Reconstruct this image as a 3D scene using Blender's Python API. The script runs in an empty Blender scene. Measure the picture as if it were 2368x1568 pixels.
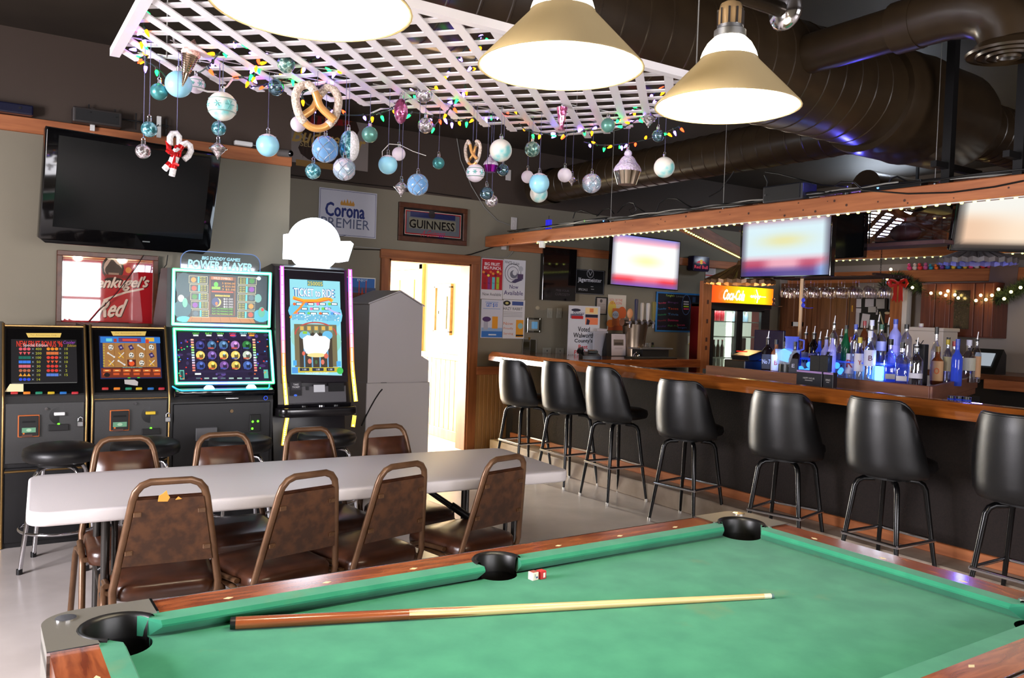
import bpy, bmesh, math, random
from mathutils import Vector, Matrix
rnd = random.Random(7)
PI = math.pi
R = math.radians
scene = bpy.context.scene
COL = scene.collection

# ------------------------------------------------------------------ camera
FPX, YAW, PIT, ROL, EYE = 1895.0, R(33.07), R(1.774), R(1.957), 1.531
_f = Vector((math.sin(YAW) * math.cos(PIT), math.cos(YAW) * math.cos(PIT), -math.sin(PIT)))
_r = Vector((math.cos(YAW), -math.sin(YAW), 0.0))
_u = _r.cross(_f)
CR = math.cos(ROL) * _r + math.sin(ROL) * _u
CU = -math.sin(ROL) * _r + math.cos(ROL) * _u
cam_data = bpy.data.cameras.new('camera')
cam = bpy.data.objects.new('camera', cam_data)
COL.objects.link(cam)
cam.matrix_world = Matrix(((CR.x, CU.x, -_f.x, 0), (CR.y, CU.y, -_f.y, 0), (CR.z, CU.z, -_f.z, EYE), (0, 0, 0, 1)))
cam_data.sensor_width = 36.0
cam_data.lens = FPX / 2368 * 36
cam_data.clip_start = 0.05
scene.camera = cam
OC = Vector((0, 0, EYE))


def ray(x, y):
    return _f + (x - 1184) / FPX * CR - (y - 784) / FPX * CU


def onX(x, y, v):
    d = ray(x, y); return OC + d * (v / d.x)


def onY(x, y, v):
    d = ray(x, y); return OC + d * (v / d.y)


def onZ(x, y, v):
    d = ray(x, y); return OC + d * ((v - EYE) / d.z)


# ------------------------------------------------------------------ view + light
scene.view_settings.view_transform = 'Standard'
scene.view_settings.look = 'None'
scene.view_settings.gamma = 1.0
scene.view_settings.use_curve_mapping = False
scene.view_settings.exposure = 0.0
scene.cycles.use_denoising = True
scene.cycles.max_bounces = 8
scene.cycles.diffuse_bounces = 4
scene.cycles.glossy_bounces = 4
scene.cycles.transparent_max_bounces = 16
scene.cycles.sample_clamp_indirect = 6.0
scene.cycles.caustics_reflective = False
scene.cycles.caustics_refractive = False

world = bpy.data.worlds.new('daylight')
scene.world = world
world.use_nodes = True
bg = world.node_tree.nodes['Background']
bg.inputs[0].default_value = (0.80, 0.88, 1.0, 1)
bg.inputs[1].default_value = 2.0


def light(name, kind, loc, energy, color, size=None, size_y=None, target=None, radius=None, spread=None):
    d = bpy.data.lights.new(name, kind)
    d.energy = energy; d.color = color
    if kind == 'AREA':
        d.shape = 'RECTANGLE'; d.size = size; d.size_y = size_y or size
        if spread: d.spread = spread
    elif radius is not None:
        d.shadow_soft_size = radius
    o = bpy.data.objects.new(name, d)
    COL.objects.link(o)
    o.location = loc
    if target is not None:
        v = Vector(target) - Vector(loc)
        o.rotation_euler = v.to_track_quat('-Z', 'Y').to_euler()
    return o


# daylight entering through the two windows of the street wall behind the camera, and the side window
WIN = [(-0.25, 1.92, 0.85, 2.25), (2.35, 4.3, 0.85, 2.25)]
for _i, (xa, xb, za, zb) in enumerate(WIN):
    light('window_daylight', 'AREA', ((xa + xb) / 2, -3.42, (za + zb) / 2), 120 if _i == 0 else 190, (0.98, 0.94, 0.98), xb - xa, zb - za, ((xa + xb) / 2, 5, (za + zb) / 2 - 0.6))
light('window_daylight', 'AREA', (-2.92, 2.8, 1.65), 430, (0.98, 0.94, 1.0), 1.9, 1.5, (6, 4.2, 0.7))
# daylight in the corridor behind the doorway
light('corridor_daylight', 'AREA', (3.75, 10.98, 1.1), 480, (1.0, 0.95, 0.88), 1.0, 1.9, (4.3, 7.0, 0.8))


# ------------------------------------------------------------------ materials
def lin(c):
    return tuple((v / 255 / 12.92) if v / 255 <= 0.04045 else ((v / 255 + 0.055) / 1.055) ** 2.4 for v in c[:3]) + (1.0,)


MATS = {}


def mat(name, c=(128, 128, 128), rough=0.5, metal=0.0, spec=None, emit=None, es=1.0, coat=0.0, bump=None, alpha=None):
    if name in MATS: return MATS[name]
    m = bpy.data.materials.new(name); m.use_nodes = True
    b = m.node_tree.nodes['Principled BSDF']
    b.inputs['Base Color'].default_value = lin(c)
    b.inputs['Roughness'].default_value = rough
    b.inputs['Metallic'].default_value = metal
    if spec is not None: b.inputs['Specular IOR Level'].default_value = spec
    if coat: b.inputs['Coat Weight'].default_value = coat; b.inputs['Coat Roughness'].default_value = 0.1
    if emit:
        b.inputs['Emission Color'].default_value = lin(emit); b.inputs['Emission Strength'].default_value = es
    if bump:
        nt = m.node_tree
        tc = nt.nodes.new('ShaderNodeTexCoord'); n = nt.nodes.new('ShaderNodeTexNoise'); bp = nt.nodes.new('ShaderNodeBump')
        n.inputs['Scale'].default_value = bump[0]; n.inputs['Detail'].default_value = 3
        bp.inputs['Strength'].default_value = bump[1]; bp.inputs['Distance'].default_value = 0.01
        nt.links.new(tc.outputs['Object'], n.inputs['Vector']); nt.links.new(n.outputs['Fac'], bp.inputs['Height'])
        nt.links.new(bp.outputs['Normal'], b.inputs['Normal'])
    MATS[name] = m
    return m


def emis(name, c, s):
    if name in MATS: return MATS[name]
    m = bpy.data.materials.new(name); m.use_nodes = True
    nt = m.node_tree; nt.nodes.clear()
    e = nt.nodes.new('ShaderNodeEmission'); o = nt.nodes.new('ShaderNodeOutputMaterial')
    e.inputs[0].default_value = lin(c); e.inputs[1].default_value = s
    nt.links.new(e.outputs[0], o.inputs[0])
    MATS[name] = m
    return m


def noisy(name, c1, c2, scale=5.0, stretch=(1, 1, 1), rough=0.5, metal=0.0, detail=6, lo=0.35, hi=0.65, bump=0.0, coat=0.0, dist=0.0, spec=None):
    """two colours mixed by a stretched noise: wood, felt, stone, vinyl"""
    if name in MATS: return MATS[name]
    m = mat(name, c1, rough, metal, coat=coat, spec=spec)
    nt = m.node_tree; b = nt.nodes['Principled BSDF']
    tc = nt.nodes.new('ShaderNodeTexCoord'); mp = nt.nodes.new('ShaderNodeMapping')
    n = nt.nodes.new('ShaderNodeTexNoise'); cr = nt.nodes.new('ShaderNodeValToRGB')
    mp.inputs['Scale'].default_value = stretch
    n.inputs['Scale'].default_value = scale; n.inputs['Detail'].default_value = detail
    n.inputs['Distortion'].default_value = dist
    cr.color_ramp.elements[0].position = lo; cr.color_ramp.elements[0].color = lin(c1)
    cr.color_ramp.elements[1].position = hi; cr.color_ramp.elements[1].color = lin(c2)
    nt.links.new(tc.outputs['Object'], mp.inputs['Vector']); nt.links.new(mp.outputs[0], n.inputs['Vector'])
    nt.links.new(n.outputs['Fac'], cr.inputs[0]); nt.links.new(cr.outputs[0], b.inputs['Base Color'])
    if bump:
        bp = nt.nodes.new('ShaderNodeBump'); bp.inputs['Strength'].default_value = bump; bp.inputs['Distance'].default_value = 0.01
        nt.links.new(n.outputs['Fac'], bp.inputs['Height']); nt.links.new(bp.outputs[0], b.inputs['Normal'])
    return m


def twotone(name, low, high, zsplit, rough=0.7):
    """painted wall: one paint below a height, another above it"""
    m = mat(name, low, rough)
    nt = m.node_tree; b = nt.nodes['Principled BSDF']
    g = nt.nodes.new('ShaderNodeNewGeometry'); s = nt.nodes.new('ShaderNodeSeparateXYZ')
    gt = nt.nodes.new('ShaderNodeMath'); gt.operation = 'GREATER_THAN'; gt.inputs[1].default_value = zsplit
    n = nt.nodes.new('ShaderNodeTexNoise'); n.inputs['Scale'].default_value = 2.5
    mx = nt.nodes.new('ShaderNodeMix'); mx.data_type = 'RGBA'
    m2 = nt.nodes.new('ShaderNodeMix'); m2.data_type = 'RGBA'; m2.inputs[0].default_value = 0.12; m2.blend_type = 'MULTIPLY'
    mx.inputs[6].default_value = lin(low); mx.inputs[7].default_value = lin(high)
    nt.links.new(g.outputs['Position'], s.inputs[0]); nt.links.new(s.outputs['Z'], gt.inputs[0])
    nt.links.new(gt.outputs[0], mx.inputs[0]); nt.links.new(mx.outputs[2], m2.inputs[6])
    nt.links.new(g.outputs['Position'], n.inputs['Vector']); nt.links.new(n.outputs['Fac'], m2.inputs[7])
    nt.links.new(m2.outputs[2], b.inputs['Base Color'])
    n2 = nt.nodes.new('ShaderNodeTexNoise'); n2.inputs['Scale'].default_value = 120; bp = nt.nodes.new('ShaderNodeBump')
    bp.inputs['Strength'].default_value = 0.08; bp.inputs['Distance'].default_value = 0.004
    nt.links.new(g.outputs['Position'], n2.inputs['Vector']); nt.links.new(n2.outputs['Fac'], bp.inputs['Height']); nt.links.new(bp.outputs[0], b.inputs['Normal'])
    return m


def clear(name, tint=(235, 240, 245), op=0.2, rough=0.03, emit=None, es=0.0):
    """thin clear glass or acrylic: mostly see-through, glossy at its edges"""
    if name in MATS: return MATS[name]
    m = bpy.data.materials.new(name); m.use_nodes = True
    nt = m.node_tree; nt.nodes.clear()
    o = nt.nodes.new('ShaderNodeOutputMaterial'); mx = nt.nodes.new('ShaderNodeMixShader')
    t = nt.nodes.new('ShaderNodeBsdfTransparent'); t.inputs[0].default_value = lin(tint)
    g = nt.nodes.new('ShaderNodeBsdfPrincipled' if op > 0.17 or emit else 'ShaderNodeBsdfGlossy')
    if g.type == 'BSDF_PRINCIPLED': g.inputs['Base Color'].default_value = lin(tint)
    else: g.inputs['Color'].default_value = (0.95, 0.95, 0.97, 1)
    g.inputs['Roughness'].default_value = rough
    if emit: g.inputs['Emission Color'].default_value = lin(emit); g.inputs['Emission Strength'].default_value = es
    lw = nt.nodes.new('ShaderNodeLayerWeight'); lw.inputs[0].default_value = 0.35
    mr = nt.nodes.new('ShaderNodeMapRange'); mr.inputs['To Min'].default_value = op; mr.inputs['To Max'].default_value = min(1, op + 0.55)
    nt.links.new(lw.outputs['Facing'], mr.inputs['Value']); nt.links.new(mr.outputs[0], mx.inputs[0])
    nt.links.new(t.outputs[0], mx.inputs[1]); nt.links.new(g.outputs[0], mx.inputs[2]); nt.links.new(mx.outputs[0], o.inputs[0])
    MATS[name] = m
    return m


def attr_mat(name, rough=0.5, emit=0.0, spec=0.3):
    if name in MATS: return MATS[name]
    m = bpy.data.materials.new(name); m.use_nodes = True
    nt = m.node_tree; b = nt.nodes['Principled BSDF']
    a = nt.nodes.new('ShaderNodeAttribute'); a.attribute_name = 'Col'
    b.inputs['Roughness'].default_value = rough; b.inputs['Specular IOR Level'].default_value = spec
    if emit:
        b.inputs['Base Color'].default_value = (0.01, 0.01, 0.01, 1)
        nt.links.new(a.outputs['Color'], b.inputs['Emission Color']); b.inputs['Emission Strength'].default_value = emit
    else:
        nt.links.new(a.outputs['Color'], b.inputs['Base Color'])
    MATS[name] = m
    return m


# ------------------------------------------------------------------ mesh helpers
def bx(bm, c, s, bev=0.0, seg=2, rot=None):
    """box with centre c and size s"""
    r = bmesh.ops.create_cube(bm, size=1.0)
    vs = r['verts']
    M = Matrix.Translation(Vector(c)) @ (rot.to_4x4() if rot else Matrix.Identity(4)) @ Matrix.Diagonal((s[0], s[1], s[2], 1))
    bmesh.ops.transform(bm, matrix=M, verts=vs)
    if bev > 0:
        es = list({e for v in vs for e in v.link_edges})
        bmesh.ops.bevel(bm, geom=es, offset=bev, segments=seg, profile=0.5, affect='EDGES', clamp_overlap=True)


def cyl(bm, p0, p1, r0, r1=None, n=12, caps=True):
    p0, p1 = Vector(p0), Vector(p1); r1 = r0 if r1 is None else r1
    d = (p1 - p0)
    q = d.to_track_quat('Z', 'Y')
    a, b = [], []
    for i in range(n):
        t = 2 * PI * i / n
        v = Vector((math.cos(t), math.sin(t), 0))
        a.append(bm.verts.new(p0 + q @ (v * r0))); b.append(bm.verts.new(p1 + q @ (v * r1)))
    for i in range(n):
        j = (i + 1) % n
        bm.faces.new((a[i], a[j], b[j], b[i]))
    if caps:
        bm.faces.new(a[::-1]); bm.faces.new(b)


def tube(bm, pts, r, n=8, closed=False, caps=True, sq=1.0):
    """tube along a polyline; sq flattens the section"""
    pts = [Vector(p) for p in pts]
    m = len(pts); rings = []
    up = None
    for i, p in enumerate(pts):
        if closed: t = (pts[(i + 1) % m] - pts[i - 1])
        elif i == 0: t = pts[1] - pts[0]
        elif i == m - 1: t = pts[-1] - pts[-2]
        else: t = (pts[i + 1] - p).normalized() + (p - pts[i - 1]).normalized()
        t.normalize()
        if up is None:
            up = Vector((0, 0, 1)) if abs(t.z) < 0.9 else Vector((0, 1, 0))
        sd = t.cross(up)
        if sd.length < 1e-5: sd = t.cross(Vector((1, 0, 0)))
        sd.normalize(); up = sd.cross(t).normalized()
        rr = r[i] if isinstance(r, (list, tuple)) else r
        rings.append([bm.verts.new(p + sd * (rr * math.cos(2 * PI * k / n)) + up * (rr * sq * math.sin(2 * PI * k / n))) for k in range(n)])
    for i in range(m if closed else m - 1):
        a, b = rings[i], rings[(i + 1) % m]
        for k in range(n):
            l = (k + 1) % n
            bm.faces.new((a[k], a[l], b[l], b[k]))
    if caps and not closed:
        bm.faces.new(rings[0][::-1]); bm.faces.new(rings[-1])


def lathe(bm, prof, n=16, c=(0, 0, 0), a0=0.0, a1=2 * PI, axis='Z'):
    """profile [(radius, height)] turned about Z (or X / Y)"""
    full = abs(a1 - a0 - 2 * PI) < 1e-6
    cols = []
    cnt = n if full else n + 1
    for i in range(cnt):
        t = a0 + (a1 - a0) * i / n
        col = []
        for (r, h) in prof:
            v = Vector((r * math.cos(t), r * math.sin(t), h))
            if axis == 'X': v = Vector((v.z, v.x, v.y))
            elif axis == 'Y': v = Vector((v.y, v.z, v.x))
            col.append(bm.verts.new(Vector(c) + v))
        cols.append(col)
    for i in range(n):
        a, b = cols[i], cols[(i + 1) % cnt]
        for k in range(len(prof) - 1):
            try: bm.faces.new((a[k], b[k], b[k + 1], a[k + 1]))
            except ValueError: pass
    bmesh.ops.remove_doubles(bm, verts=[v for c_ in cols for v in c_], dist=1e-5)


def ball(bm, c, r, n=12, sc=(1, 1, 1)):
    M = Matrix.Translation(Vector(c)) @ Matrix.Diagonal((sc[0], sc[1], sc[2], 1))
    bmesh.ops.create_uvsphere(bm, u_segments=n, v_segments=max(5, n * 2 // 3), radius=r, matrix=M)


def prism(bm, poly, h0, h1, plane='XY', bev=0.0, seg=2):
    """2D outline extruded: XY -> z from h0 to h1; YZ -> x from h0 to h1; XZ -> y"""
    def P3(p, h):
        if plane == 'XY': return Vector((p[0], p[1], h))
        if plane == 'YZ': return Vector((h, p[0], p[1]))
        return Vector((p[0], h, p[1]))
    a = [bm.verts.new(P3(p, h0)) for p in poly]; b = [bm.verts.new(P3(p, h1)) for p in poly]
    n = len(poly)
    fs = [bm.faces.new(a), bm.faces.new(b[::-1])]
    for i in range(n):
        j = (i + 1) % n
        fs.append(bm.faces.new((a[j], a[i], b[i], b[j])))
    bmesh.ops.recalc_face_normals(bm, faces=fs)
    if bev:
        es = [e for e in fs[0].edges] + [e for e in fs[1].edges]
        bmesh.ops.bevel(bm, geom=es, offset=bev, segments=seg, profile=0.5, affect='EDGES')


def rrect(w, h, r, n=5, cx=0, cy=0):
    """rounded rectangle outline"""
    out = []
    for (sx, sy, a) in ((1, 1, 0), (-1, 1, 90), (-1, -1, 180), (1, -1, 270)):
        for i in range(n + 1):
            t = R(a + 90 * i / n)
            out.append((cx + sx * (w / 2 - r) + r * math.cos(t), cy + sy * (h / 2 - r) + r * math.sin(t)))
    return out


def arc(cx, cy, r, a0, a1, n=8):
    return [(cx + r * math.cos(R(a0 + (a1 - a0) * i / n)), cy + r * math.sin(R(a0 + (a1 - a0) * i / n))) for i in range(n + 1)]


def obj(name, bm, m, parent=None, smooth=None, loc=None, rot=None):
    me = bpy.data.meshes.new(name)
    if isinstance(bm, bmesh.types.BMesh):
        bm.to_mesh(me); bm.free()
    else:
        me.from_pydata(*bm)
    o = bpy.data.objects.new(name, me)
    COL.objects.link(o)
    for mm in (m if isinstance(m, (list, tuple)) else [m]):
        me.materials.append(mm)
    if smooth is not None:
        me.polygons.foreach_set('use_smooth', [True] * len(me.polygons))
        if smooth < 180:
            try: me.set_sharp_from_angle(angle=R(smooth))
            except Exception: pass
    if parent is not None: o.parent = parent
    if loc is not None: o.location = loc
    if rot is not None: o.rotation_euler = rot
    return o


def tag(o, label, cat, group=None):
    o['label'] = label; o['category'] = cat
    if group: o['group'] = group
    return o


def thing(name, label, cat, loc=(0, 0, 0), rz=0.0, group=None, rot=None):
    o = bpy.data.objects.new(name, None)
    o.empty_display_size = 0.1
    COL.objects.link(o)
    o.location = loc; o.rotation_euler = rot if rot else (0, 0, rz)
    return tag(o, label, cat, group)


def struct(name, bm, m, smooth=None, parent=None, loc=None):
    o = obj(name, bm, m, parent, smooth, loc)
    if parent is None: o['kind'] = 'structure'
    return o


def dup(root, loc=None, rz=None, label=None, group=None):
    r = root.copy(); COL.objects.link(r)
    if loc is not None: r.location = loc
    if rz is not None: r.rotation_euler = (root.rotation_euler[0], root.rotation_euler[1], rz)
    if label: r['label'] = label
    if group: r['group'] = group
    for ch in list(root.children):
        c = ch.copy(); COL.objects.link(c); c.parent = r
        for g in list(ch.children):
            d = g.copy(); COL.objects.link(d); d.parent = c
    return r


B = bmesh.new
WALL_Y = (PI / 2, 0, 0)          # a flat thing facing -Y: local x = right, y = up, z = out
WALL_X = (PI / 2, 0, -PI / 2)    # facing -X

# ------------------------------------------------------------------ flat print (signs, screens, posters)
_TXT = {}


def text_geo(s):
    if s in _TXT: return _TXT[s]
    cu = bpy.data.curves.new('lettering', 'FONT'); cu.body = s; cu.size = 1.0; cu.resolution_u = 2
    o = bpy.data.objects.new('lettering', cu)
    me = o.to_mesh()
    vs = [(v.co.x, v.co.y) for v in me.vertices]; fs = [tuple(p.vertices) for p in me.polygons]
    o.to_mesh_clear(); bpy.data.objects.remove(o); bpy.data.curves.remove(cu)
    _TXT[s] = (vs, fs)
    return _TXT[s]


class Print:
    def __init__(self): self.v = []; self.f = []; self.c = []; self.k = 0

    def add(self, vs, fs, col):
        b = len(self.v); self.k += 1; z = 0.0004 + self.k * 0.00003
        self.v += [(x, y, z) for x, y in vs]; self.f += [tuple(b + i for i in f) for f in fs]
        self.c += [lin(col)] * len(fs)
        return self

    def poly(self, pts, col): return self.add(pts, [tuple(range(len(pts)))], col)

    def rect(self, cx, cy, w, h, col): return self.poly([(cx - w / 2, cy - h / 2), (cx + w / 2, cy - h / 2), (cx + w / 2, cy + h / 2), (cx - w / 2, cy + h / 2)], col)

    def ell(self, cx, cy, rx, ry, col, n=16): return self.poly([(cx + rx * math.cos(2 * PI * i / n), cy + ry * math.sin(2 * PI * i / n)) for i in range(n)], col)

    def ring(self, cx, cy, rx, ry, wd, col, n=24, a0=0, a1=360):
        vs = []; fs = []
        for i in range(n + 1):
            t = R(a0 + (a1 - a0) * i / n)
            vs += [(cx + rx * math.cos(t), cy + ry * math.sin(t)), (cx + (rx - wd) * math.cos(t), cy + (ry - wd) * math.sin(t))]
            if i < n: fs.append((2 * i, 2 * i + 2, 2 * i + 3, 2 * i + 1))
        return self.add(vs, fs, col)

    def line(self, pts, w, col):
        for (x0, y0), (x1, y1) in zip(pts[:-1], pts[1:]):
            d = Vector((x1 - x0, y1 - y0)); 
            if d.length < 1e-6: continue
            n = Vector((-d.y, d.x)).normalized() * w / 2; e = d.normalized() * w * 0.3
            self.poly([(x0 - e.x + n.x, y0 - e.y + n.y), (x0 - e.x - n.x, y0 - e.y - n.y), (x1 + e.x - n.x, y1 + e.y - n.y), (x1 + e.x + n.x, y1 + e.y + n.y)], col)
        return self

    def frame(self, cx, cy, w, h, t, col):
        self.rect(cx, cy + h / 2 - t / 2, w, t, col); self.rect(cx, cy - h / 2 + t / 2, w, t, col)
        self.rect(cx - w / 2 + t / 2, cy, t, h - 2 * t, col); return self.rect(cx + w / 2 - t / 2, cy, t, h - 2 * t, col)

    def text(self, s, cx, cy, h, col, w=None, shear=0.0, slope=0.0, bold=0.0):
        vs, fs = text_geo(s)
        if not vs: return self
        x0 = min(v[0] for v in vs); x1 = max(v[0] for v in vs); y0 = min(v[1] for v in vs); y1 = max(v[1] for v in vs)
        ky = h / max(y1 - y0, 1e-6); kx = (w / (x1 - x0)) if w else ky
        def tr(v, dx=0, dy=0):
            x = (v[0] - (x0 + x1) / 2) * kx; y = (v[1] - (y0 + y1) / 2) * ky
            return (cx + x + shear * y + dx, cy + y + slope * x + dy)
        if bold:
            for dx, dy in ((bold, 0), (-bold, 0), (0, bold), (0, -bold)): self.add([tr(v, dx, dy) for v in vs], fs, col)
        return self.add([tr(v) for v in vs], fs, col)

    def build(self, name, m, parent=None, loc=(0, 0, 0)):
        o = obj(name, (self.v, [], self.f), m, parent, loc=loc)
        a = o.data.color_attributes.new('Col', 'FLOAT_COLOR', 'CORNER')
        buf = []
        for f, c in zip(self.f, self.c): buf += list(c) * len(f)
        a.data.foreach_set('color', buf)
        return o


def blur_screen(name, w, h, fn, m, parent, loc=(0, 0, 0), nx=24, ny=16):
    """screen picture out of smooth colours: fn(u, v) -> rgb 0..255"""
    vs = []; cs = []; fs = []
    for j in range(ny + 1):
        for i in range(nx + 1):
            vs.append(((i / nx - 0.5) * w, (j / ny - 0.5) * h, 0.001)); cs.append(lin(fn(i / nx, j / ny)))
    for j in range(ny):
        for i in range(nx):
            a = j * (nx + 1) + i; fs.append((a, a + 1, a + nx + 2, a + nx + 1))
    o = obj(name, (vs, [], fs), m, parent, loc=loc)
    a = o.data.color_attributes.new('Col', 'FLOAT_COLOR', 'POINT')
    a.data.foreach_set('color', [x for c in cs for x in c])
    return o


PAPER = attr_mat('printed_paper', 0.6)
GLOSSY_PRINT = attr_mat('glossy_print', 0.12, spec=0.5)
SCREEN = attr_mat('lit_screen', 0.2, emit=0.9)
SCREEN_HI = attr_mat('bright_screen', 0.2, emit=1.15)

# ------------------------------------------------------------------ shared materials
WOOD_BAR = noisy('varnished_bar_wood', (112, 58, 20), (150, 84, 32), 6, (6, 0.6, 6), 0.12, coat=0.6, lo=0.3, hi=0.7)
WOOD_RAIL = noisy('reddish_pool_rail_wood', (112, 50, 28), (172, 96, 56), 7, (0.9, 6, 6), 0.2, coat=0.5, dist=0.8, lo=0.3, hi=0.68)
WOOD_RAILX = noisy('reddish_pool_end_rail_wood', (112, 50, 28), (172, 96, 56), 7, (6, 0.9, 6), 0.2, coat=0.5, dist=0.8, lo=0.3, hi=0.68)
CEDAR_Y = noisy('knotty_cedar_beam', (150, 84, 46), (184, 112, 66), 4, (8, 0.7, 8), 0.55, lo=0.3, hi=0.7)
CEDAR_X = noisy('knotty_cedar_board', (150, 84, 46), (184, 112, 66), 4, (0.7, 8, 8), 0.55, lo=0.3, hi=0.7)
CEDAR_Z = noisy('knotty_cedar_upright', (142, 82, 42), (178, 110, 60), 4, (8, 8, 0.7), 0.55, lo=0.3, hi=0.7)
KNOT = mat('dark_knot', (72, 36, 20), 0.6)
BLACK = mat('black_plastic', (14, 14, 15), 0.35)
BLACKM = mat('matte_black', (16, 15, 15), 0.65)
CHROME = mat('chrome', (215, 215, 220), 0.12, 1.0)
STEEL = mat('brushed_steel', (160, 160, 160), 0.35, 1.0)
WHITE = mat('white_plastic', (225, 224, 220), 0.45)
CABLE = mat('black_cable', (18, 17, 17), 0.5)
CABLE_W = mat('grey_cable', (150, 148, 142), 0.5)
GLASS = clear('clear_glass')

# ================================================================== the room
PAINT = twotone('grey_green_and_brown_wall_paint', (134, 126, 108), (64, 50, 40), 2.765)
PAINT_R = twotone('pale_grey_and_brown_wall_paint', (158, 148, 140), (120, 110, 98), 2.32)
CEILP = noisy('dark_brown_ceiling_paint', (44, 37, 30), (52, 44, 36), 3, rough=0.55)
FLOOR = noisy('polished_grey_concrete', (198, 188, 182), (222, 212, 206), 2.2, rough=0.24, lo=0.3, hi=0.7, detail=8, spec=0.6)
HALLP = mat('cream_corridor_paint', (216, 212, 178), 0.7)
DUCT = noisy('dark_brown_duct_paint', (42, 31, 19), (50, 38, 24), 6, rough=0.3, spec=0.5)

bm = B(); bx(bm, (3.4, 3.8, -0.05), (12.8, 14.6, 0.1)); struct('floor', bm, FLOOR)
bm = B(); bx(bm, (3.4, 3.8, 3.45), (12.8, 14.6, 0.1)); struct('ceiling', bm, CEILP)
# wall with the doorway
bm = B()
bx(bm, (2.85, 7.93, 1.7), (1.4, 0.16, 3.4)); bx(bm, (7.165, 7.93, 1.7), (5.27, 0.16, 3.4)); bx(bm, (4.04, 7.93, 2.73), (0.98, 0.16, 1.34))
struct('wall_back', bm, PAINT)
# projecting wall behind the game machines
bm = B(); bx(bm, (-0.4, 7.37, 1.7), (5.1, 1.24, 3.4)); struct('wall_left', bm, PAINT)
bm = B(); bx(bm, (9.78, 2.3, 1.7), (0.16, 11.4, 3.4)); struct('wall_right', bm, PAINT_R)
# street wall behind the camera, with two windows
bm = B()
xs = [-2.95, WIN[0][0], WIN[0][1], WIN[1][0], WIN[1][1], 9.7]
for a, b_ in ((0, 1), (2, 3), (4, 5)): bx(bm, ((xs[a] + xs[b_]) / 2, -3.3, 1.7), (xs[b_] - xs[a], 0.16, 3.4))
for (xa, xb, za, zb) in WIN:
    bx(bm, ((xa + xb) / 2, -3.3, za / 2), (xb - xa, 0.16, za)); bx(bm, ((xa + xb) / 2, -3.3, (zb + 3.4) / 2), (xb - xa, 0.16, 3.4 - zb))
struct('wall_front', bm, PAINT)
bm = B()
bx(bm, (-2.87, -0.75, 1.7), (0.16, 5.2, 3.4)); bx(bm, (-2.87, 5.25, 1.7), (0.16, 3.0, 3.4))
bx(bm, (-2.87, 2.8, 0.45), (0.16, 1.9, 0.9)); bx(bm, (-2.87, 2.8, 2.9), (0.16, 1.9, 1.0))
struct('wall_side', bm, PAINT)
for k, (xa, xb, za, zb) in enumerate(WIN):
    bm = B(); xm = (xa + xb) / 2; zm = (za + zb) / 2
    for x in (xa + 0.03, xm, xb - 0.03): bx(bm, (x, -3.3, zm), (0.06, 0.08, zb - za))
    for z in (za + 0.03, zm, zb - 0.03): bx(bm, (xm, -3.3, z), (xb - xa, 0.07, 0.05))
    struct('window_%d' % (k + 1), bm, WHITE)
bm = B()
for y in (1.88, 2.8, 3.72): bx(bm, (-2.87, y, 1.65), (0.08, 0.06, 1.5))
for z in (0.93, 2.37): bx(bm, (-2.87, 2.8, z), (0.07, 1.9, 0.06))
struct('window_3', bm, WHITE)

# corridor behind the doorway
bm = B(); bx(bm, (4.83, 9.6, 1.3), (0.16, 3.1, 2.6)); bx(bm, (3.1, 9.6, 1.3), (0.16, 3.1, 2.6)); bx(bm, (3.96, 11.1, 1.3), (1.9, 0.12, 2.6))
struct('wall_corridor', bm, HALLP)
bm = B(); bx(bm, (3.96, 9.6, 2.63), (1.9, 3.1, 0.08)); struct('ceiling_corridor', bm, HALLP)
BEAD = noisy('pale_pine_beadboard', (214, 178, 122), (228, 196, 146), 3, (6, 6, 0.7), 0.5)
HPINE = noisy('warm_pine_door', (208, 156, 98), (222, 174, 118), 3, (6, 6, 0.6), 0.45)
rt = struct('trim_4', (lambda b_: (bx(b_, (4.725, 8.65, 0.985), (0.05, 1.35, 0.07), 0.008), b_)[1])(B()), HPINE)
bmp = B(); bx(bmp, (0, 0, 0.5), (0.03, 0.115, 0.9), 0.006, 1)
pm = None
for k in range(11):
    if pm is None:
        po = obj('beadboard_plank', bmp, BEAD, rt, loc=(4.735, 8.04 + k * 0.12, 0)); pm = po
    else:
        po = pm.copy(); COL.objects.link(po); po.location = (4.735, 8.04 + k * 0.12, 0)
bm = B(); bx(bm, (4.72, 8.65, 0.06), (0.04, 1.35, 0.12), 0.006); o_ = obj('baseboard', bm, HPINE, rt)
# door in the corridor's right wall
bm = B()
bx(bm, (4.73, 9.40, 1.06), (0.06, 0.09, 2.12)); bx(bm, (4.73, 10.52, 1.06), (0.06, 0.09, 2.12)); bx(bm, (4.73, 9.96, 2.12), (0.06, 1.2, 0.12))
dr = struct('door_1', bm, HPINE)
bm = B(); bx(bm, (4.735, 9.96, 1.03), (0.035, 1.02, 2.05)); obj('door_slab', bm, HPINE, dr)
for (y, z, w, h) in ((9.74, 1.62, 0.3, 0.62), (10.18, 1.62, 0.3, 0.62), (9.74, 0.8, 0.3, 0.7), (10.18, 0.8, 0.3, 0.7)):
    bm = B(); bx(bm, (4.715, y, z), (0.02, w, h), 0.009, 2); obj('door_panel', bm, HPINE, dr)
bm = B(); ball(bm, (4.68, 9.52, 1.0), 0.03); obj('door_knob', bm, STEEL, dr, 180)
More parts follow.
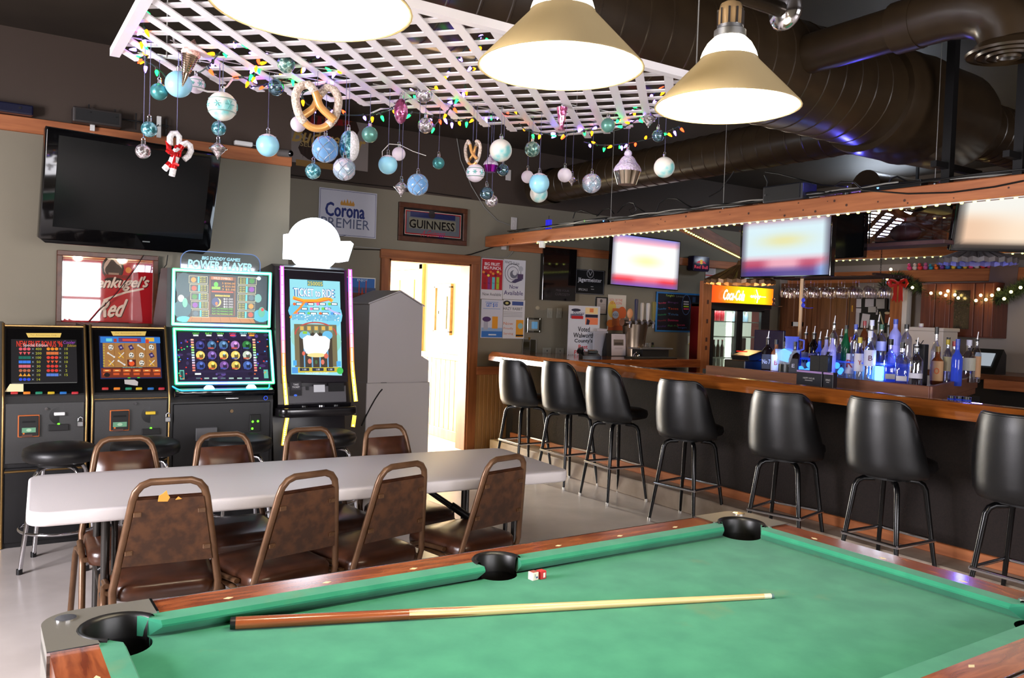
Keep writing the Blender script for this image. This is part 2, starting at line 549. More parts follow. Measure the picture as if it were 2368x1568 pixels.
# framed electrical panel
t = thing('electrical_panel', 'grey metal breaker panel in a pine frame, seen through the doorway', 'panel', (4.74, 8.84, 1.555), rot=WALL_X)
bm = B()
for (c, s) in (((0, 0.285, 0), (0.44, 0.05, 0.05)), ((0, -0.285, 0), (0.44, 0.05, 0.05)), ((-0.195, 0, 0), (0.05, 0.56, 0.05)), ((0.195, 0, 0), (0.05, 0.56, 0.05))): bx(bm, c, s, 0.004, 1)
obj('frame', bm, HPINE, t)
bm = B(); bx(bm, (0, 0, -0.005), (0.35, 0.53, 0.02)); obj('box', bm, mat('pale_grey_enamel', (178, 184, 178), 0.4), t)
bm = B(); bx(bm, (0, -0.04, 0.012), (0.22, 0.4, 0.012), 0.004); d_ = obj('panel_door', bm, mat('pale_grey_enamel_door', (188, 194, 188), 0.35), t)
bm = B(); bx(bm, (-0.085, -0.04, 0.022), (0.02, 0.04, 0.01), 0.003); obj('latch', bm, BLACK, d_)
pr = Print(); pr.rect(0, 0, 0.21, 0.46, (225, 220, 208)); pr.rect(0, 0.02, 0.16, 0.05, (212, 140, 60)); pr.rect(0, -0.06, 0.16, 0.03, (90, 90, 100)); pr.rect(0, 0.15, 0.12, 0.02, (120, 120, 120))
tag(pr.build('wall_notice', PAPER, None), 'pale printed notice on the corridor wall beside the breaker panel', 'notice').location = (4.745, 8.42, 1.5)
bpy.data.objects['wall_notice'].rotation_euler = WALL_X

# door casing
CASE = noisy('stained_pine_casing', (128, 74, 38), (160, 98, 56), 3, (7, 7, 0.6), 0.4)
CASEX = noisy('stained_pine_header', (128, 74, 38), (160, 98, 56), 3, (0.6, 7, 7), 0.4)
bm = B(); bx(bm, (4.045, 7.835, 2.105), (1.19, 0.05, 0.095), 0.004, 1); tr = struct('trim_1', bm, CASEX)
for x, w in ((3.505, 0.09), (4.585, 0.11)):
    bm = B(); bx(bm, (x, 7.835, 1.03), (w, 0.05, 2.06), 0.004, 1); obj('casing_board', bm, CASE, tr)
bm = B(); bx(bm, (3.56, 7.93, 1.03), (0.025, 0.2, 2.06)); bx(bm, (4.525, 7.93, 1.03), (0.025, 0.2, 2.06)); bx(bm, (4.04, 7.93, 2.05), (0.98, 0.2, 0.025))
obj('jamb', bm, CASE, tr)
# boards along the walls
bm = B(); bx(bm, (-0.38, 6.735, 2.735), (5.06, 0.035, 0.105), 0.004, 1); struct('trim_2', bm, CEDAR_X)
bm = B(); bx(bm, (7.35, 7.83, 2.29), (4.65, 0.04, 0.1), 0.004, 1); struct('trim_3', bm, CEDAR_X)
bm = B(); bx(bm, (4.84, 7.83, 0.885), (0.42, 0.05, 0.09), 0.005, 1); wr = struct('trim_5', bm, CEDAR_X)
bmp = B(); bx(bmp, (0, 0, 0.42), (0.052, 0.02, 0.84), 0.006, 1); pm = None
WPINE = noisy('tan_beadboard', (176, 128, 74), (192, 146, 90), 3, (7, 7, 0.6), 0.5)
for k in range(8):
    if pm is None: pm = obj('beadboard_plank', bmp, WPINE, wr, loc=(4.66 + k * 0.054, 7.84, 0))
    else:
        po = pm.copy(); COL.objects.link(po); po.location = (4.66 + k * 0.054, 7.84, 0)
# cedar upright on the back wall beside the drinks cooler
pa_, pb_ = onY(1619, 740, 6.98), onY(1640, 740, 6.98)
t = thing('cedar_upright', 'slim cedar upright at the end of the back counter beside the drinks cooler', 'post', ((pa_.x + pb_.x) / 2, 6.98, 0))
bm = B(); bx(bm, (0, 0, 1.0), (pb_.x - pa_.x, 0.06, 2.0), 0.004, 1); obj('timber', bm, CEDAR_Z, t)
for z_ in (1.3, 1.52, 1.75, 1.2): 
    bm = B(); bx(bm, (0.01, -0.031, z_), (0.03, 0.004, 0.05), 0.001, 1); obj('knot', bm, KNOT, t)

# ------------------------------------------------------------------ right wall: cedar beam, two doors, cabinets
bm = B(); bx(bm, (9.66, 4.2, 2.16), (0.1, 6.9, 0.145), 0.004, 1); struct('trim_7', bm, CEDAR_Y)
BDOOR = noisy('dark_oak_door', (98, 58, 34), (120, 74, 44), 4, (7, 7, 0.6), 0.45)
for k, (ya, yb) in enumerate(((7.74, 7.28), (7.2, 6.62))):
    bm = B(); ym = (ya + yb) / 2; w = ya - yb
    for y in (ya, yb): bx(bm, (9.67, y, 1.02), (0.06, 0.07, 2.04))
    bx(bm, (9.67, ym, 2.06), (0.06, w + 0.07, 0.07))
    d = struct('door_%d' % (k + 2), bm, BDOOR)
    bm = B(); bx(bm, (9.68, ym, 1.01), (0.03, w - 0.06, 2.02)); obj('door_slab', bm, BDOOR, d)
    for z, h in ((1.68, 0.44), (1.08, 0.5), (0.45, 0.55)):
        for s in (-1, 1):
            bm = B(); bx(bm, (9.66, ym + s * w * 0.21, z), (0.02, w * 0.27, h), 0.009, 2); obj('door_panel', bm, BDOOR, d)
    bm = B(); ball(bm, (9.63, yb + 0.08, 1.0), 0.03); obj('door_knob', bm, mat('brass', (190, 150, 70), 0.25, 1.0), d, 180)
    if k == 1:
        bm = B(); bx(bm, (9.655, yb + 0.0, 1.75), (0.03, 0.02, 0.09), 0.004, 1); obj('hinge', bm, mat('brass', (190, 150, 70), 0.25, 1.0), d)
    else:
        bm = B(); bx(bm, (9.655, ym - 0.03, 1.52), (0.01, 0.2, 0.06)); obj('name_plate', bm, WHITE, d)

# ------------------------------------------------------------------ ducts under the ceiling
def duct_profile(r, length, step=0.11):
    pr_ = [(0.001, 0.0), (r, 0.0)]
    x = 0.03
    while x < length - 0.03:
        pr_ += [(r, x), (r + 0.004, x + 0.004), (r + 0.004, x + 0.012), (r, x + 0.016)]
        x += step
    return pr_ + [(r, length), (0.001, length)]

t = thing('main_duct', 'large dark brown round duct under the ceiling, with a wide collar and narrower far end', 'duct', (-2.7, 3.15, 2.95))
bm = B(); lathe(bm, duct_profile(0.30, 7.3, 0.145), 36, axis='X'); obj('duct_pipe', bm, DUCT, t, 40)
bm = B(); lathe(bm, [(0.001, 7.3), (0.335, 7.3), (0.345, 7.33), (0.345, 7.75), (0.352, 7.77), (0.352, 7.8), (0.34, 7.8), (0.33, 8.28), (0.3, 8.38), (0.2, 8.42)], 36, axis='X'); obj('collar', bm, DUCT, t, 40)
bm = B(); lathe(bm, [(r, h + 8.4) for r, h in duct_profile(0.2, 3.9)], 28, axis='X'); obj('duct_pipe', bm, DUCT, t, 40)
t = thing('branch_duct', 'brown round branch duct running from the big duct to the back wall', 'duct', (5.2, 3.35, 2.93))
bm = B(); lathe(bm, duct_profile(0.175, 4.0, 0.14), 28, axis='Y'); obj('duct_pipe', bm, DUCT, t, 40)
bm = B(); lathe(bm, [(0.19, 3.9), (0.19, 4.2), (0.001, 4.2)], 28, axis='Y'); obj('end_collar', bm, DUCT, t, 40)
t = thing('outlet_duct', 'narrow brown duct with an elbow and round ceiling diffuser, upper right', 'duct', (3.7, 1.75, 2.97))
bm = B(); lathe(bm, [(0.105, 0.62), (0.105, 1.2)], 24, axis='Y')
cyl(bm, (0, 0.5, 0), (0, 0.62, 0), 0.122, n=24); obj('duct_pipe', bm, DUCT, t, 40)
bm = B(); tube(bm, [(0, 0.56, 0), (0, 0.36, 0), (0.01, 0.25, -0.02), (0.02, 0.16, -0.07), (0.03, 0.12, -0.14), (0.03, 0.11, -0.2)], 0.118, 24); obj('elbow', bm, DUCT, t, 60)
for k in range(4):
    bm = B(); lathe(bm, [(0.165 - k * 0.04, -0.245 - k * 0.006), (0.17 - k * 0.04, -0.235 - k * 0.006), (0.135 - k * 0.035, -0.2)], 28, (0.03, 0.11, 0)); obj('diffuser_ring', bm, DUCT, t, 40)
t = thing('vent_duct', 'short dark duct behind the bar canopy under the large duct', 'duct', (6.0, 4.05, 2.66))
bm = B(); lathe(bm, [(0.001, 0), (0.13, 0), (0.13, 1.15), (0.1, 1.3), (0.001, 1.3)], 24, axis='X'); obj('duct_pipe', bm, DUCT, t, 40)
bm = B(); lathe(bm, [(0.135, 0.7), (0.14, 0.71), (0.14, 0.75), (0.135, 0.76)], 24, axis='X'); bx(bm, (0.72, 0, 0.42), (0.02, 0.02, 0.6)); obj('strap', bm, BLACKM, t, 40)
# fluorescent light over the far end of the bar
pw_ = onX(2040, 518, 9.62)
t = thing('wall_light', 'bright white wall light behind the canopy lattice high on the right wall', 'light', (9.62, pw_.y, pw_.z))
bm = B(); bx(bm, (0.05, 0, 0), (0.06, 0.8, 0.34), 0.01); obj('housing', bm, WHITE, t)
bm = B(); bx(bm, (0.01, 0, 0), (0.03, 0.74, 0.3), 0.008); obj('diffuser', bm, emis('cool_white_tube', (225, 238, 255), 22.0), t)

t = thing('strip_light', 'hanging fluorescent strip light behind the large brown duct', 'light', (6.35, 4.02, 3.2))
bm = B(); bx(bm, (0, 0, 0.03), (0.95, 0.06, 0.03), 0.004); obj('housing', bm, WHITE, t)
bm = B(); cyl(bm, (-0.44, 0, 0), (0.44, 0, 0), 0.018, n=10); obj('tube', bm, emis('fluorescent_tube', (226, 238, 255), 45.0), t, 60)
for x_ in (-0.4, 0.4):
    bm = B(); cyl(bm, (x_, 0, 0.045), (x_, 0, 0.2), 0.004, n=6); obj('hanger', bm, CABLE, t)
# ------------------------------------------------------------------ canopy over the bar
def knots(parent, pts, ax):
    for (p, r) in pts:
        bm = B()
        bmesh.ops.create_circle(bm, cap_ends=True, segments=8, radius=r, matrix=Matrix.Translation(p) @ Matrix.Rotation(PI / 2, 4, ax))
        obj('knot', bm, KNOT, parent)

def beam(name, p0, p1, w, z0, z1, label, m, cat='beam'):
    p0, p1 = Vector(p0), Vector(p1); d = p1 - p0; L = d.length
    o = thing(name, label, cat, (p0.x, p0.y, z0), math.atan2(d.y, d.x) - PI / 2)
    bm = B(); bx(bm, (0, L / 2, (z1 - z0) / 2), (w, L, z1 - z0), 0.005, 1); obj('timber', bm, m, o)
    return o

bmo = beam('canopy_beam', (4.75, 0.4), (4.75, 7.84), 0.09, 2.262, 2.378, 'long knotty cedar beam over the bar front, cables on top', CEDAR_Y)
kn = []
for k in range(34):
    kn.append((Vector((-0.0462, rnd.uniform(1.2, 7.2), rnd.uniform(0.012, 0.1))), rnd.choice((0.004, 0.006, 0.009))))
knots(bmo, kn, 'Y')
beam('canopy_beam', (4.84, 4.92), (8.1, 7.02), 0.08, 2.262, 2.37, 'slanting cedar beam with dotted lights joining front and far beams', CEDAR_Y)
beam('canopy_beam', (8.15, 0.6), (8.15, 7.0), 0.08, 2.262, 2.39, 'far cedar beam of the bar canopy, parallel to the front beam', CEDAR_Y)
RAF = {4.35: 'pitched cedar rafter above the large lit television', 3.3: 'pitched cedar rafter above the football in its case', 2.3: 'pitched cedar rafter nearest the right edge of the photo', 5.3: 'pitched cedar rafter nearest the slanting beam'}
for y in RAF:
    t = thing('canopy_rafter', RAF[y], 'rafter', (4.8, y, 2.38))
    x1 = 3.3
    bm = B(); prism(bm, [(0, -0.06), (1.8, 0.21), (x1, -0.05), (x1, -0.0), (1.8, 0.262), (0, 0.0)] if y < 5 else [(0.6, 0.03), (1.8, 0.21), (x1, -0.05), (x1, 0.0), (1.8, 0.262), (0.6, 0.085)], -0.025, 0.025, 'XZ'); obj('timber', bm, CEDAR_X, t)
# lattice roof on the canopy
LATB = noisy('brown_lattice_wood', (120, 72, 44), (140, 88, 56), 4, (1, 1, 1), 0.6)
def lattice(root, x0, x1, y0, y1, pitch, wd, th, z0, m, zf=None, inside=None):
    """crossed 45-degree slats, each one an object; zf(x, y) gives the height of the sheet"""
    dg = math.sqrt(2) * pitch
    for layer, sgn in ((0, 1), (1, -1)):
        lo = (x0 - y1) if sgn > 0 else (x0 + y0)
        hi = (x1 - y0) if sgn > 0 else (x1 + y1)
        c = lo + dg * 0.5
        while c < hi:
            # line: x - sgn*y = c
            if sgn > 0: ys = (max(y0, x0 - c), min(y1, x1 - c)); P = lambda y: (c + y, y)
            else: ys = (max(y0, c - x1), min(y1, c - x0)); P = lambda y: (c - y, y)
            if inside: ys = inside(P, ys)
            if ys and ys[1] - ys[0] > 0.05:
                seg = max(1, int((ys[1] - ys[0]) / 0.25)) if zf else 1
                nx, ny = (wd / 2 / math.sqrt(2), -sgn * wd / 2 / math.sqrt(2))
                vs = []; fs = []
                for i in range(seg + 1):
                    y = ys[0] + (ys[1] - ys[0]) * i / seg; x, y = P(y)
                    z = (zf(x, y) if zf else z0) + layer * th * 1.05
                    vs += [(x - nx, y - ny, z), (x + nx, y + ny, z), (x + nx, y + ny, z + th), (x - nx, y - ny, z + th)]
                for i in range(seg):
                    a = 4 * i; b_ = a + 4
                    for k in range(4):
                        l = (k + 1) % 4; fs.append((a + k, a + l, b_ + l, b_ + k))
                fs += [(3, 2, 1, 0), (4 * seg, 4 * seg + 1, 4 * seg + 2, 4 * seg + 3)]
                obj('slat', (vs, [], fs), m, root)
            c += dg
def cz(x, y=0):
    return 2.392 + (0.27 * (x - 4.8) / 1.8 if x < 6.6 else 0.27 * (8.15 - x) / 1.55)
t = thing('canopy_lattice', 'brown wooden lattice roof lying on the bar canopy beams', 'lattice', (0, 0, 0))
def _in(P, ys):
    a, b_ = ys
    pts = [a + (b_ - a) * i / 60 for i in range(61)]
    ok = [y for y in pts if P(y)[1] < 4.92 + (P(y)[0] - 4.84) * 0.644]
    return (min(ok), max(ok)) if ok else None
lattice(t, 4.8, 8.1, 1.6, 7.0, 0.125, 0.05, 0.008, 2.392, LATB, zf=cz, inside=_in)
# pole and strut above the beam
POLE = mat('black_iron', (20, 19, 20), 0.5, 0.6)
for (px, py, lab) in ((2190, 420, 'black square pole from the canopy beam up to the ceiling'), (2357, 400, 'black pole at the right edge above the canopy beam')):
    p = onX(px, py, 4.75)
    t = thing('support_pole', lab, 'pole', (4.75, p.y, 2.378))
    bm = B(); bx(bm, (0, 0, 0.48), (0.05, 0.05, 0.97)); obj('shaft', bm, POLE, t)
    bm = B(); bx(bm, (0, 0, 1.0), (0.16, 0.16, 0.02)); obj('flange', bm, POLE, t)
    bm = B(); bx(bm, (0.1, 0, 0.1), (0.5, 0.035, 0.035)); obj('strut', bm, POLE, t)

# dotted light strips under the beams: every lamp its own part
LEDM = emis('warm_green_led', (236, 246, 120), 5.0)
bml = B(); ball(bml, (0, 0, 0), 0.009, 8, (1, 1.25, 0.75)); led_me = None
def led_strip(p0, p1, z, step, label, skip=None):
    global led_me, bml
    p0, p1 = Vector((p0[0], p0[1], z)), Vector((p1[0], p1[1], z)); L = (p1 - p0).length
    t_ = thing('led_strip', label, 'light strip', p0)
    bm_ = B(); tube(bm_, [(0, 0, 0.006), p1 - p0 + Vector((0, 0, 0.006))], 0.004, 6); obj('strip_cord', bm_, WHITE, t_)
    for k in range(int(L / step) + 1):
        if led_me is None:
            o = obj('led', bml, LEDM, t_, 180); led_me = o.data
        else:
            o = bpy.data.objects.new('led', led_me); COL.objects.link(o); o.parent = t_
        o.location = (p1 - p0).normalized() * (k * step)
led_strip((4.715, 6.83), (4.715, 1.6), 2.252, 0.0735, 'row of tiny yellow-green lights along the front canopy beam')
led_strip((4.82, 4.86), (8.0, 6.92), 2.252, 0.1, 'row of bright yellow-green lights along the slanting canopy beam')
led_strip((8.1, 6.9), (8.1, 2.0), 2.25, 0.0855, 'row of tiny yellow-green lights along the far canopy beam')

# ================================================================== pool table
FELT = noisy('green_billiard_cloth', (44, 130, 100), (58, 146, 112), 9, rough=0.95, lo=0.35, hi=0.7, spec=0.1, detail=10)
_nt = FELT.node_tree; _b = _nt.nodes['Principled BSDF']
_b.inputs['Sheen Weight'].default_value = 0.15
# worn brownish scuffs on the cloth
_n2 = _nt.nodes.new('ShaderNodeTexNoise'); _n2.inputs['Scale'].default_value = 3.4; _n2.inputs['Detail'].default_value = 5
_cr = _nt.nodes.new('ShaderNodeValToRGB'); _cr.color_ramp.elements[0].position = 0.64; _cr.color_ramp.elements[1].position = 0.76
_cr.color_ramp.elements[0].color = (0, 0, 0, 1); _cr.color_ramp.elements[1].color = (0.45, 0.45, 0.45, 1)
_mx = _nt.nodes.new('ShaderNodeMix'); _mx.data_type = 'RGBA'; _mx.inputs[7].default_value = lin((128, 128, 70))
_tc = [n for n in _nt.nodes if n.type == 'TEX_COORD'][0]; _rp = [n for n in _nt.nodes if n.type == 'VALTORGB'][0]
_nt.links.new(_tc.outputs['Object'], _n2.inputs['Vector']); _nt.links.new(_n2.outputs['Fac'], _cr.inputs[0]); _nt.links.new(_cr.outputs[0], _mx.inputs[0])
_nt.links.new(_rp.outputs[0], _mx.inputs[6]); _nt.links.new(_mx.outputs[2], _b.inputs['Base Color'])
CASTING = mat('cast_aluminium', (148, 146, 138), 0.42, 0.55)
POCKET = mat('black_pocket_leather', (15, 14, 14), 0.4)
PEARL = mat('pearl_inlay', (240, 226, 176), 0.3)

PA, PB = 1.015, 0.4985      # half lengths between cushion noses
prot = 0.0075
pc = Vector((0.278, 0.972, 0)) + Matrix.Rotation(prot, 3, 'Z') @ Vector((PA, PB, 0))
pool = thing('pool_table', 'green cloth pool table with reddish wood rails and metal corners, foreground', 'pool table', pc, prot)
ZB, ZR = 0.764, 0.806
CW, RW = 0.052, 0.142       # cushion top width, rail outer offset from the nose
rc, rs = 0.070, 0.060
cc = (PA + 0.002, PB + 0.002); sc_ = PB + 0.036
# bed cloth with pocket bites
def bite(cx, cy, r, a0, a1, n=10): return arc(cx, cy, r, a0, a1, n)
out = []
X_, Y_ = PA + 0.03, PB + 0.03
out += bite(cc[0], cc[1], rc, 180 + 8, 270 - 8)[:: 1]          # +x +y corner, going clockwise-ish below
bedpts = []
def corner_pts(sx, sy):
    pts = arc(0, 0, rc, 150, 300, 14)
    return [(sx * (cc[0] + x), sy * (cc[1] + y)) for x, y in pts]
c1 = corner_pts(1, 1)        # from left side of the pocket to below it
c2 = corner_pts(1, -1)[::-1]
c3 = corner_pts(-1, -1)
c4 = corner_pts(-1, 1)[::-1]
s_top = [(x, sc_ + y) for x, y in arc(0, 0, rs, 200, 340, 10)]
s_bot = [(-x, -sc_ - y) for x, y in arc(0, 0, rs, 200, 340, 10)]
bed = s_top + c1 + c2 + s_bot + c3 + c4
bm = B(); prism(bm, bed, ZB - 0.03, ZB); obj('bed_cloth', bm, FELT, pool)
# pockets: black cup and raised rim
def pocket(x, y, r, a0, a1, nm='pocket'):
    bm = B()
    lathe(bm, [(0.001, 0.60), (r * 0.9, 0.60), (r, 0.66), (r, ZB - 0.002)], 24, (x, y, 0))
    lathe(bm, [(r - 0.002, ZB - 0.01), (r, ZR - 0.004), (r + 0.004, ZR + 0.004), (r + 0.011, ZR + 0.006), (r + 0.016, ZR + 0.001), (r + 0.016, ZR - 0.02)], 20, (x, y, 0), R(a0), R(a1))
    obj(nm, bm, POCKET, pool, 50)
for sx in (1, -1):
    for sy in (1, -1):
        am = math.degrees(math.atan2(sy, sx)); pocket(sx * cc[0], sy * cc[1], rc, am - 112, am + 112)
pocket(0, sc_, rs, -8, 188); pocket(0, -sc_, rs, 172, 368)
# cushions: nose overhangs the bed
def cushion(p0, p1, inward, e0, e1):
    """p0,p1: nose line ends on the bed side; inward: unit vector to table centre; e0,e1: how much longer the back edge is at each end"""
    p0, p1, n = Vector(p0).to_3d(), Vector(p1).to_3d(), Vector(inward).to_3d(); d = (p1 - p0).normalized()
    prof = [(0.0, ZR - 0.012, 0.0), (0.006, ZR - 0.002, 0.05), (CW, ZR, 1.0), (CW, ZB - 0.004, 1.0), (0.034, ZB - 0.004, 0.6), (0.001, ZR - 0.017, 0.0)]
    bm = B(); A_, B_ = [], []
    for (off, z, f) in prof:
        A_.append(bm.verts.new(p0 - n * off - d * (e0 * f) + Vector((0, 0, z)))); B_.append(bm.verts.new(p1 - n * off + d * (e1 * f) + Vector((0, 0, z))))
    m = len(prof)
    for i in range(m): bm.faces.new((A_[i], A_[(i + 1) % m], B_[(i + 1) % m], B_[i]))
    bm.faces.new(A_[::-1]); bm.faces.new(B_); bmesh.ops.recalc_face_normals(bm, faces=bm.faces)
    obj('cushion', bm, FELT, pool)
g, h = 0.088, 0.062
for sy in (1, -1):
    cushion((-PA + g, sy * PB), (-h, sy * PB), (0, -sy), 0.045, -0.012 + 0.0)
    cushion((h, sy * PB), (PA - g, sy * PB), (0, -sy), -0.012, 0.045)
for sx in (1, -1):
    cushion((sx * PA, -PB + g), (sx * PA, PB - g), (-sx, 0), 0.045, 0.045)
# wooden rails with half-round bites at the side pockets
ri, ro = CW, RW
cap = 0.115                 # length of the metal corner along each rail
for sy in (1, -1):
    for sx in (1, -1):
        y0, y1 = PB + ri, PB + ro
        bite_ = [(x, sc_ + y) for x, y in arc(0, 0, rs + 0.014, math.degrees(math.asin((y0 - sc_) / (rs + 0.014))), 90, 8)]
        poly = bite_ + [(0.0, y1), (PA - 0.083, y1), (PA - 0.083, y0)]
        poly = [(sx * x, sy * y) for x, y in poly]
        bm = B(); prism(bm, poly, ZR - 0.05, ZR, bev=0.0)
        obj('rail', bm, WOOD_RAIL, pool)
for sx in (1, -1):
    poly = [(PA + ri, -PB + 0.083), (PA + ro, -PB + 0.083), (PA + ro, PB - 0.083), (PA + ri, PB - 0.083)]
    bm = B(); prism(bm, [(sx * x, y) for x, y in poly], ZR - 0.05, ZR); obj('end_rail', bm, WOOD_RAILX, pool)
# metal corner castings
xo, yo = PA + ro + 0.006, PB + ro + 0.006
r_ = 0.075
for sx in (1, -1):
    for sy in (1, -1):
        a_s = arc(cc[0], cc[1], rc + 0.014, -53.5, 143.5, 14)      # around the outside of the pocket
        x_in, y_in = PA - 0.085, PB - 0.085
        poly = [(PA + ri - 0.002, y_in), (xo, y_in)] + arc(xo - r_, yo - r_, r_, 0, 90, 8) + [(x_in, yo), (x_in, PB + ri - 0.002)] + a_s[::-1]
        bm = B(); prism(bm, [(sx * x, sy * y) for x, y in poly], ZR - 0.045, ZR + 0.004)
        # skirt down the corner
        sk = [(xo, y_in)] + arc(xo - r_, yo - r_, r_, 0, 90, 8) + [(x_in, yo)] + [(x_in, yo - 0.012)] + arc(xo - r_, yo - r_, r_ - 0.012, 90, 0, 8) + [(xo - 0.012, y_in)]
        prism(bm, [(sx * x, sy * y) for x, y in sk], ZR - 0.16, ZR - 0.02)
        co = obj('corner_casting', bm, CASTING, pool, 30)
        bm = B(); cyl(bm, (sx * (xo - 0.05), sy * (yo - 0.05), ZR), (sx * (xo - 0.05), sy * (yo - 0.05), ZR + 0.0065), 0.022, n=20); e_ = obj('emblem', bm, CHROME, co, 40)
        bm = B(); bx(bm, (sx * (x_in - 0.002), sy * (PB + (ri + ro) / 2 + 0.003), ZR + 0.001), (0.006, ro - ri + 0.006, 0.006)); obj('chrome_edge', bm, CHROME, co)
        bm = B(); bx(bm, (sx * (PA + (ri + ro) / 2 + 0.003), sy * (y_in - 0.002), ZR + 0.001), (ro - ri + 0.006, 0.006, 0.006)); obj('chrome_edge', bm, CHROME, co)
# chrome bead along the outer rail edges, diamonds, apron, legs
for sy in (1, -1):
    bm = B(); cyl(bm, (-PA + 0.03, sy * (PB + ro), ZR - 0.004), (PA - 0.03, sy * (PB + ro), ZR - 0.004), 0.005, n=8); obj('edge_bead', bm, CHROME, pool, 60)
def diamond(x, y, ax):
    bm = B(); a, b_ = (0.012, 0.0065) if ax == 0 else (0.0065, 0.012)
    prism(bm, [(x - a, y), (x, y - b_), (x + a, y), (x, y + b_)], ZR - 0.002, ZR + 0.0008); obj('diamond', bm, PEARL, pool)
for sy in (1, -1):
    for k in (1, 2, 3, 5, 6, 7): diamond(-PA + 2 * PA * k / 8, sy * (PB + 0.075), 0)
for sx in (1, -1):
    for k in (1, 2, 3): diamond(sx * (PA + 0.075), -PB + 2 * PB * k / 4, 1)
APRON = noisy('dark_walnut_apron', (44, 26, 18), (60, 36, 24), 5, (1, 5, 5), 0.4)
bm = B()
for sy in (1, -1): bx(bm, (0, sy * (PB + ro - 0.03), ZR - 0.16), (2 * PA + 0.1, 0.03, 0.22))
for sx in (1, -1): bx(bm, (sx * (PA + ro - 0.03), 0, ZR - 0.16), (0.03, 2 * PB + 0.1, 0.22))
obj('apron', bm, APRON, pool)
bm = B(); bx(bm, (0, 0, 0.5), (2 * PA - 0.1, 2 * PB - 0.12, 0.28)); obj('cabinet', bm, APRON, pool)
for sx in (1, -1):
    bm = B()
    for k in range(3): bx(bm, (sx * (PA + ro - 0.008), 0, ZR - 0.07 - k * 0.02), (0.012, 2 * PB - 0.06, 0.012))
    obj('trim_strip', bm, STEEL, pool)
    for sy in (1, -1):
        bm = B(); bx(bm, (sx * (PA - 0.13), sy * (PB - 0.1), 0.2), (0.16, 0.16, 0.4), 0.01); obj('leg', bm, APRON, pool)

# cue and chalk on the cloth
p0 = onZ(533, 1442, ZB + 0.015); p1 = onZ(1788, 1377, ZB + 0.008); d = p1 - p0
t = thing('pool_cue', 'wooden pool cue lying across the green cloth, brown butt to the left', 'cue', (p0.x, p0.y, ZB + 0.0155), math.atan2(d.y, d.x))
L = d.length; tl = -0.0085 / L
CUE1 = noisy('mahogany_cue_butt', (120, 58, 30), (150, 80, 44), 8, (0.5, 8, 8), 0.2, coat=0.6)
CUE2 = noisy('pale_maple_shaft', (222, 184, 124), (234, 202, 148), 8, (0.4, 8, 8), 0.3, coat=0.3)
def seg(nm, a, b_, ra, rb, m, par):
    bm = B(); cyl(bm, (a, 0, a * tl), (b_, 0, b_ * tl), ra, rb, 14); return obj(nm, bm, m, par, 40)
seg('bumper', 0, 0.012, 0.0145, 0.0148, BLACK, t)
seg('butt', 0.012, 0.42, 0.0148, 0.0132, CUE1, t)
seg('splice', 0.42, 0.47, 0.0132, 0.013, CUE2, t)
for k in range(4):
    a = k * PI / 2 + 0.4; bm = B()
    v = [bm.verts.new((0.42, 0.0135 * math.cos(a + s), 0.0135 * math.sin(a + s) + 0.42 * tl)) for s in (-0.5, 0, 0.5)]; tip = bm.verts.new((0.60, 0.0128 * math.cos(a), 0.0128 * math.sin(a) + 0.6 * tl))
    bm.faces.new((v[0], v[1], tip)); bm.faces.new((v[1], v[2], tip)); obj('point_inlay', bm, CUE1, t)
seg('shaft', 0.47, L - 0.03, 0.013, 0.0072, CUE2, t)
seg('ferrule', L - 0.03, L - 0.008, 0.0072, 0.0071, mat('ivory_ferrule', (226, 222, 196), 0.4), t)
seg('tip', L - 0.008, L, 0.007, 0.006, mat('blue_grey_tip', (96, 128, 128), 0.8), t)
for (px, py, colr, lab, txt) in ((1233, 1340, (226, 222, 206), 'small white chalk cube with blue print by the far cushion', 1), (1251, 1337, (190, 40, 44), 'small red chalk cube touching the white chalk cube', 0)):
    p = onZ(px, py, ZB)
    t = thing('chalk_cube', lab, 'chalk', (p.x, p.y, ZB), 0.12)
    bm = B(); bx(bm, (0, 0, 0.0115), (0.022, 0.022, 0.023), 0.001, 1); obj('body', bm, mat('chalk_label_%d' % txt, colr, 0.6), t)
    bm = B(); bx(bm, (0, 0, 0.0232), (0.018, 0.018, 0.001)); obj('chalk_top', bm, mat('chalk_top_%d' % txt, (170, 90, 80) if txt else (200, 60, 60), 0.9), t)
    pr = Print()
    if txt: pr.text('1', -0.003, 0.002, 0.01, (40, 70, 130)); pr.rect(0.004, -0.003, 0.006, 0.005, (40, 70, 130))
    else: pr.rect(0.002, 0, 0.008, 0.014, (236, 220, 214)); 
    o = pr.build('label_print', PAPER, t, (0, -0.0112, 0.0115)); o.rotation_euler = WALL_Y

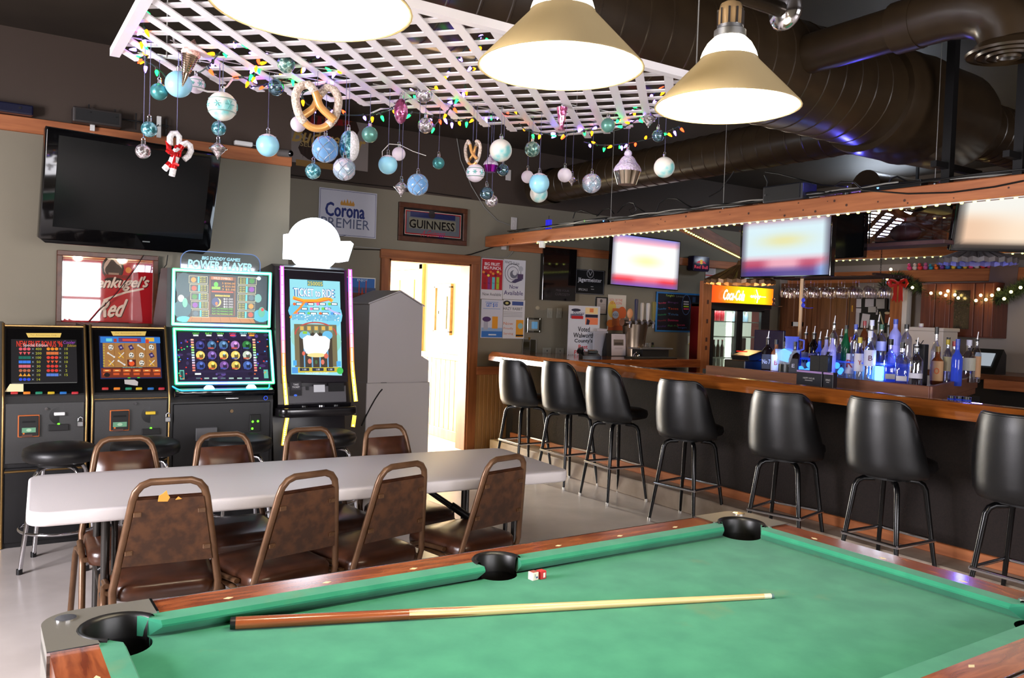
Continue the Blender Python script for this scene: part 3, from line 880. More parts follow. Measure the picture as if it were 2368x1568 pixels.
# ================================================================== folding table
TABLE = mat('white_moulded_table_plastic', (206, 200, 200), 0.42, bump=(260, 0.05))
tb = thing('folding_table', 'long white plastic folding table with rounded corners and grey legs', 'table', (1.37, 3.75, 0), R(-3.2))
bm = B(); prism(bm, rrect(2.40, 0.76, 0.075, 7), 0.685, 0.74, bev=0.012, seg=3); obj('tabletop', bm, TABLE, tb, 40)
LEGG = mat('dark_grey_steel_leg', (72, 70, 68), 0.3, 0.8)
for sx in (1, -1):
    for sy in (1, -1):
        bm = B(); x = sx * 0.93
        tube(bm, [(x, sy * 0.27, 0.69), (x, sy * 0.27, 0.42), (x, sy * 0.27, 0.35), (x, sy * 0.29, 0.0)], 0.016, 10)
        tube(bm, [(x - sx * 0.035, sy * 0.24, 0.69), (x - sx * 0.035, sy * 0.24, 0.35), (x - sx * 0.01, sy * 0.26, 0.3)], 0.012, 8); obj('leg', bm, LEGG, tb, 50)
        bm = B(); cyl(bm, (x, sy * 0.29, 0), (x, sy * 0.29, 0.03), 0.02, n=10); obj('foot', bm, BLACK, tb, 50)
    bm = B(); cyl(bm, (sx * 0.93, -0.27, 0.33), (sx * 0.93, 0.27, 0.33), 0.012); cyl(bm, (sx * 0.93, -0.27, 0.64), (sx * 0.93, 0.27, 0.64), 0.012); obj('crossbar', bm, LEGG, tb, 50)
    bm = B(); cyl(bm, (sx * 0.93, -0.1, 0.36), (sx * 0.5, -0.02, 0.66), 0.012); cyl(bm, (sx * 0.8, -0.08, 0.45), (sx * 0.68, -0.055, 0.535), 0.02); cyl(bm, (sx * 0.93, 0.1, 0.36), (sx * 0.5, 0.02, 0.66), 0.012); obj('brace', bm, BLACK, tb, 50)

# ================================================================== stacking chairs
CHF = noisy('bronze_painted_tube', (96, 68, 46), (110, 80, 56), 20, rough=0.35, metal=0.35)
VINYL = noisy('dark_brown_vinyl', (52, 28, 18), (74, 42, 26), 12, rough=0.28, bump=0.1, spec=0.5)
BOARD = noisy('mottled_brown_back_board', (58, 33, 16), (86, 52, 27), 26, rough=0.45, detail=8, lo=0.38, hi=0.62)
def make_chair(label):
    t = thing('stacking_chair', label, 'chair', group='brown stacking chairs around the folding table')
    def U(s): return [(s * 0.186, -0.18, 0.37), (s * 0.188, -0.2, 0.44), (s * 0.13, -0.272, 0.79), (s * 0.12, -0.28, 0.825), (s * 0.1, -0.285, 0.85), (s * 0.07, -0.287, 0.862)]
    bm = B(); tube(bm, U(-1) + U(1)[::-1], 0.0145, 10, sq=0.8); obj('back_frame', bm, CHF, t, 60)
    # padded back: front vinyl and rear board, trapezoid following the frame
    def trap(off, inset, z0, z1, bulge=0.0, n=8, m_=8):
        g = []
        for j in range(m_ + 1):
            v = j / m_; z = z0 + (z1 - z0) * v
            y = -0.2 - (z - 0.44) / 0.35 * 0.072
            w = (0.188 - (z - 0.44) / 0.35 * 0.058) - inset
            for i in range(n + 1):
                u = i / n; bl = bulge * (1 - (2 * u - 1) ** 4) * (1 - (2 * v - 1) ** 6)
                g.append(((2 * u - 1) * w, y + off + bl, z))
        return g
    def sheet(a, b_, n=8, m_=8):
        vs = a + b_; k = len(a); fs = []
        for j in range(m_):
            for i in range(n):
                q = j * (n + 1) + i; fs.append((q, q + 1, q + n + 2, q + n + 1)); fs.append((k + q, k + q + n + 1, k + q + n + 2, k + q + 1))
        rim = [i for i in range(n + 1)] + [(j + 1) * (n + 1) + n for j in range(m_)] + [m_ * (n + 1) + i for i in range(n - 1, -1, -1)] + [j * (n + 1) for j in range(m_ - 1, 0, -1)]
        for i in range(len(rim)):
            a_, c_ = rim[i], rim[(i + 1) % len(rim)]; fs.append((a_, k + a_, k + c_, c_))
        return (vs, [], fs)
    bk = obj('backrest', sheet(trap(-0.004, 0.014, 0.54, 0.802), trap(0.008, 0.014, 0.54, 0.806, 0.035)), VINYL, t, 50)
    obj('back_board', sheet(trap(-0.012, 0.012, 0.536, 0.796), trap(-0.006, 0.012, 0.536, 0.796)), BOARD, bk, 30)
    for s in (-1, 1):
        for z in (0.59, 0.74):
            bm = B(); w = (0.188 - (z - 0.44) / 0.35 * 0.058) - 0.026; y = -0.2 - (z - 0.44) / 0.35 * 0.072 - 0.015
            bx(bm, (s * w, y, z), (0.028, 0.006, 0.018), 0.002, 1); cyl(bm, (s * (w - 0.006), y - 0.003, z), (s * (w - 0.006), y - 0.006, z), 0.005, n=8); obj('bracket', bm, CHF, t)
    # seat cushion: rounded, domed, crowned
    prof = rrect(0.385, 0.42, 0.07, 5)
    bm = B(); L_ = []
    for (z, k) in ((0.39, 0.93), (0.395, 0.985), (0.42, 1.0), (0.445, 0.99), (0.458, 0.94), (0.466, 0.82), (0.471, 0.55), (0.473, 0.2)):
        L_.append([bm.verts.new((x * k * (1.0 + 0.04 * (y / 0.21)), y * k, z)) for x, y in prof])
    for a, b_ in zip(L_[:-1], L_[1:]):
        for i in range(len(prof)):
            j = (i + 1) % len(prof); bm.faces.new((a[i], a[j], b_[j], b_[i]))
    bm.faces.new(L_[0][::-1]); bm.faces.new(L_[-1]); obj('seat', bm, VINYL, t, 180)
    for s in (-1, 1):
        bm = B(); tube(bm, [(s * 0.205, -0.10, 0.43), (s * 0.212, 0.06, 0.425), (s * 0.213, 0.10, 0.415), (s * 0.214, 0.125, 0.385), (s * 0.222, 0.2, 0.0)], 0.0135, 10, sq=0.8); obj('leg', bm, CHF, t, 60)
        bm = B(); tube(bm, [(s * 0.205, 0.10, 0.405), (s * 0.212, -0.08, 0.405), (s * 0.214, -0.13, 0.395), (s * 0.216, -0.16, 0.36), (s * 0.226, -0.265, 0.0)], 0.0135, 10, sq=0.8); obj('leg', bm, CHF, t, 60)
    bm = B(); bx(bm, (0, 0.13, 0.408), (0.42, 0.022, 0.016)); bx(bm, (0, -0.12, 0.405), (0.42, 0.022, 0.016)); obj('seat_frame', bm, CHF, t)
    return t
def chair_at(o, bx_, by_, yaw):
    # bx_, by_: middle of the back's top edge
    a = -yaw
    off = Matrix.Rotation(a, 3, 'Z') @ Vector((0, -0.287, 0))
    o.location = (bx_ - off.x, by_ - off.y, 0); o.rotation_euler = (0, 0, a)
ch = make_chair('brown chair with a torn yellow patch on its back top, nearest the metal pool corner')
chair_at(ch, 0.61, 3.24, R(5))
bm = B(); bmv = [(-0.045, 0.79), (-0.012, 0.788), (-0.004, 0.803), (-0.012, 0.815), (-0.016, 0.829), (-0.028, 0.818), (-0.042, 0.81)]
prism(bm, bmv, -0.3, -0.292, 'XZ'); prism(bm, [(0.015, 0.792), (0.038, 0.794), (0.026, 0.803)], -0.3, -0.292, 'XZ'); torn = obj('torn_foam', bm, mat('yellow_foam', (214, 150, 62), 0.9), None)
NEAR = [((1.115, 3.15), -13, 'brown chair, second from the left on the near side of the white table'), ((1.545, 3.19), -14, 'brown chair, third from the left on the near side of the white table'), ((2.06, 3.17), -13, 'brown chair at the right end of the near side of the white table')]
FAR = [((0.60, 4.33), 180, 'brown chair, leftmost on the far side of the white table'), ((1.055, 4.30), 178, 'brown chair, second from the left on the far side of the white table'), ((1.515, 4.33), 176, 'brown chair facing the tall portrait-screen game from across the white table'), ((1.955, 4.30), 176, 'brown chair on the far side of the table, in front of the white cabinet')]
for (p, yw, lab) in NEAR + FAR:
    c = dup(ch, label=lab); chair_at(c, p[0], p[1], R(yw))
torn.parent = ch

# ================================================================== bar stools
BVINYL = mat('black_vinyl', (17, 17, 18), 0.4, bump=(220, 0.04))
BLEG = mat('black_enamel_leg', (12, 12, 13), 0.22, 0.3)
def make_stool(label):
    t = thing('bar_stool', label, 'stool', group='black bucket bar stools along the bar')
    # seat
    bm = B(); lathe(bm, [(0.001, 0.66), (0.15, 0.66), (0.205, 0.675), (0.215, 0.70), (0.208, 0.73), (0.17, 0.745), (0.001, 0.75)], 28); 
    for v in bm.verts: v.co.y = v.co.y * 1.08 + 0.055
    obj('seat', bm, BVINYL, t, 60)
    # wrap-around back shell, facing +Y
    bm = B(); NS = 30; NH = 10; inn, outr = [], []
    for i in range(NS + 1):
        a = -84 + 168 * i / NS; s = abs(a)
        if s < 40: top = 1.075
        elif s < 62: top = 1.075 - 0.06 * ((s - 40) / 22) ** 2
        else: top = 1.015 - 0.26 * ((s - 62) / 22) ** 1.0
        A = R(a - 90); ci, co_ = [], []
        for j in range(NH + 1):
            v = j / NH; z = 0.655 + (top - 0.655) * v
            lean = 0.045 * (z - 0.655) / 0.43
            rb = 0.218 + (0.012 * math.sin(PI * min(1, v * 1.15)))
            px_ = math.cos(A); py_ = math.sin(A)
            edge = 1.0 - 0.5 * max(0, (v - 0.86) / 0.14) ** 2 if v > 0.86 else 1.0
            bot = 1.0 - 0.5 * max(0, (0.1 - v) / 0.1) ** 2
            th = 0.028 * edge * bot
            rm = rb - 0.0
            k = 1.0 + (0.12 if s < 60 else 0.06)
            co_.append(((rm + th) * px_, (rm + th) * py_ * 0.95 - lean * max(0, -py_), z)); ci.append(((rm - th) * px_, (rm - th) * py_ * 0.95 - lean * max(0, -py_), z))
        outr.append(co_); inn.append(ci)
    vo = [[bm.verts.new(p) for p in c] for c in outr]; vi = [[bm.verts.new(p) for p in c] for c in inn]
    for i in range(NS):
        for j in range(NH):
            bm.faces.new((vo[i][j], vo[i + 1][j], vo[i + 1][j + 1], vo[i][j + 1])); bm.faces.new((vi[i + 1][j], vi[i][j], vi[i][j + 1], vi[i + 1][j + 1]))
        bm.faces.new((vo[i][NH], vo[i + 1][NH], vi[i + 1][NH], vi[i][NH])); bm.faces.new((vo[i + 1][0], vo[i][0], vi[i][0], vi[i + 1][0]))
    for i in (0, NS):
        for j in range(NH): bm.faces.new((vo[i][j], vo[i][j + 1], vi[i][j + 1], vi[i][j]) if i == 0 else (vi[i][j], vi[i][j + 1], vo[i][j + 1], vo[i][j]))
    bmesh.ops.recalc_face_normals(bm, faces=bm.faces)
    bk = obj('backrest', bm, BVINYL, t, 70)
    bm = B(); tube(bm, [((a[NH][0] + b_[NH][0]) / 2, (a[NH][1] + b_[NH][1]) / 2, a[NH][2] + 0.004) for a, b_ in zip(outr, inn)], 0.011, 8); obj('piping', bm, BVINYL, bk, 180)
    bm = B(); cyl(bm, (0, 0, 0.625), (0, 0, 0.662), 0.11, n=20); bx(bm, (0, 0, 0.63), (0.2, 0.2, 0.012), 0.003, 1); obj('swivel_plate', bm, BLACKM, t, 40)
    for sx in (1, -1):
        for sy in (1, -1):
            bm = B(); tube(bm, [(sx * 0.06, sy * 0.06, 0.618), (sx * 0.105, sy * 0.105, 0.615), (sx * 0.125, sy * 0.125, 0.60), (sx * 0.136, sy * 0.136, 0.57), (sx * 0.165, sy * 0.165, 0.3), (sx * 0.197, sy * 0.197, 0.02)], [0.0155, 0.0165, 0.0165, 0.0165, 0.0145, 0.0105], 10)
            lg = obj('leg', bm, BLEG, t, 60)
            bm = B(); lathe(bm, [(0.001, 0), (0.013, 0), (0.013, 0.022), (0.01, 0.026)], 10, (sx * 0.199, sy * 0.199, 0)); obj('glide', bm, mat('pale_glide', (196, 192, 186), 0.4, 0.4), lg, 40)
    q = 0.178
    for (a, b_) in (((-q, -q), (q, -q)), ((q, -q), (q, q)), ((q, q), (-q, q)), ((-q, q), (-q, -q))):
        bm = B(); cyl(bm, (a[0], a[1], 0.29), (b_[0], b_[1], 0.29), 0.0105, n=10); obj('footrest_bar', bm, CHROME, t, 60)
    return t
ST = [((4.49, 6.62), 0.0, 'black bar stool at the far end of the bar, by the doorway'), ((4.50, 5.92), 3, 'black bar stool, second from the doorway'), ((4.50, 5.27), -4, 'black bar stool, third from the doorway'), ((4.50, 4.41), 10, 'black bar stool, fourth from the doorway'), ((4.50, 3.52), 14, 'black bar stool in the middle of the gap beneath the large lit television'), ((4.49, 2.78), -2, 'black bar stool second from the right edge, tall against the bottles'), ((4.49, 2.03), 0, 'black bar stool cut off by the right edge of the photo')]
st0 = None
for (p, a, lab) in ST:
    if st0 is None: st0 = make_stool(lab); o = st0
    else: o = dup(st0, label=lab)
    o.location = (p[0], p[1], 0); o.rotation_euler = (0, 0, -PI / 2 + R(a))
    if p[1] < 3 or 5 < p[1] < 6: o.scale = (1, 1, 1.03)

# ================================================================== round stools at the game machines
def make_round(label):
    t = thing('round_stool', label, 'stool', group='round stools in front of the game machines')
    bm = B(); lathe(bm, [(0.001, 0.60), (0.17, 0.60), (0.19, 0.612), (0.198, 0.64), (0.19, 0.672), (0.17, 0.682), (0.15, 0.69), (0.08, 0.7), (0.001, 0.702)], 32); obj('seat', bm, BVINYL, t, 60)
    bm = B(); cyl(bm, (0, 0, 0.575), (0, 0, 0.6), 0.12, n=20); obj('swivel_plate', bm, BLACKM, t, 40)
    for a in (0, PI / 2):
        bm = B(); Rm = Matrix.Rotation(a + PI / 4, 3, 'Z')
        pts = [(-0.235, 0, 0.0), (-0.2, 0, 0.25), (-0.165, 0, 0.48), (-0.155, 0, 0.53), (-0.13, 0, 0.562), (-0.09, 0, 0.572), (0.09, 0, 0.572), (0.13, 0, 0.562), (0.155, 0, 0.53), (0.165, 0, 0.48), (0.2, 0, 0.25), (0.235, 0, 0.0)]
        tube(bm, [Rm @ Vector(p) for p in pts], 0.0125, 10); lg = obj('leg', bm, CHROME, t, 60)
        for s in (-1, 1):
            bm = B(); e = Rm @ Vector((s * 0.235, 0, 0)); cyl(bm, (e.x, e.y, 0), (e.x, e.y, 0.03), 0.016, n=10); obj('rubber_foot', bm, BLACK, lg, 40)
    bm = B(); q = 0.205; tube(bm, [(q * math.cos(2 * PI * i / 32), q * math.sin(2 * PI * i / 32), 0.22) for i in range(32)], 0.009, 8, closed=True); obj('footrest_ring', bm, CHROME, t, 60)
    return t
RS = [((0.405, 5.33), 'round black stool at the leftmost game machine'), ((0.86, 5.36), 'round black stool at the second game machine from the left'), ((1.41, 5.3), 'round black stool at the machine with two stacked screens'), ((2.0, 5.34), 'round black stool at the tall machine with the glowing disc')]
rs0 = None
for (p, lab) in RS:
    if rs0 is None: rs0 = make_round(lab); o = rs0
    else: o = dup(rs0, label=lab)
    o.location = (p[0], p[1], 0); o.rotation_euler = (0, 0, rnd.uniform(-0.3, 0.3))

# ================================================================== pool table light
LAMPX = [0.50, 1.06, 1.583]
lt = thing('pool_table_light', 'three-shade billiard lamp on a dark bar with chrome ends above the pool table', 'lamp', (0, 1.47, 2.075))
BAR = mat('dark_bronze_bar', (40, 32, 24), 0.25, 0.8)
zbar = 0.285
bm = B(); cyl(bm, (0.1, 0, zbar), (1.79, 0, zbar), 0.02, n=16); obj('bar', bm, BAR, lt, 40)
for x in (0.1, 1.79):
    bm = B(); s = 1 if x > 1 else -1
    lathe(bm, [(0.001, 0.02), (0.02, 0.022), (0.045, 0.012), (0.052, 0.0), (0.045, -0.012), (0.02, -0.02)], 24, (x, 0, zbar), axis='X'); obj('end_cap', bm, CHROME, lt, 180)
for x in (0.52, 1.583):
    bm = B(); cyl(bm, (x, 0, zbar + 0.02), (x, 0, zbar + 0.12), 0.017, n=14); cyl(bm, (x, 0, zbar + 0.12), (x, 0, 1.33), 0.006, n=8); obj('hanger', bm, STEEL, lt, 40)
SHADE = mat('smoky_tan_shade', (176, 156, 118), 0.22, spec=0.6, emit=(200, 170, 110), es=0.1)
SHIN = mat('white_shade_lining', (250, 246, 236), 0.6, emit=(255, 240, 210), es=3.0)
DOME = emis('lit_opal_glass', (255, 238, 205), 60.0)
BULB = emis('bulb_glow', (255, 236, 200), 30.0)
CLEAR_G = clear('lamp_neck_glass', (220, 205, 180), 0.25, 0.08)
for x in LAMPX:
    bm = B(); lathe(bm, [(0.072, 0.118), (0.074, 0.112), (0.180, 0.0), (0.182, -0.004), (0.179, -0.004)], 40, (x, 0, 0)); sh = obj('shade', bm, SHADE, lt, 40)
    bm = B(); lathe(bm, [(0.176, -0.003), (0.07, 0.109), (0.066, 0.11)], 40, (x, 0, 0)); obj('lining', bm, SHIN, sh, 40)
    bm = B(); lathe(bm, [(0.072, 0.116), (0.066, 0.135), (0.055, 0.155), (0.042, 0.168), (0.038, 0.172)], 28, (x, 0, 0)); obj('opal_dome', bm, DOME, lt, 40)
    bm = B(); lathe(bm, [(0.04, 0.168), (0.04, 0.188), (0.033, 0.192), (0.033, 0.2)], 20, (x, 0, 0)); obj('collar', bm, STEEL, lt, 40)
    bm = B(); lathe(bm, [(0.03, 0.192), (0.031, 0.235), (0.026, 0.255), (0.01, 0.264), (0.001, 0.265)], 20, (x, 0, 0))
    obj('socket_cover', bm, mat('ribbed_glass_cover', (170, 140, 100), 0.2, 0.4), lt, 60)
    for k in range(10):
        a = 2 * PI * k / 10; bm = B(); cyl(bm, (x + 0.0315 * math.cos(a), 0.0315 * math.sin(a), 0.2), (x + 0.0315 * math.cos(a), 0.0315 * math.sin(a), 0.24), 0.003, n=6); obj('rib', bm, CHROME, lt)
    bm = B(); ball(bm, (x, 0, 0.06), 0.04, 16, (1, 1, 1.2)); obj('bulb', bm, BULB, lt, 180)
    light('pool_lamp_bulb', 'POINT', (x, 1.47, 2.075 + 0.0), 20, (1.0, 0.86, 0.64), radius=0.05)
# dust clump and chain by the right shade
bm = B(); tube(bm, [(1.625, 0.0, 0.19), (1.645, 0, 0.16), (1.662, 0.0, 0.12), (1.672, 0, 0.085)], 0.003, 6); obj('bead_chain', bm, CHROME, lt, 60)

# ================================================================== planes that carry print
class Plane:
    """a flat face in the room; turns a place in the photograph into a place on that face"""
    def __init__(self, o, rot):
        self.o = Vector(o); from mathutils import Euler
        M = Euler(rot).to_matrix(); self.rot = rot
        self.ex, self.ey, self.ez = M @ Vector((1, 0, 0)), M @ Vector((0, 1, 0)), M @ Vector((0, 0, 1))

    def hit(self, px, py):
        d = ray(px, py); return OC + d * ((self.o - OC).dot(self.ez) / d.dot(self.ez))

    def uv(self, px, py):
        q = self.hit(px, py) - self.o; return (q.dot(self.ex), q.dot(self.ey))

    def k(self, px, py):
        a, b_, c = self.uv(px, py), self.uv(px + 1, py), self.uv(px, py + 1)
        return abs(b_[0] - a[0]), abs(c[1] - a[1])

    def quad(self, *pts):
        """centre, width, height of a rectangle seen at four corners TL TR BR BL"""
        q = [self.uv(*p) for p in pts]
        w = ((q[1][0] - q[0][0]) + (q[2][0] - q[3][0])) / 2; h = ((q[0][1] - q[3][1]) + (q[1][1] - q[2][1])) / 2
        return sum(p[0] for p in q) / 4, sum(p[1] for p in q) / 4, w, h


class PP(Print):
    """print laid out on a Plane"""
    def __init__(self, pl, off=(0, 0)): super().__init__(); self.pl = pl; self.off = off
    def at(self, x, y): u, v = self.pl.uv(x, y); return u - self.off[0], v - self.off[1]
    def R(self, x, y, w, h, c): u, v = self.at(x, y); kx, ky = self.pl.k(x, y); return self.rect(u, v, w * kx, h * ky, c)
    def E(self, x, y, w, h, c, n=14): u, v = self.at(x, y); kx, ky = self.pl.k(x, y); return self.ell(u, v, w * kx / 2, h * ky / 2, c, n)
    def T(self, s, x, y, h, c, w=None, **kw):
        u, v = self.at(x, y); kx, ky = self.pl.k(x, y)
        return self.text(s, u, v, h * ky, c, w=(w * kx if w else None), **kw)
    def L(self, pts, w, c): kx = self.pl.k(*pts[0])[0]; return self.line([self.at(*p) for p in pts], w * kx, c)
    def G(self, pts, c): return self.poly([self.at(*p) for p in pts], c)


def board(name, label, cat, pl, TL, TR, BR, BL, th=0.01, m=None, frame=None, fm=None, group=None, inset=0.0):
    """a flat sign with thickness (and frame) at its place on a wall plane; returns root and a PP centred on it"""
    cx, cy, w, h = pl.quad(TL, TR, BR, BL)
    t = thing(name, label, cat, pl.o + pl.ex * cx + pl.ey * cy, rot=pl.rot, group=group)
    bm = B(); bx(bm, (0, 0, th / 2), (w - 2 * inset, h - 2 * inset, th), min(0.002, th / 4), 1); obj('panel', bm, m or WHITE, t)
    if frame:
        for (c, s) in (((0, h / 2 - frame / 2, th), (w, frame, th * 2)), ((0, -h / 2 + frame / 2, th), (w, frame, th * 2)), ((-w / 2 + frame / 2, 0, th), (frame, h - 2 * frame, th * 2)), ((w / 2 - frame / 2, 0, th), (frame, h - 2 * frame, th * 2))):
            bm = B(); bx(bm, c, s, 0.003, 1); obj('frame_side', bm, fm or CASE, t)
    pp = PP(pl, (cx, cy)); pp.root = t; pp.w = w; pp.h = h; pp.th = th
    return t, pp


LEFTW = Plane((0, 6.745, 0), WALL_Y)
BACKW = Plane((0, 7.845, 0), WALL_Y)
RIGHTW = Plane((9.695, 0, 0), WALL_X)
MIRROR_PRINT = attr_mat('print_under_glass', 0.03, spec=1.0)
_mp = MIRROR_PRINT.node_tree.nodes['Principled BSDF']; _mp.inputs['Coat Weight'].default_value = 1.0; _mp.inputs['Coat Roughness'].default_value = 0.01; _mp.inputs['Coat IOR'].default_value = 1.8

# ================================================================== the two small game cabinets
GOLD = mat('worn_gold_edge', (150, 120, 74), 0.3, 0.9)
CABB = mat('black_cabinet_laminate', (20, 20, 22), 0.4, bump=(300, 0.05))
CABG = mat('dark_grey_speckled_panel', (52, 52, 52), 0.5, bump=(220, 0.1))
def cabinet(label, xa, xb, kind):
    xm = (xa + xb) / 2; w = xb - xa; yf = 5.79
    t = thing('game_cabinet', label, 'arcade machine', (xm, yf, 0))
    body = [(0, 0), (0, 0.885), (0.012, 0.925), (0.205, 1.345), (0.66, 1.345), (0.66, 0)]
    bm = B(); prism(bm, body, -w / 2 + 0.018, w / 2 - 0.018, 'YZ'); obj('body', bm, CABB, t)
    side = [(-0.012, 0), (-0.012, 0.89), (0.0, 0.935), (0.195, 1.362), (0.67, 1.362), (0.67, 0)]
    for s in (-1, 1):
        bm = B(); x0 = s * (w / 2 - 0.018); prism(bm, side, min(x0, s * w / 2), max(x0, s * w / 2), 'YZ'); sd = obj('side_panel', bm, CABB, t)
        bm = B(); tube(bm, [(s * (w / 2 - 0.009), y - 0.002, z + 0.003) for y, z in side[:4]], 0.0075, 8); obj('gold_edge', bm, GOLD, sd, 60)
    bm = B(); bx(bm, (0, 0.2, 1.35), (w - 0.03, 0.03, 0.012), 0.003); obj('top_trim', bm, GOLD, t)
    pF = Plane((xm, yf, 0), WALL_Y)
    tilt = math.atan2(0.193, 0.42); pS = Plane((xm, yf + 0.012, 0.925), (PI / 2 - tilt, 0, 0))
    Lo = Vector((0, 0.012, 0.925))
    def onS(px, py, off=0.0): q = pS.hit(px, py) + pS.ez * off - t.location; return q
    dx = 0 if kind == 0 else 0
    # glass, screen
    bm = B(); bx(bm, (0, 0.235, 0.002), (w - 0.05, 0.45, 0.006)); obj('bezel', bm, mat('black_glass', (6, 6, 7), 0.08, spec=0.6), t, loc=Lo, rot=(PI / 2 - tilt, 0, 0))
    pp = PP(pS)
    if kind == 0:
        pp.R(103, 836, 152, 101, (30, 28, 30)); pp.R(104, 886.5, 150, 1.5, (120, 120, 118))
        pp.T("NEW FRUIT BONUS '96", 92, 796, 14, (240, 60, 40), 106, bold=0.0004); pp.T('Special Edition', 82, 800, 9, (245, 225, 225), 56)
        pp.T('Cooler', 160, 792.5, 7, (170, 70, 200), 28, shear=0.2); pp.T('Edition', 166, 800, 6, (190, 160, 50), 20, shear=0.2)
        ys = [808, 818, 828, 838, 848, 858, 868, 878.5]
        L_ = [((240, 96, 108), 'o'), ((240, 96, 100), 'v'), ((24, 112, 96), 'b'), ((60, 130, 240), 'b'), ((232, 110, 124), 'b'), ((196, 110, 70), 'o'), ((244, 166, 50), '^'), ((50, 84, 232), 'o')]
        N_ = ['400', '200', '100', '50', '30', '20', '10', '14']
        R_ = [((250, 150, 40), 'o'), ((232, 120, 60), 'b'), ((240, 66, 50), 'o'), ((240, 96, 56), 'v'), ((232, 60, 50), 'o'), ((232, 60, 50), 'o'), ((90, 130, 220), 'b')]
        M_ = ['10', '10', '10', '10', '5', '2', '15']
        def icons(x, y, c, k):
            for j in (-1, 0, 1):
                if k == 'b': pp.R(x + j * 9.4, y, 9, 6.5, c)
                elif k == 'o': pp.E(x + j * 9.4, y, 8.5, 7, c, 10)
                elif k == 'v': pp.G([(x + j * 9.4 - 4, y - 3), (x + j * 9.4 + 4, y - 3), (x + j * 9.4, y + 3.5)][::-1], c)
                else: pp.G([(x + j * 9.4 - 4.5, y + 3), (x + j * 9.4, y - 4), (x + j * 9.4 + 4.5, y + 3)][::-1], c)
        for k in range(8):
            icons(57, ys[k], *L_[k]); pp.T('x', 76, ys[k], 4, (150, 160, 170)); pp.T(N_[k], 89, ys[k], 5.5, (196, 196, 60))
        for k in range(7):
            icons(121, ys[k], *R_[k]); pp.T('x', 139, ys[k], 4, (150, 160, 170)); pp.T(M_[k], 153, ys[k], 5.5, (196, 196, 60))
        plq, pap, bys, bxs = (101, 776.5), (33, 898, 42, 19), 910, [33, 62, 90, 118, 146, 173]
        lk, bill, tray, padl, led, gl = (106, 944.5), (66, 984), (137, 956), (185, 972), (135, 980.5), 1088
    else:
        pp.R(302, 827, 141, 98, (20, 40, 90)); pp.R(302, 787, 138, 14, (50, 130, 220)); pp.R(300, 787, 52, 10, (110, 60, 110)); pp.R(300, 787, 34, 5, (230, 80, 60)); pp.R(346, 786, 20, 9, (240, 190, 60)); pp.R(252, 787, 14, 7, (110, 220, 230)); pp.R(266, 788, 7, 8, (180, 60, 50)); pp.R(340, 790, 8, 9, (220, 70, 40))
        pp.R(301, 822, 124, 56, (176, 124, 68))
        for k in range(1, 5): pp.L([(240 + k * 24 - 0.5, 795), (241 + k * 24.3, 850)], 0.8, (128, 82, 40))
        for k in range(9): pp.E(240, 799 + k * 6, 4, 4, (200, 180, 60), 8)
        g_ = ['CBBXC', 'XKCCB', 'KXFCK']
        for r in range(3):
            for c in range(5):
                x, y = 256 + c * 23.4 + r * 0.6, 804.5 + r * 18
                q = g_[r][c]
                if q == 'C': pp.E(x, y, 12, 13, (236, 232, 220), 10); pp.E(x - 2, y - 2, 3, 3, (60, 40, 30), 8); pp.E(x + 3, y - 1, 3, 4, (60, 40, 30), 8); pp.R(x, y + 4, 6, 2, (60, 40, 30))
                elif q == 'B': pp.G([(x - 7, y - 3), (x + 1, y - 7), (x + 7, y + 3), (x - 2, y + 7)][::-1], (58, 40, 96)); pp.R(x, y, 5, 4, (170, 150, 190))
                elif q == 'X': pp.L([(x - 7, y - 5), (x + 7, y + 4)], 3, (230, 226, 220)); pp.E(x - 7, y - 5, 5, 5, (230, 226, 220), 8); pp.E(x + 7, y + 4, 5, 5, (230, 226, 220), 8)
                elif q == 'K': pp.L([(x - 6, y + 6), (x + 6, y - 6)], 2, (240, 240, 240)); pp.L([(x - 6, y - 6), (x + 5, y + 6)], 2, (240, 190, 60)); pp.E(x - 5, y + 5, 5, 4, (240, 170, 40), 8)
                else: pp.R(x, y, 20, 16, (90, 30, 20)); pp.E(x, y + 1, 14, 12, (244, 90, 40), 9); pp.E(x - 2, y - 5, 8, 5, (230, 220, 210), 8)
        pp.R(304, 852, 100, 3, (40, 30, 40)); pp.T('TOUCH SELECT LINES', 306, 851.5, 3.5, (110, 220, 220), 46)
        pp.R(304, 863, 138, 22, (126, 46, 22))
        for k in range(6): pp.R(247 + k * 23, 858, 17, 5, (240, 120, 50)); pp.R(245 + k * 23.5, 866, 14, 5, (220, 90, 36)); pp.R(247 + k * 23, 858, 8, 2, (250, 220, 140))
        pp.E(247, 868, 14, 10, (30, 16, 14)); pp.E(298, 875, 7, 2, (60, 240, 70)); pp.E(320, 874.5, 7, 2, (60, 240, 70))
        plq, pap, bys, bxs = (297, 772.5), (303, 886, 33, 14), 900, [243, 270, 297, 321, 348, 373]
        lk, bill, tray, padl, led, gl = (312, 932.5), (275.5, 971), (347, 954), (387, 962), (348, 990), 1067
    pp.build('screen', SCREEN, t, tuple(Lo + Vector((0, -math.cos(tilt), math.sin(tilt))) * 0.006)).rotation_euler = (PI / 2 - tilt, 0, 0)
    # marquee plaque, taped paper
    q = PP(pS); kx = 41
    x, y = plq; q.G([(x - 41, y - 5), (x + 41, y - 5), (x + 38, y + 5), (x - 36, y + 5)][::-1], (206, 178, 92)); q.T('For Amusement Only', x, y, 4, (120, 96, 40), 60)
    q.build('plaque', PAPER, t, tuple(Lo + Vector((0, -math.cos(tilt), math.sin(tilt))) * 0.008)).rotation_euler = (PI / 2 - tilt, 0, 0)
    q = PP(pS); x, y, pw, ph = pap
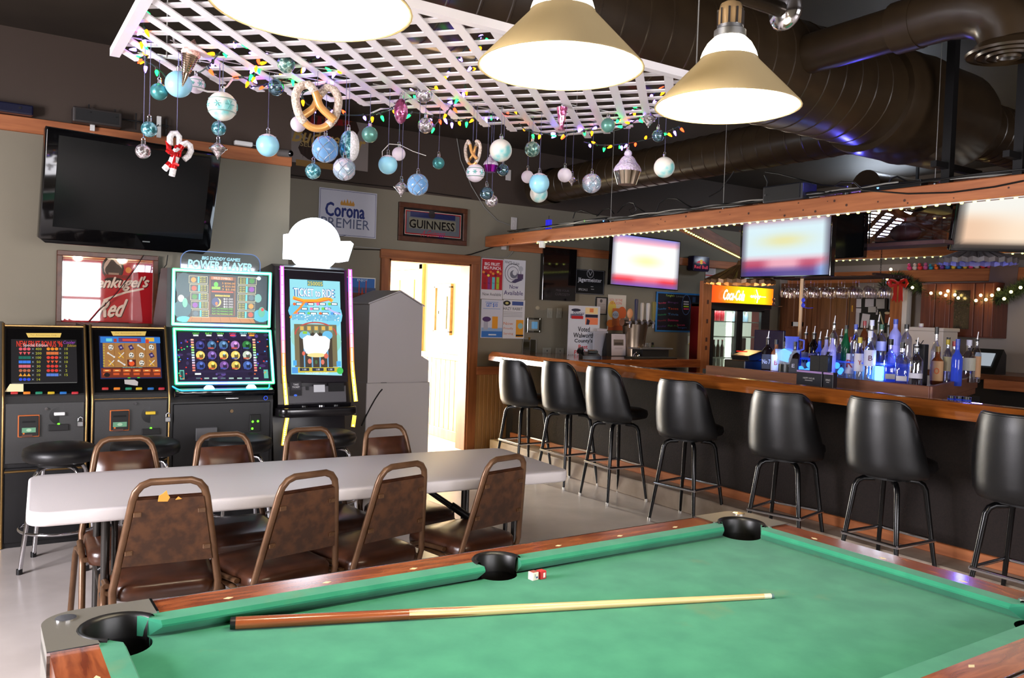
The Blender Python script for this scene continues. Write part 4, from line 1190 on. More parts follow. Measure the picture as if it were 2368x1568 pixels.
    if kind == 0: q.G([(x - 22, y + 9), (x - 10, y - 9), (x + 21, y - 9), (x + 21, y + 9)][::-1], (226, 212, 166))
    else: q.G([(x - 16, y - 7), (x + 8, y - 7), (x + 16, y - 2), (x + 15, y + 7), (x + 4, y + 6), (x - 15, y + 3)][::-1], (176, 172, 168))
    q.build('taped_paper', PAPER, t, tuple(Lo + Vector((0, -math.cos(tilt), math.sin(tilt))) * 0.008)).rotation_euler = (PI / 2 - tilt, 0, 0)
    cols = [(178, 40, 40), (212, 120, 30), (30, 120, 90), (190, 160, 30), (30, 100, 170), (178, 40, 50)]
    for k, bx_ in enumerate(bxs):
        c = onS(bx_, bys + (6 if kind == 0 else 0) * 0, 0.008)
        bm = B(); bx(bm, (0, 0, 0), (0.038, 0.016, 0.016), 0.004); obj('button', bm, mat('button_%d' % k, cols[k], 0.35), t, 40, loc=c, rot=(PI / 2 - tilt, 0, 0))
    # lower door
    bm = B(); bx(bm, (0, -0.006, 0.70), (w - 0.04, 0.012, 0.37), 0.004, 1); dr_ = obj('upper_door', bm, CABG, t)
    bm = B(); bx(bm, (0, -0.006, 0.26), (w - 0.04, 0.012, 0.46), 0.004, 1); obj('lower_door', bm, CABB, t)
    def F(px, py): q_ = pF.hit(px, py) - t.location; return q_
    bm = B(); c = F(lk[0], lk[1]); cyl(bm, (c.x, -0.012, c.z), (c.x, -0.026, c.z), 0.009, n=14); obj('lock', bm, CHROME, dr_, 40)
    c = F(*bill); bm = B(); bx(bm, (c.x, -0.02, c.z), (0.115, 0.016, 0.135), 0.003, 1); bl = obj('bill_acceptor', bm, mat('orange_edge', (186, 98, 44), 0.5), dr_)
    bm = B(); bx(bm, (c.x, -0.026, c.z), (0.103, 0.014, 0.123), 0.002, 1); obj('acceptor_face', bm, BLACKM, dr_)
    q = PP(pF); x, y = bill; q.R(x, y - 10, 30, 4, (5, 5, 6)); q.R(x, y + 9, 32, 11, (100, 150, 118)); q.E(x, y + 9, 12, 7, (160, 190, 160)); q.R(x - 4, y + 22, 24, 5, (84, 56, 48)); q.E(x - 12, y + 17, 5, 4, (200, 110, 40))
    q.build('acceptor_print', PAPER, dr_, (0, -0.0345, 0)).rotation_euler = WALL_Y
    c = F(*tray); bm = B(); bx(bm, (c.x, -0.022, c.z + 0.0), (0.06, 0.02, 0.02), 0.003, 1); obj('coin_label', bm, mat('coin_label_%d' % kind, (224, 224, 224) if kind == 0 else (214, 180, 40), 0.5), dr_)
    bm = B(); lathe(bm, [(0.001, -0.002), (0.055, 0), (0.055, 0.014), (0.045, 0.018)], 16, (c.x, -0.012, c.z - 0.012), PI, 2 * PI, 'Y'); obj('coin_tray', bm, BLACK, dr_, 40)
    c = F(*padl); bm = B(); bx(bm, (c.x, -0.025, c.z - 0.02), (0.035, 0.016, 0.034), 0.004, 1); pd = obj('padlock', bm, STEEL, dr_)
    bm = B(); tube(bm, [(c.x - 0.012, -0.025, c.z - 0.005), (c.x - 0.012, -0.025, c.z + 0.015), (c.x, -0.025, c.z + 0.026), (c.x + 0.012, -0.025, c.z + 0.015), (c.x + 0.012, -0.025, c.z - 0.005)], 0.004, 8); obj('shackle', bm, CHROME, dr_, 60)
    c = F(*led); bm = B(); ball(bm, (c.x, -0.016, c.z), 0.008, 8); obj('led_lamp', bm, emis('green_led', (90, 255, 40), 4), dr_, 180)
    bm = B(); bx(bm, (c.x, -0.018, c.z - 0.02), (0.11, 0.012, 0.04), 0.003); obj('coin_door', bm, BLACKM, dr_)
    z = F(bill[0], gl).z; bm = B(); cyl(bm, (-w / 2 + 0.02, -0.012, z), (w / 2 - 0.02, -0.012, z), 0.008, n=8); obj('gold_strip', bm, GOLD, t, 60)
    z = F(bill[0], 937 if kind == 0 else 922).z; bm = B(); cyl(bm, (-w / 2 + 0.02, -0.006, z), (w / 2 - 0.02, -0.006, z), 0.004, n=8); obj('gold_strip', bm, GOLD, t, 60)
    return t
cabinet("black gold-edged game cabinet at the far left, dark screen with a paytable", 0.118, 0.585, 0)
cabinet('black gold-edged game cabinet second from left, screen with tan symbol grid', 0.60, 1.075, 1)

# ================================================================== machine with two stacked screens
def tilted(t, name, bm_or_pp, m, Lo, tilt, off):
    pos = Vector(Lo) + Vector((0, -math.cos(tilt), math.sin(tilt))) * off
    if isinstance(bm_or_pp, Print): o = bm_or_pp.build(name, m, t, tuple(pos))
    else: o = obj(name, bm_or_pp, m, t, loc=pos)
    o.rotation_euler = (PI / 2 - tilt, 0, 0); return o

xm = 1.418; w = 0.69; yf = 5.80
t = thing('game_machine', 'game machine with two stacked screens framed in glowing cyan-green lights', 'arcade machine', (xm, yf, 0))
body = [(0, 0), (0, 0.86), (0.03, 0.955), (0.19, 1.36), (0.19, 1.765), (0.42, 1.765), (0.68, 1.4), (0.68, 0)]
bm = B(); prism(bm, body, -w / 2, w / 2, 'YZ'); obj('body', bm, CABB, t)
pF = Plane((xm, yf, 0), WALL_Y); pU = Plane((xm, yf + 0.185, 0), WALL_Y); ti = math.atan2(0.16, 0.405); LoL = Vector((0, 0.03, 0.955)); pL = Plane(Vector((xm, yf, 0)) + LoL, (PI / 2 - ti, 0, 0))
def neon_frame(pp, c4, wd, cols, core):
    """c4: corner places TL TR BR BL"""
    pts = [pp.at(*p) for p in c4]; K = pp.pl.k(*c4[0])[0]; n = 10
    for e in range(4):
        a, b_ = Vector(pts[e]), Vector(pts[(e + 1) % 4])
        for i in range(n):
            u0, u1 = i / n, (i + 1) / n; f = (e * n + i) / (4 * n) * len(cols); i0 = int(f) % len(cols); i1 = (i0 + 1) % len(cols); f -= int(f)
            c = tuple(cols[i0][k] * (1 - f) + cols[i1][k] * f for k in range(3))
            pp.line([tuple(a.lerp(b_, u0)), tuple(a.lerp(b_, u1))], wd * K, c)
    pp.line(pts + [pts[0]], core * K, (250, 255, 255))
NC = [(60, 255, 130), (90, 235, 255), (60, 255, 170), (110, 220, 255), (60, 255, 140), (90, 130, 255), (60, 255, 150), (80, 220, 255)]
NEON = attr_mat('neon_tube_light', 0.2, emit=2.2)
UC = [(401, 623.5), (624, 633.5), (621, 755), (399, 749)]; LC = [(402, 762), (623, 767), (631, 886), (407, 888)]
pp = PP(pU); neon_frame(pp, UC, 8, NC, 3.4); tilted(t, 'upper_light_frame', pp, NEON, (0, 0.185, 0), 0, 0.012)
pp = PP(pL); neon_frame(pp, LC, 8, NC, 3.4); tilted(t, 'lower_light_frame', pp, NEON, LoL, ti, 0.012)
# upper picture: paytable in a night garden
pp = PP(pU); pp.G([(408, 631), (617, 640), (615, 748), (407, 744)][::-1], (22, 60, 66))
pp.E(425, 660, 40, 60, (30, 84, 92)); pp.E(600, 665, 34, 60, (24, 56, 66)); pp.E(598, 644, 10, 9, (225, 250, 250)); pp.E(420, 715, 44, 40, (38, 110, 120)); pp.E(604, 730, 40, 30, (70, 190, 210)); pp.E(425, 738, 34, 14, (90, 220, 240))
pp.G([(440, 732), (583, 734), (590, 747), (432, 744)][::-1], (196, 128, 60))
for k in range(7): pp.L([(445 + k * 21, 733), (440 + k * 23.5, 746)], 0.8, (150, 90, 40))
pp.R(513.5, 685, 62, 90, (120, 74, 44)); pp.R(513.5, 688, 54, 80, (24, 24, 28)); pp.R(513, 644, 50, 7, (200, 120, 70)); pp.T('WILD SYMBOL', 513, 644, 5, (255, 240, 220), 40)
pp.R(500, 662, 22, 20, (40, 44, 46)); pp.E(499, 658, 10, 12, (90, 230, 60)); pp.R(499, 666, 20, 6, (150, 210, 60))
for k in range(3): pp.T(('5 $500.00', '4 $50.00', '3 $5.00')[k], 528, 656 + k * 7, 5, (255, 170, 40), 30)
pp.R(514, 675, 50, 3, (230, 90, 50)); pp.R(514, 684, 34, 4, (240, 210, 60)); pp.T('SCATTER PAY', 514, 684, 4, (40, 30, 20), 30)
pp.E(501, 699, 20, 20, (244, 226, 120)); pp.E(498, 698, 18, 20, (40, 70, 130)); pp.E(500, 702, 6, 8, (230, 120, 40))
for k in range(4): pp.T('$0.00', 527, 692 + k * 6, 4.5, (250, 250, 250), 22)
for k, c in enumerate(((120, 240, 60), (110, 230, 60), (180, 250, 70))): pp.T('PLAY THE WINNING LINES', 514, 714 + k * 6, 3.6, c, 48)
pc_ = [(240, 160, 60), (210, 90, 60), (60, 150, 60), (150, 70, 180), (90, 120, 130)]
for s in (0, 1):
    for k in range(5):
        x = 458 + k * 1.2 if s == 0 else 571 - k * 0.8; y = 647 + k * 19.5 + s * 3
        pp.R(x, y, 43 - k, 17.5, (232, 226, 180)); pp.R(x, y, 41 - k, 15.5, (36, 58, 58)); u = -1 if s == 0 else 1
        pp.R(x + u * 11, y, 17, 14, (70, 90, 90)); pp.E(x + u * 11, y, 12, 12, pc_[(k + s * 2) % 5]); pp.R(x - u * 0.5, y, 4, 14, (90, 230, 235))
        for j in range(3): pp.T('$2.00', x - u * 10.5, y - 4.5 + j * 4.6, 3.6, (235, 230, 70), 13)
pp.E(418, 690, 15, 17, (220, 240, 240)); pp.E(427, 700, 12, 22, (120, 220, 180)); pp.E(596, 690, 16, 20, (120, 190, 180)); pp.E(604, 722, 16, 24, (90, 190, 160)); pp.E(606, 716, 7, 8, (220, 70, 70))
tilted(t, 'upper_screen', pp, SCREEN_HI, (0, 0.185, 0), 0, 0.006)
# lower picture: reels on purple
pp = PP(pL); pp.G([(410, 769), (615, 773), (622, 881), (415, 884)][::-1], (38, 28, 58))
for k in range(90):
    x, y = rnd.uniform(412, 616), rnd.uniform(772, 880); c = rnd.choice([(60, 50, 90), (90, 70, 140), (30, 20, 44), (24, 18, 36), (70, 50, 100)]); pp.E(x, y, rnd.uniform(5, 16), rnd.uniform(4, 9), c, 8)
pp.R(515, 826, 136, 72, (44, 34, 66))
sym = [[(60, 60, 130), (70, 110, 150), (80, 120, 160), (170, 120, 190), (50, 120, 60)], [(250, 214, 110), (120, 90, 160), (250, 214, 110), (250, 214, 110), (200, 210, 190)], [(60, 80, 150), (230, 190, 80), (120, 80, 150), (220, 190, 90), (70, 100, 170)]]
for r in range(3):
    for c in range(5):
        x, y = 462 + c * 27 + r * 0.8, 799 + r * 23.5; col = sym[r][c]
        pp.R(x, y, 25, 22, (30, 22, 44)); pp.E(x, y, 21, 20, col, 12)
        d1 = tuple(v * 0.45 for v in col); pp.E(x + 2, y + 2, 10, 13, d1, 9); pp.E(x + 1, y - 4, 7, 7, tuple(min(255, v * 1.2 + 30) for v in col), 8); pp.R(x - 2, y + 7, 13, 3, (200, 80, 60) if (r + c) % 2 else (60, 80, 160))
bar_c = [(250, 200, 170), (250, 160, 150), (240, 200, 120), (230, 240, 130), (150, 240, 120), (190, 240, 190), (190, 230, 240), (240, 240, 240), (200, 200, 240), (220, 200, 220), (250, 170, 180), (250, 130, 120), (250, 150, 120)]
for k in range(13):
    for x in (443.5 + k * 0.35, 586 + k * 0.35): pp.R(x, 787 + k * 5.9, 6.5, 3.8, bar_c[k])
for k, (x, tx, c) in enumerate(((452, 'CREDIT', (120, 240, 80)), (482, 'BET', (120, 240, 80)), (508, 'WIN', (120, 240, 80)), (537, 'JACKPOT', (250, 70, 90)), (562, 'PREVIEW', (150, 230, 240)), (581, 'MENU', (250, 170, 60)))):
    pp.T(tx, x, 772.5, 3.6, c, 16); pp.R(x, 777, 12, 3.5, (230, 235, 235) if k not in (3, 5) else c)
for k in range(8): pp.R(458 + k * 19, 876, 11, 3.2, (170, 200, 190) if k % 3 else (90, 110, 120)); 
pp.R(420, 868, 11, 22, (100, 190, 170)); pp.R(420, 868, 7, 17, (40, 80, 80)); pp.R(614, 866, 10, 20, (100, 190, 170)); pp.R(457, 866, 14, 4, (240, 250, 250))
for k in range(40):
    x = rnd.choice([rnd.uniform(592, 618), rnd.uniform(412, 440), rnd.uniform(440, 600)]); pp.E(x, rnd.uniform(784, 880), 4, 3, rnd.choice([(240, 60, 50), (70, 160, 250), (80, 230, 120), (250, 120, 50), (90, 90, 240)]), 7)
tilted(t, 'lower_screen', pp, SCREEN_HI, LoL, ti, 0.006)
# button deck, lit buttons, lower doors
bm = B(); prism(bm, [(-0.075, 0.90), (-0.085, 0.925), (-0.08, 0.94), (0.03, 0.962), (0.04, 0.9)], -w / 2 + 0.015, w / 2 - 0.015, 'YZ', bev=0.004); obj('button_deck', bm, mat('glossy_black_deck', (10, 12, 16), 0.08, spec=0.7), t, 40)
bm = B(); tube(bm, [(-w / 2 + 0.02, 0.03, 0.966), (-w / 2 + 0.035, -0.02, 0.955), (-w / 2 + 0.06, -0.07, 0.945), (w / 2 - 0.06, -0.07, 0.945), (w / 2 - 0.035, -0.02, 0.955), (w / 2 - 0.02, 0.03, 0.966)], 0.0045, 6); obj('deck_light', bm, emis('teal_deck_light', (70, 200, 255), 1.6), t, 60)
for px in (481, 578):
    q = pF.hit(px, 905) - t.location
    bm = B(); lathe(bm, [(0.001, 0.03), (0.02, 0.028), (0.034, 0.012), (0.036, 0.0)], 18); obj('lit_button', bm, emis('glowing_button', (190, 240, 255), 4), t, 60, loc=(q.x, -0.03, 0.945))
bm = B(); bx(bm, (0, -0.006, 0.62), (w - 0.04, 0.014, 0.46), 0.005, 1); dr_ = obj('door', bm, CABB, t)
bm = B(); bx(bm, (0, -0.006, 0.2), (w - 0.04, 0.014, 0.34), 0.005, 1); obj('door', bm, CABB, t)
q = pF.hit(534, 920) - t.location
bm = B(); tube(bm, [(q.x - 0.045, -0.012, q.z), (q.x - 0.04, -0.03, q.z), (q.x + 0.04, -0.03, q.z), (q.x + 0.045, -0.012, q.z)], 0.004, 6); obj('handle', bm, CHROME, dr_, 60)
q = pF.hit(534, 950) - t.location; bm = B(); cyl(bm, (q.x, -0.01, q.z), (q.x, -0.022, q.z), 0.012, n=16); obj('lock', bm, mat('bronze_lock', (120, 100, 74), 0.3, 1.0), dr_, 40)
q = pF.hit(588, 977) - t.location; bm = B(); bx(bm, (q.x, -0.018, q.z), (0.075, 0.014, 0.12), 0.003, 1); ac = obj('ticket_slot', bm, BLACKM, dr_)
for (px, py) in ((582, 974), (594, 973), (581, 990)):
    q = pF.hit(px, py) - t.location; bm = B(); ball(bm, (q.x, -0.027, q.z), 0.008, 8); obj('led_lamp', bm, emis('green_led', (90, 255, 40), 4), dr_, 180)
q = pF.hit(613, 920) - t.location; bm = B(); tube(bm, [(q.x + 0.013 * math.cos(2 * PI * i / 16), -0.014, q.z + 0.013 * math.sin(2 * PI * i / 16)) for i in range(16)], 0.0025, 6, closed=True); obj('blue_emblem', bm, emis('blue_emblem_light', (60, 90, 220), 1.2), dr_)
bm = B(); q = pF.hit(476, 1003) - t.location; bx(bm, (q.x, -0.02, q.z), (0.14, 0.02, 0.09), 0.003, 1); obj('printer', bm, mat('grey_printer_frame', (84, 84, 86), 0.4), dr_)
# etched acrylic topper
tz = pU.hit(512, 628).z - 0.003
cx, cy, tw, th_ = pU.quad((419, 590), (603, 598), (602, 630), (418, 622))
ol = [(-tw / 2, 0), (tw / 2, 0)] + arc(tw / 2 - 0.07, 0.055, 0.07, 0, 90, 6) + arc(-tw / 2 + 0.07, 0.055, 0.07, 90, 180, 6)
bm = B(); prism(bm, ol, 0.19, 0.2, 'XZ'); o = obj('topper', bm, clear('edge_lit_acrylic', (225, 235, 245), 0.06), t, loc=(cx, 0, 1.767)); 
bm = B(); tube(bm, [(x + cx, 0.195, z + 1.767) for x, z in ol[1:]] + [(ol[0][0] + cx, 0.195, 1.767)], 0.003, 6); obj('topper_edge', bm, emis('pale_blue_edge', (140, 170, 230), 0.8), t, 60)
pp = PP(pU); pp.T('BIG DADDY GAMES', 512, 599, 7.5, (150, 215, 235), 88, bold=0.0012, shear=0.15); pp.T('POWER PLAYER', 511, 614.5, 18, (170, 235, 250), 148, bold=0.0025, shear=0.12, slope=-0.01)
pp.build('topper_lettering', SCREEN_HI, t, (0, 0.186, 0)).rotation_euler = WALL_Y

# ================================================================== tall machine with portrait screen
xm, w, yf = 2.085, 0.56, 5.82
t = thing('game_machine', 'tall game machine with a portrait screen and glowing white disc on top', 'arcade machine', (xm, yf, 0))
body = [(0.05, 0), (0.05, 0.30), (0.13, 0.72), (0.02, 0.79), (0.0, 0.82), (0.03, 0.98), (0.17, 1.82), (0.24, 1.84), (0.6, 1.80), (0.6, 0)]
bm = B(); prism(bm, body, -w / 2, w / 2, 'YZ', bev=0.004); obj('body', bm, mat('charcoal_machine_shell', (26, 24, 28), 0.3), t, 30)
ti = math.atan2(0.14, 0.84); Lo = Vector((0, 0.03, 0.98)); pS = Plane(Vector((xm, yf, 0)) + Lo, (PI / 2 - ti, 0, 0)); pF = Plane((xm, yf + 0.01, 0), WALL_Y)
pp = PP(pS)
q = [pp.at(*p) for p in ((668, 646), (784, 652), (789, 869), (672, 866))]; pp.poly(q[::-1], (150, 220, 232))
pp.R(727, 656, 36, 14, (90, 140, 150)); pp.T('250005', 727, 657, 9, (250, 220, 60), 34)
pp.E(690, 720, 50, 40, (110, 200, 230)); pp.E(765, 730, 50, 60, (130, 210, 236)); pp.E(700, 780, 60, 60, (150, 210, 200)); pp.E(760, 790, 56, 60, (140, 206, 190))
pp.L([(678, 690), (700, 697), (730, 697), (757, 690), (765, 696)], 8, (246, 170, 50)); pp.L([(678, 692), (700, 700), (735, 700), (762, 694)], 2, (230, 90, 60)); pp.T('TICKET to RIDE', 725, 678, 19, (60, 120, 180), 96, bold=0.003); pp.T('TICKET to RIDE', 725, 678, 18, (250, 250, 250), 92, bold=0.001)
for r, n in ((0, 4), (1, 3), (2, 4)):
    for k in range(n): x, y = 690 + k * 27 + (12 if r == 1 else 6 * (r // 2)), 704 + r * 11; pp.R(x, y, 15, 6, (40, 50, 60)); pp.R(x, y, 12, 4, (240, 250, 250)); pp.E(x - 11, y, 7, 7, [(230, 110, 60), (90, 160, 230), (240, 120, 170), (120, 210, 90)][(k + r) % 4])
pp.L([(670, 735), (690, 715), (702, 700)], 5, (240, 150, 60)); pp.L([(752, 712), (770, 722), (786, 728)], 4, (190, 190, 240))
pp.R(729, 735, 110, 14, (120, 190, 220))
for k in range(60): pp.E(rnd.uniform(676, 782), rnd.uniform(728, 744), 3, 3, rnd.choice([(235, 245, 250), (90, 170, 220), (170, 220, 240)]), 6)
pp.R(729, 800, 98, 98, (120, 110, 80)); pp.R(729, 810, 76, 80, (70, 60, 50))
pp.ring(*pp.at(729, 775), 49 * pp.pl.k(729, 775)[0], 30 * pp.pl.k(729, 775)[1], 3 * pp.pl.k(729, 775)[0], (196, 80, 70), a0=0, a1=180)
for k in range(5): pp.R(696 + k * 16.5, 763, 11, 18, (120, 130, 110)); pp.R(696 + k * 16.5, 760, 8, 9, (222, 180, 90))
pp.E(703, 776, 26, 20, (120, 190, 220)); pp.E(755, 776, 24, 20, (110, 190, 230)); pp.R(703, 770, 10, 6, (150, 200, 60))
for k in range(4): pp.R(702 + k * 18, 830, 3, 50, (110, 170, 210))
pp.G([(698, 783), (708, 776), (722, 778), (729, 770), (736, 778), (750, 778), (761, 786), (759, 806), (750, 820), (728, 825), (706, 818), (700, 806)][::-1], (255, 255, 255)); pp.E(730, 822, 44, 10, (246, 222, 150)); pp.G([(701, 784), (708, 776), (722, 778), (729, 770), (736, 778), (750, 778), (758, 784), (730, 788)][::-1], (255, 255, 255))
pp.E(700, 818, 7, 10, (230, 110, 90)); pp.E(752, 824, 10, 12, (220, 110, 90)); pp.E(714, 836, 9, 12, (220, 120, 100)); pp.E(744, 838, 8, 12, (220, 120, 100)); pp.E(729, 838, 6, 10, (80, 110, 70))
pp.R(730, 856, 110, 12, (200, 180, 60)); 
for x, wd in ((702, 22), (733, 26), (762, 18)): pp.R(x, 855, wd, 7, (40, 50, 70)); pp.T('1.00', x, 855, 4, (240, 240, 240))
pp.T('TOUCH SCREEN TO START', 731, 863.5, 4.5, (250, 250, 250), 54); pp.E(784, 858, 15, 16, (70, 190, 90)); pp.R(680, 857, 14, 14, (80, 150, 220)); pp.R(680, 840, 8, 12, (80, 170, 230)); pp.R(781, 842, 10, 12, (80, 170, 230))
tilted(t, 'screen', pp, SCREEN_HI, Lo, ti, 0.016)
bm = B(); bx(bm, (0, 0.41, 0), (w - 0.05, 0.84, 0.02), 0.004, 1); tilted(t, 'bezel', bm, mat('dark_bezel', (30, 26, 32), 0.2), Lo, ti, 0.002)
# light strips at both sides
STRIP = attr_mat('colour_strip_light', 0.3, emit=2.4)
def strip(pts, cols, wd, plane, Lo_, ti_, nm):
    pp = PP(plane); n = 14; A = [pp.at(*p) for p in pts]; K = plane.k(*pts[0])[0]
    for i in range(n):
        f0, f1 = i / n, (i + 1) / n
        def P(f):
            g = f * (len(A) - 1); j = min(int(g), len(A) - 2); return tuple(Vector(A[j]).lerp(Vector(A[j + 1]), g - j))
        g = f0 * (len(cols) - 1); j = min(int(g), len(cols) - 2); c = tuple(cols[j][k] * (1 - g + j) + cols[j + 1][k] * (g - j) for k in range(3))
        pp.line([P(f0), P(f1)], wd * K, c); pp.line([P(f0), P(f1)], wd * K * 0.45, tuple(min(255, v * 0.3 + 200) if v > 120 else v * 0.3 + 150 for v in c))
    return tilted(t, nm, pp, STRIP, Lo_, ti_, 0.022)
SC = [(240, 90, 235), (245, 110, 240), (250, 120, 230), (250, 110, 190), (255, 120, 60), (255, 170, 50), (255, 205, 70), (255, 210, 90)]
strip([(650, 619), (651, 720), (654, 860), (660, 934)], SC, 9, pS, Lo, ti, 'light_strip')
strip([(807, 627), (808, 700), (812, 850), (820, 926)], SC, 9, pS, Lo, ti, 'light_strip')
pD = Plane((xm, yf + 0.05, 0.3), (PI / 2 - math.atan2(0.08, 0.42), 0, 0)); LoD = Vector((0, 0.05, 0.3)); tiD = math.atan2(0.08, 0.42)
strip([(663, 962), (657, 995), (653, 1028)], [(255, 205, 80), (255, 190, 60)], 9, pD, LoD, tiD, 'light_strip')
strip([(817, 964), (814, 985)], [(255, 205, 80), (255, 190, 60)], 9, pD, LoD, tiD, 'light_strip')
# service panel, shelf
cx, cy, pw, ph = pS.quad((663, 881), (806, 881), (808, 923), (668, 926))
bm = B(); bx(bm, (0, 0, 0), (0.47, 0.125, 0.03), 0.004, 1); o = obj('service_panel', bm, mat('grey_service_panel', (72, 70, 74), 0.4), t, loc=(0.0, 0.012, 0.885), rot=(PI / 2 - 0.17, 0, 0))
pl_ = Plane((xm, yf - 0.005, 0.885), (PI / 2 - 0.17, 0, 0)); pp = PP(pl_)
pp.R(683, 899, 28, 34, (34, 33, 36)); pp.R(684, 894, 22, 18, (54, 52, 56)); pp.T('TAKE', 684, 890, 4, (230, 230, 230), 12); pp.T('TICKET', 684, 896, 4, (230, 230, 230), 17); pp.E(683, 915, 8, 5, (70, 120, 240)); pp.R(738, 899, 26, 17, (196, 198, 202)); pp.R(797 - 20, 896, 36, 20, (16, 15, 17)); pp.R(710, 899, 7, 8, (40, 40, 42))
pp.build('panel_print', PAPER, t, (0, -0.0085, 0.8875)).rotation_euler = (PI / 2 - 0.17, 0, 0)
bm = B(); prism(bm, [(-w / 2 - 0.02, 0.1)] + arc(-w / 2 + 0.06, -0.03, 0.08, 180, 270, 6) + arc(w / 2 - 0.06, -0.03, 0.08, 270, 360, 6) + [(w / 2 + 0.02, 0.1)], 0.735, 0.80, bev=0.012, seg=3); sh = obj('shelf', bm, mat('charcoal_shelf', (22, 20, 22), 0.18), t, 50)
for px in (699, 742, 781):
    q = onZ(px, 937, 0.805) - t.location; bm = B(); cyl(bm, (q.x, 0.01, 0.8), (q.x, 0.01, 0.808), 0.028, n=20); obj('button_disc', bm, CHROME if px == 742 else BLACK, sh, 40)
# glowing disc sign on top
DISC = emis('white_disc_light', (226, 240, 255), 7.0)
pT = Plane((xm, yf + 0.24, 0), WALL_Y); c = pT.hit(727, 566) - t.location; k = pT.k(727, 566)[0]
bm = B(); cyl(bm, (c.x, 0.22, c.z), (c.x, 0.27, c.z), 60 * k, n=40); obj('disc_sign', bm, DISC, t, 40)
bm = B(); prism(bm, [(c.x - 68 * k, c.z + 18 * k), (c.x - 50 * k, c.z + 22 * k), (c.x + 60 * k, c.z + 12 * k), (c.x + 82 * k, c.z + 14 * k), (c.x + 90 * k, c.z + 8 * k), (c.x + 78 * k, c.z - 32 * k), (c.x + 60 * k, c.z - 36 * k), (c.x - 68 * k, c.z - 36 * k)], 0.205, 0.28, 'XZ', bev=0.008); obj('sign_banner', bm, DISC, t, 30)
bm = B(); bx(bm, (c.x, 0.26, 1.83), (0.2, 0.08, 0.06), 0.01); obj('sign_base', bm, BLACK, t)

# ================================================================== white gabled cabinet
LAV = mat('pale_grey_laminate', (198, 192, 190), 0.45)
t = thing('white_cabinet', 'tall pale grey cabinet with a gabled top between the game machine and doorway', 'cabinet', (3.22, 6.9, 0))
bm = B(); prism(bm, [(-0.27, 0.86), (0.265, 0.86), (0.265, 1.57), (0.03, 1.695), (-0.27, 1.575)], 0.0, 0.62, 'XZ'); up = obj('upper_case', bm, LAV, t)
bm = B(); prism(bm, [(-0.285, 1.573), (0.03, 1.7), (0.28, 1.567), (0.28, 1.578), (0.03, 1.712), (-0.285, 1.585)], -0.012, 0.63, 'XZ'); obj('gabled_roof', bm, LAV, t)
bm = B(); bx(bm, (0.035, 0.31, 0.43), (0.64, 0.66, 0.86), 0.006, 1); lo_ = obj('lower_case', bm, LAV, t)
bm = B(); prism(bm, [(0.265, 0.86), (0.355, 0.86), (0.355, 1.06), (0.265, 1.11)], 0.02, 0.62, 'XZ'); obj('side_ledge', bm, LAV, t)
p = onY(886, 900, 6.9); bm = B(); bx(bm, (p.x - 3.22, -0.008, 0.845), (0.06, 0.014, 0.035), 0.003); obj('power_inlet', bm, BLACK, lo_)
bm = B(); pts = [onY(x, y, 6.88) - t.location for x, y in ((884, 900), (877, 908), (866, 925), (855, 945), (845, 965), (836, 985))]; tube(bm, pts, 0.007, 6); obj('power_cord', bm, CABLE, t, 60)

# ================================================================== things on the left wall
t, pp = board('beer_sign', 'red framed beer sign with script lettering, partly mirrored by the window, under the black television', 'sign', LEFTW, (131, 584), (366, 588), (360, 757), (128, 757), 0.02, mat('red_sign_board', (120, 20, 24), 0.3), 0.035, noisy('dark_wood_frame', (72, 38, 22), (92, 52, 32), 6, (3, 3, 3), 0.35))
pp.rect(0, 0, pp.w - 0.06, pp.h - 0.06, (168, 30, 36)); pp.rect(0, pp.h / 2 - 0.042, pp.w - 0.08, 0.008, (200, 150, 90)); pp.rect(0, pp.h / 2 - 0.055, pp.w - 0.08, 0.005, (210, 170, 120))
pp.E(260, 620, 52, 58, (40, 30, 26)); pp.E(260, 620, 42, 46, (180, 150, 130)); pp.E(262, 626, 40, 34, (70, 56, 50)); pp.G([(242, 622), (258, 598), (280, 622)][::-1], (60, 48, 44)); pp.R(262, 634, 24, 6, (150, 120, 100)); pp.R(272, 640, 60, 8, (120, 40, 36)); pp.E(296, 625, 14, 14, (210, 130, 60)); pp.E(262, 648, 44, 12, (40, 30, 26))
for s, x, y, h, w_, c, dx in (("Leinenkugel's", 258, 658, 33, 174, (60, 30, 26), 1.6), ("Leinenkugel's", 256.5, 656.5, 33, 174, (214, 186, 164), 0)): pp.T(s, x, y, h, c, w_, shear=0.35, slope=0.06, bold=0.0035)
pp.L([(330, 668), (290, 676), (255, 688), (240, 694)], 5, (214, 186, 164)); pp.T('Red', 260.5, 714.5, 40, (60, 30, 26), 54, shear=0.35, slope=0.06, bold=0.004); pp.T('Red', 259, 713, 40, (214, 186, 164), 54, shear=0.35, slope=0.06, bold=0.004)
pp.R(262, 750, 70, 10, (40, 26, 22)); pp.T('LAGER', 262, 751, 8, (200, 110, 70), 50)
pp.build('artwork', MIRROR_PRINT, t, (0, 0, 0.021))
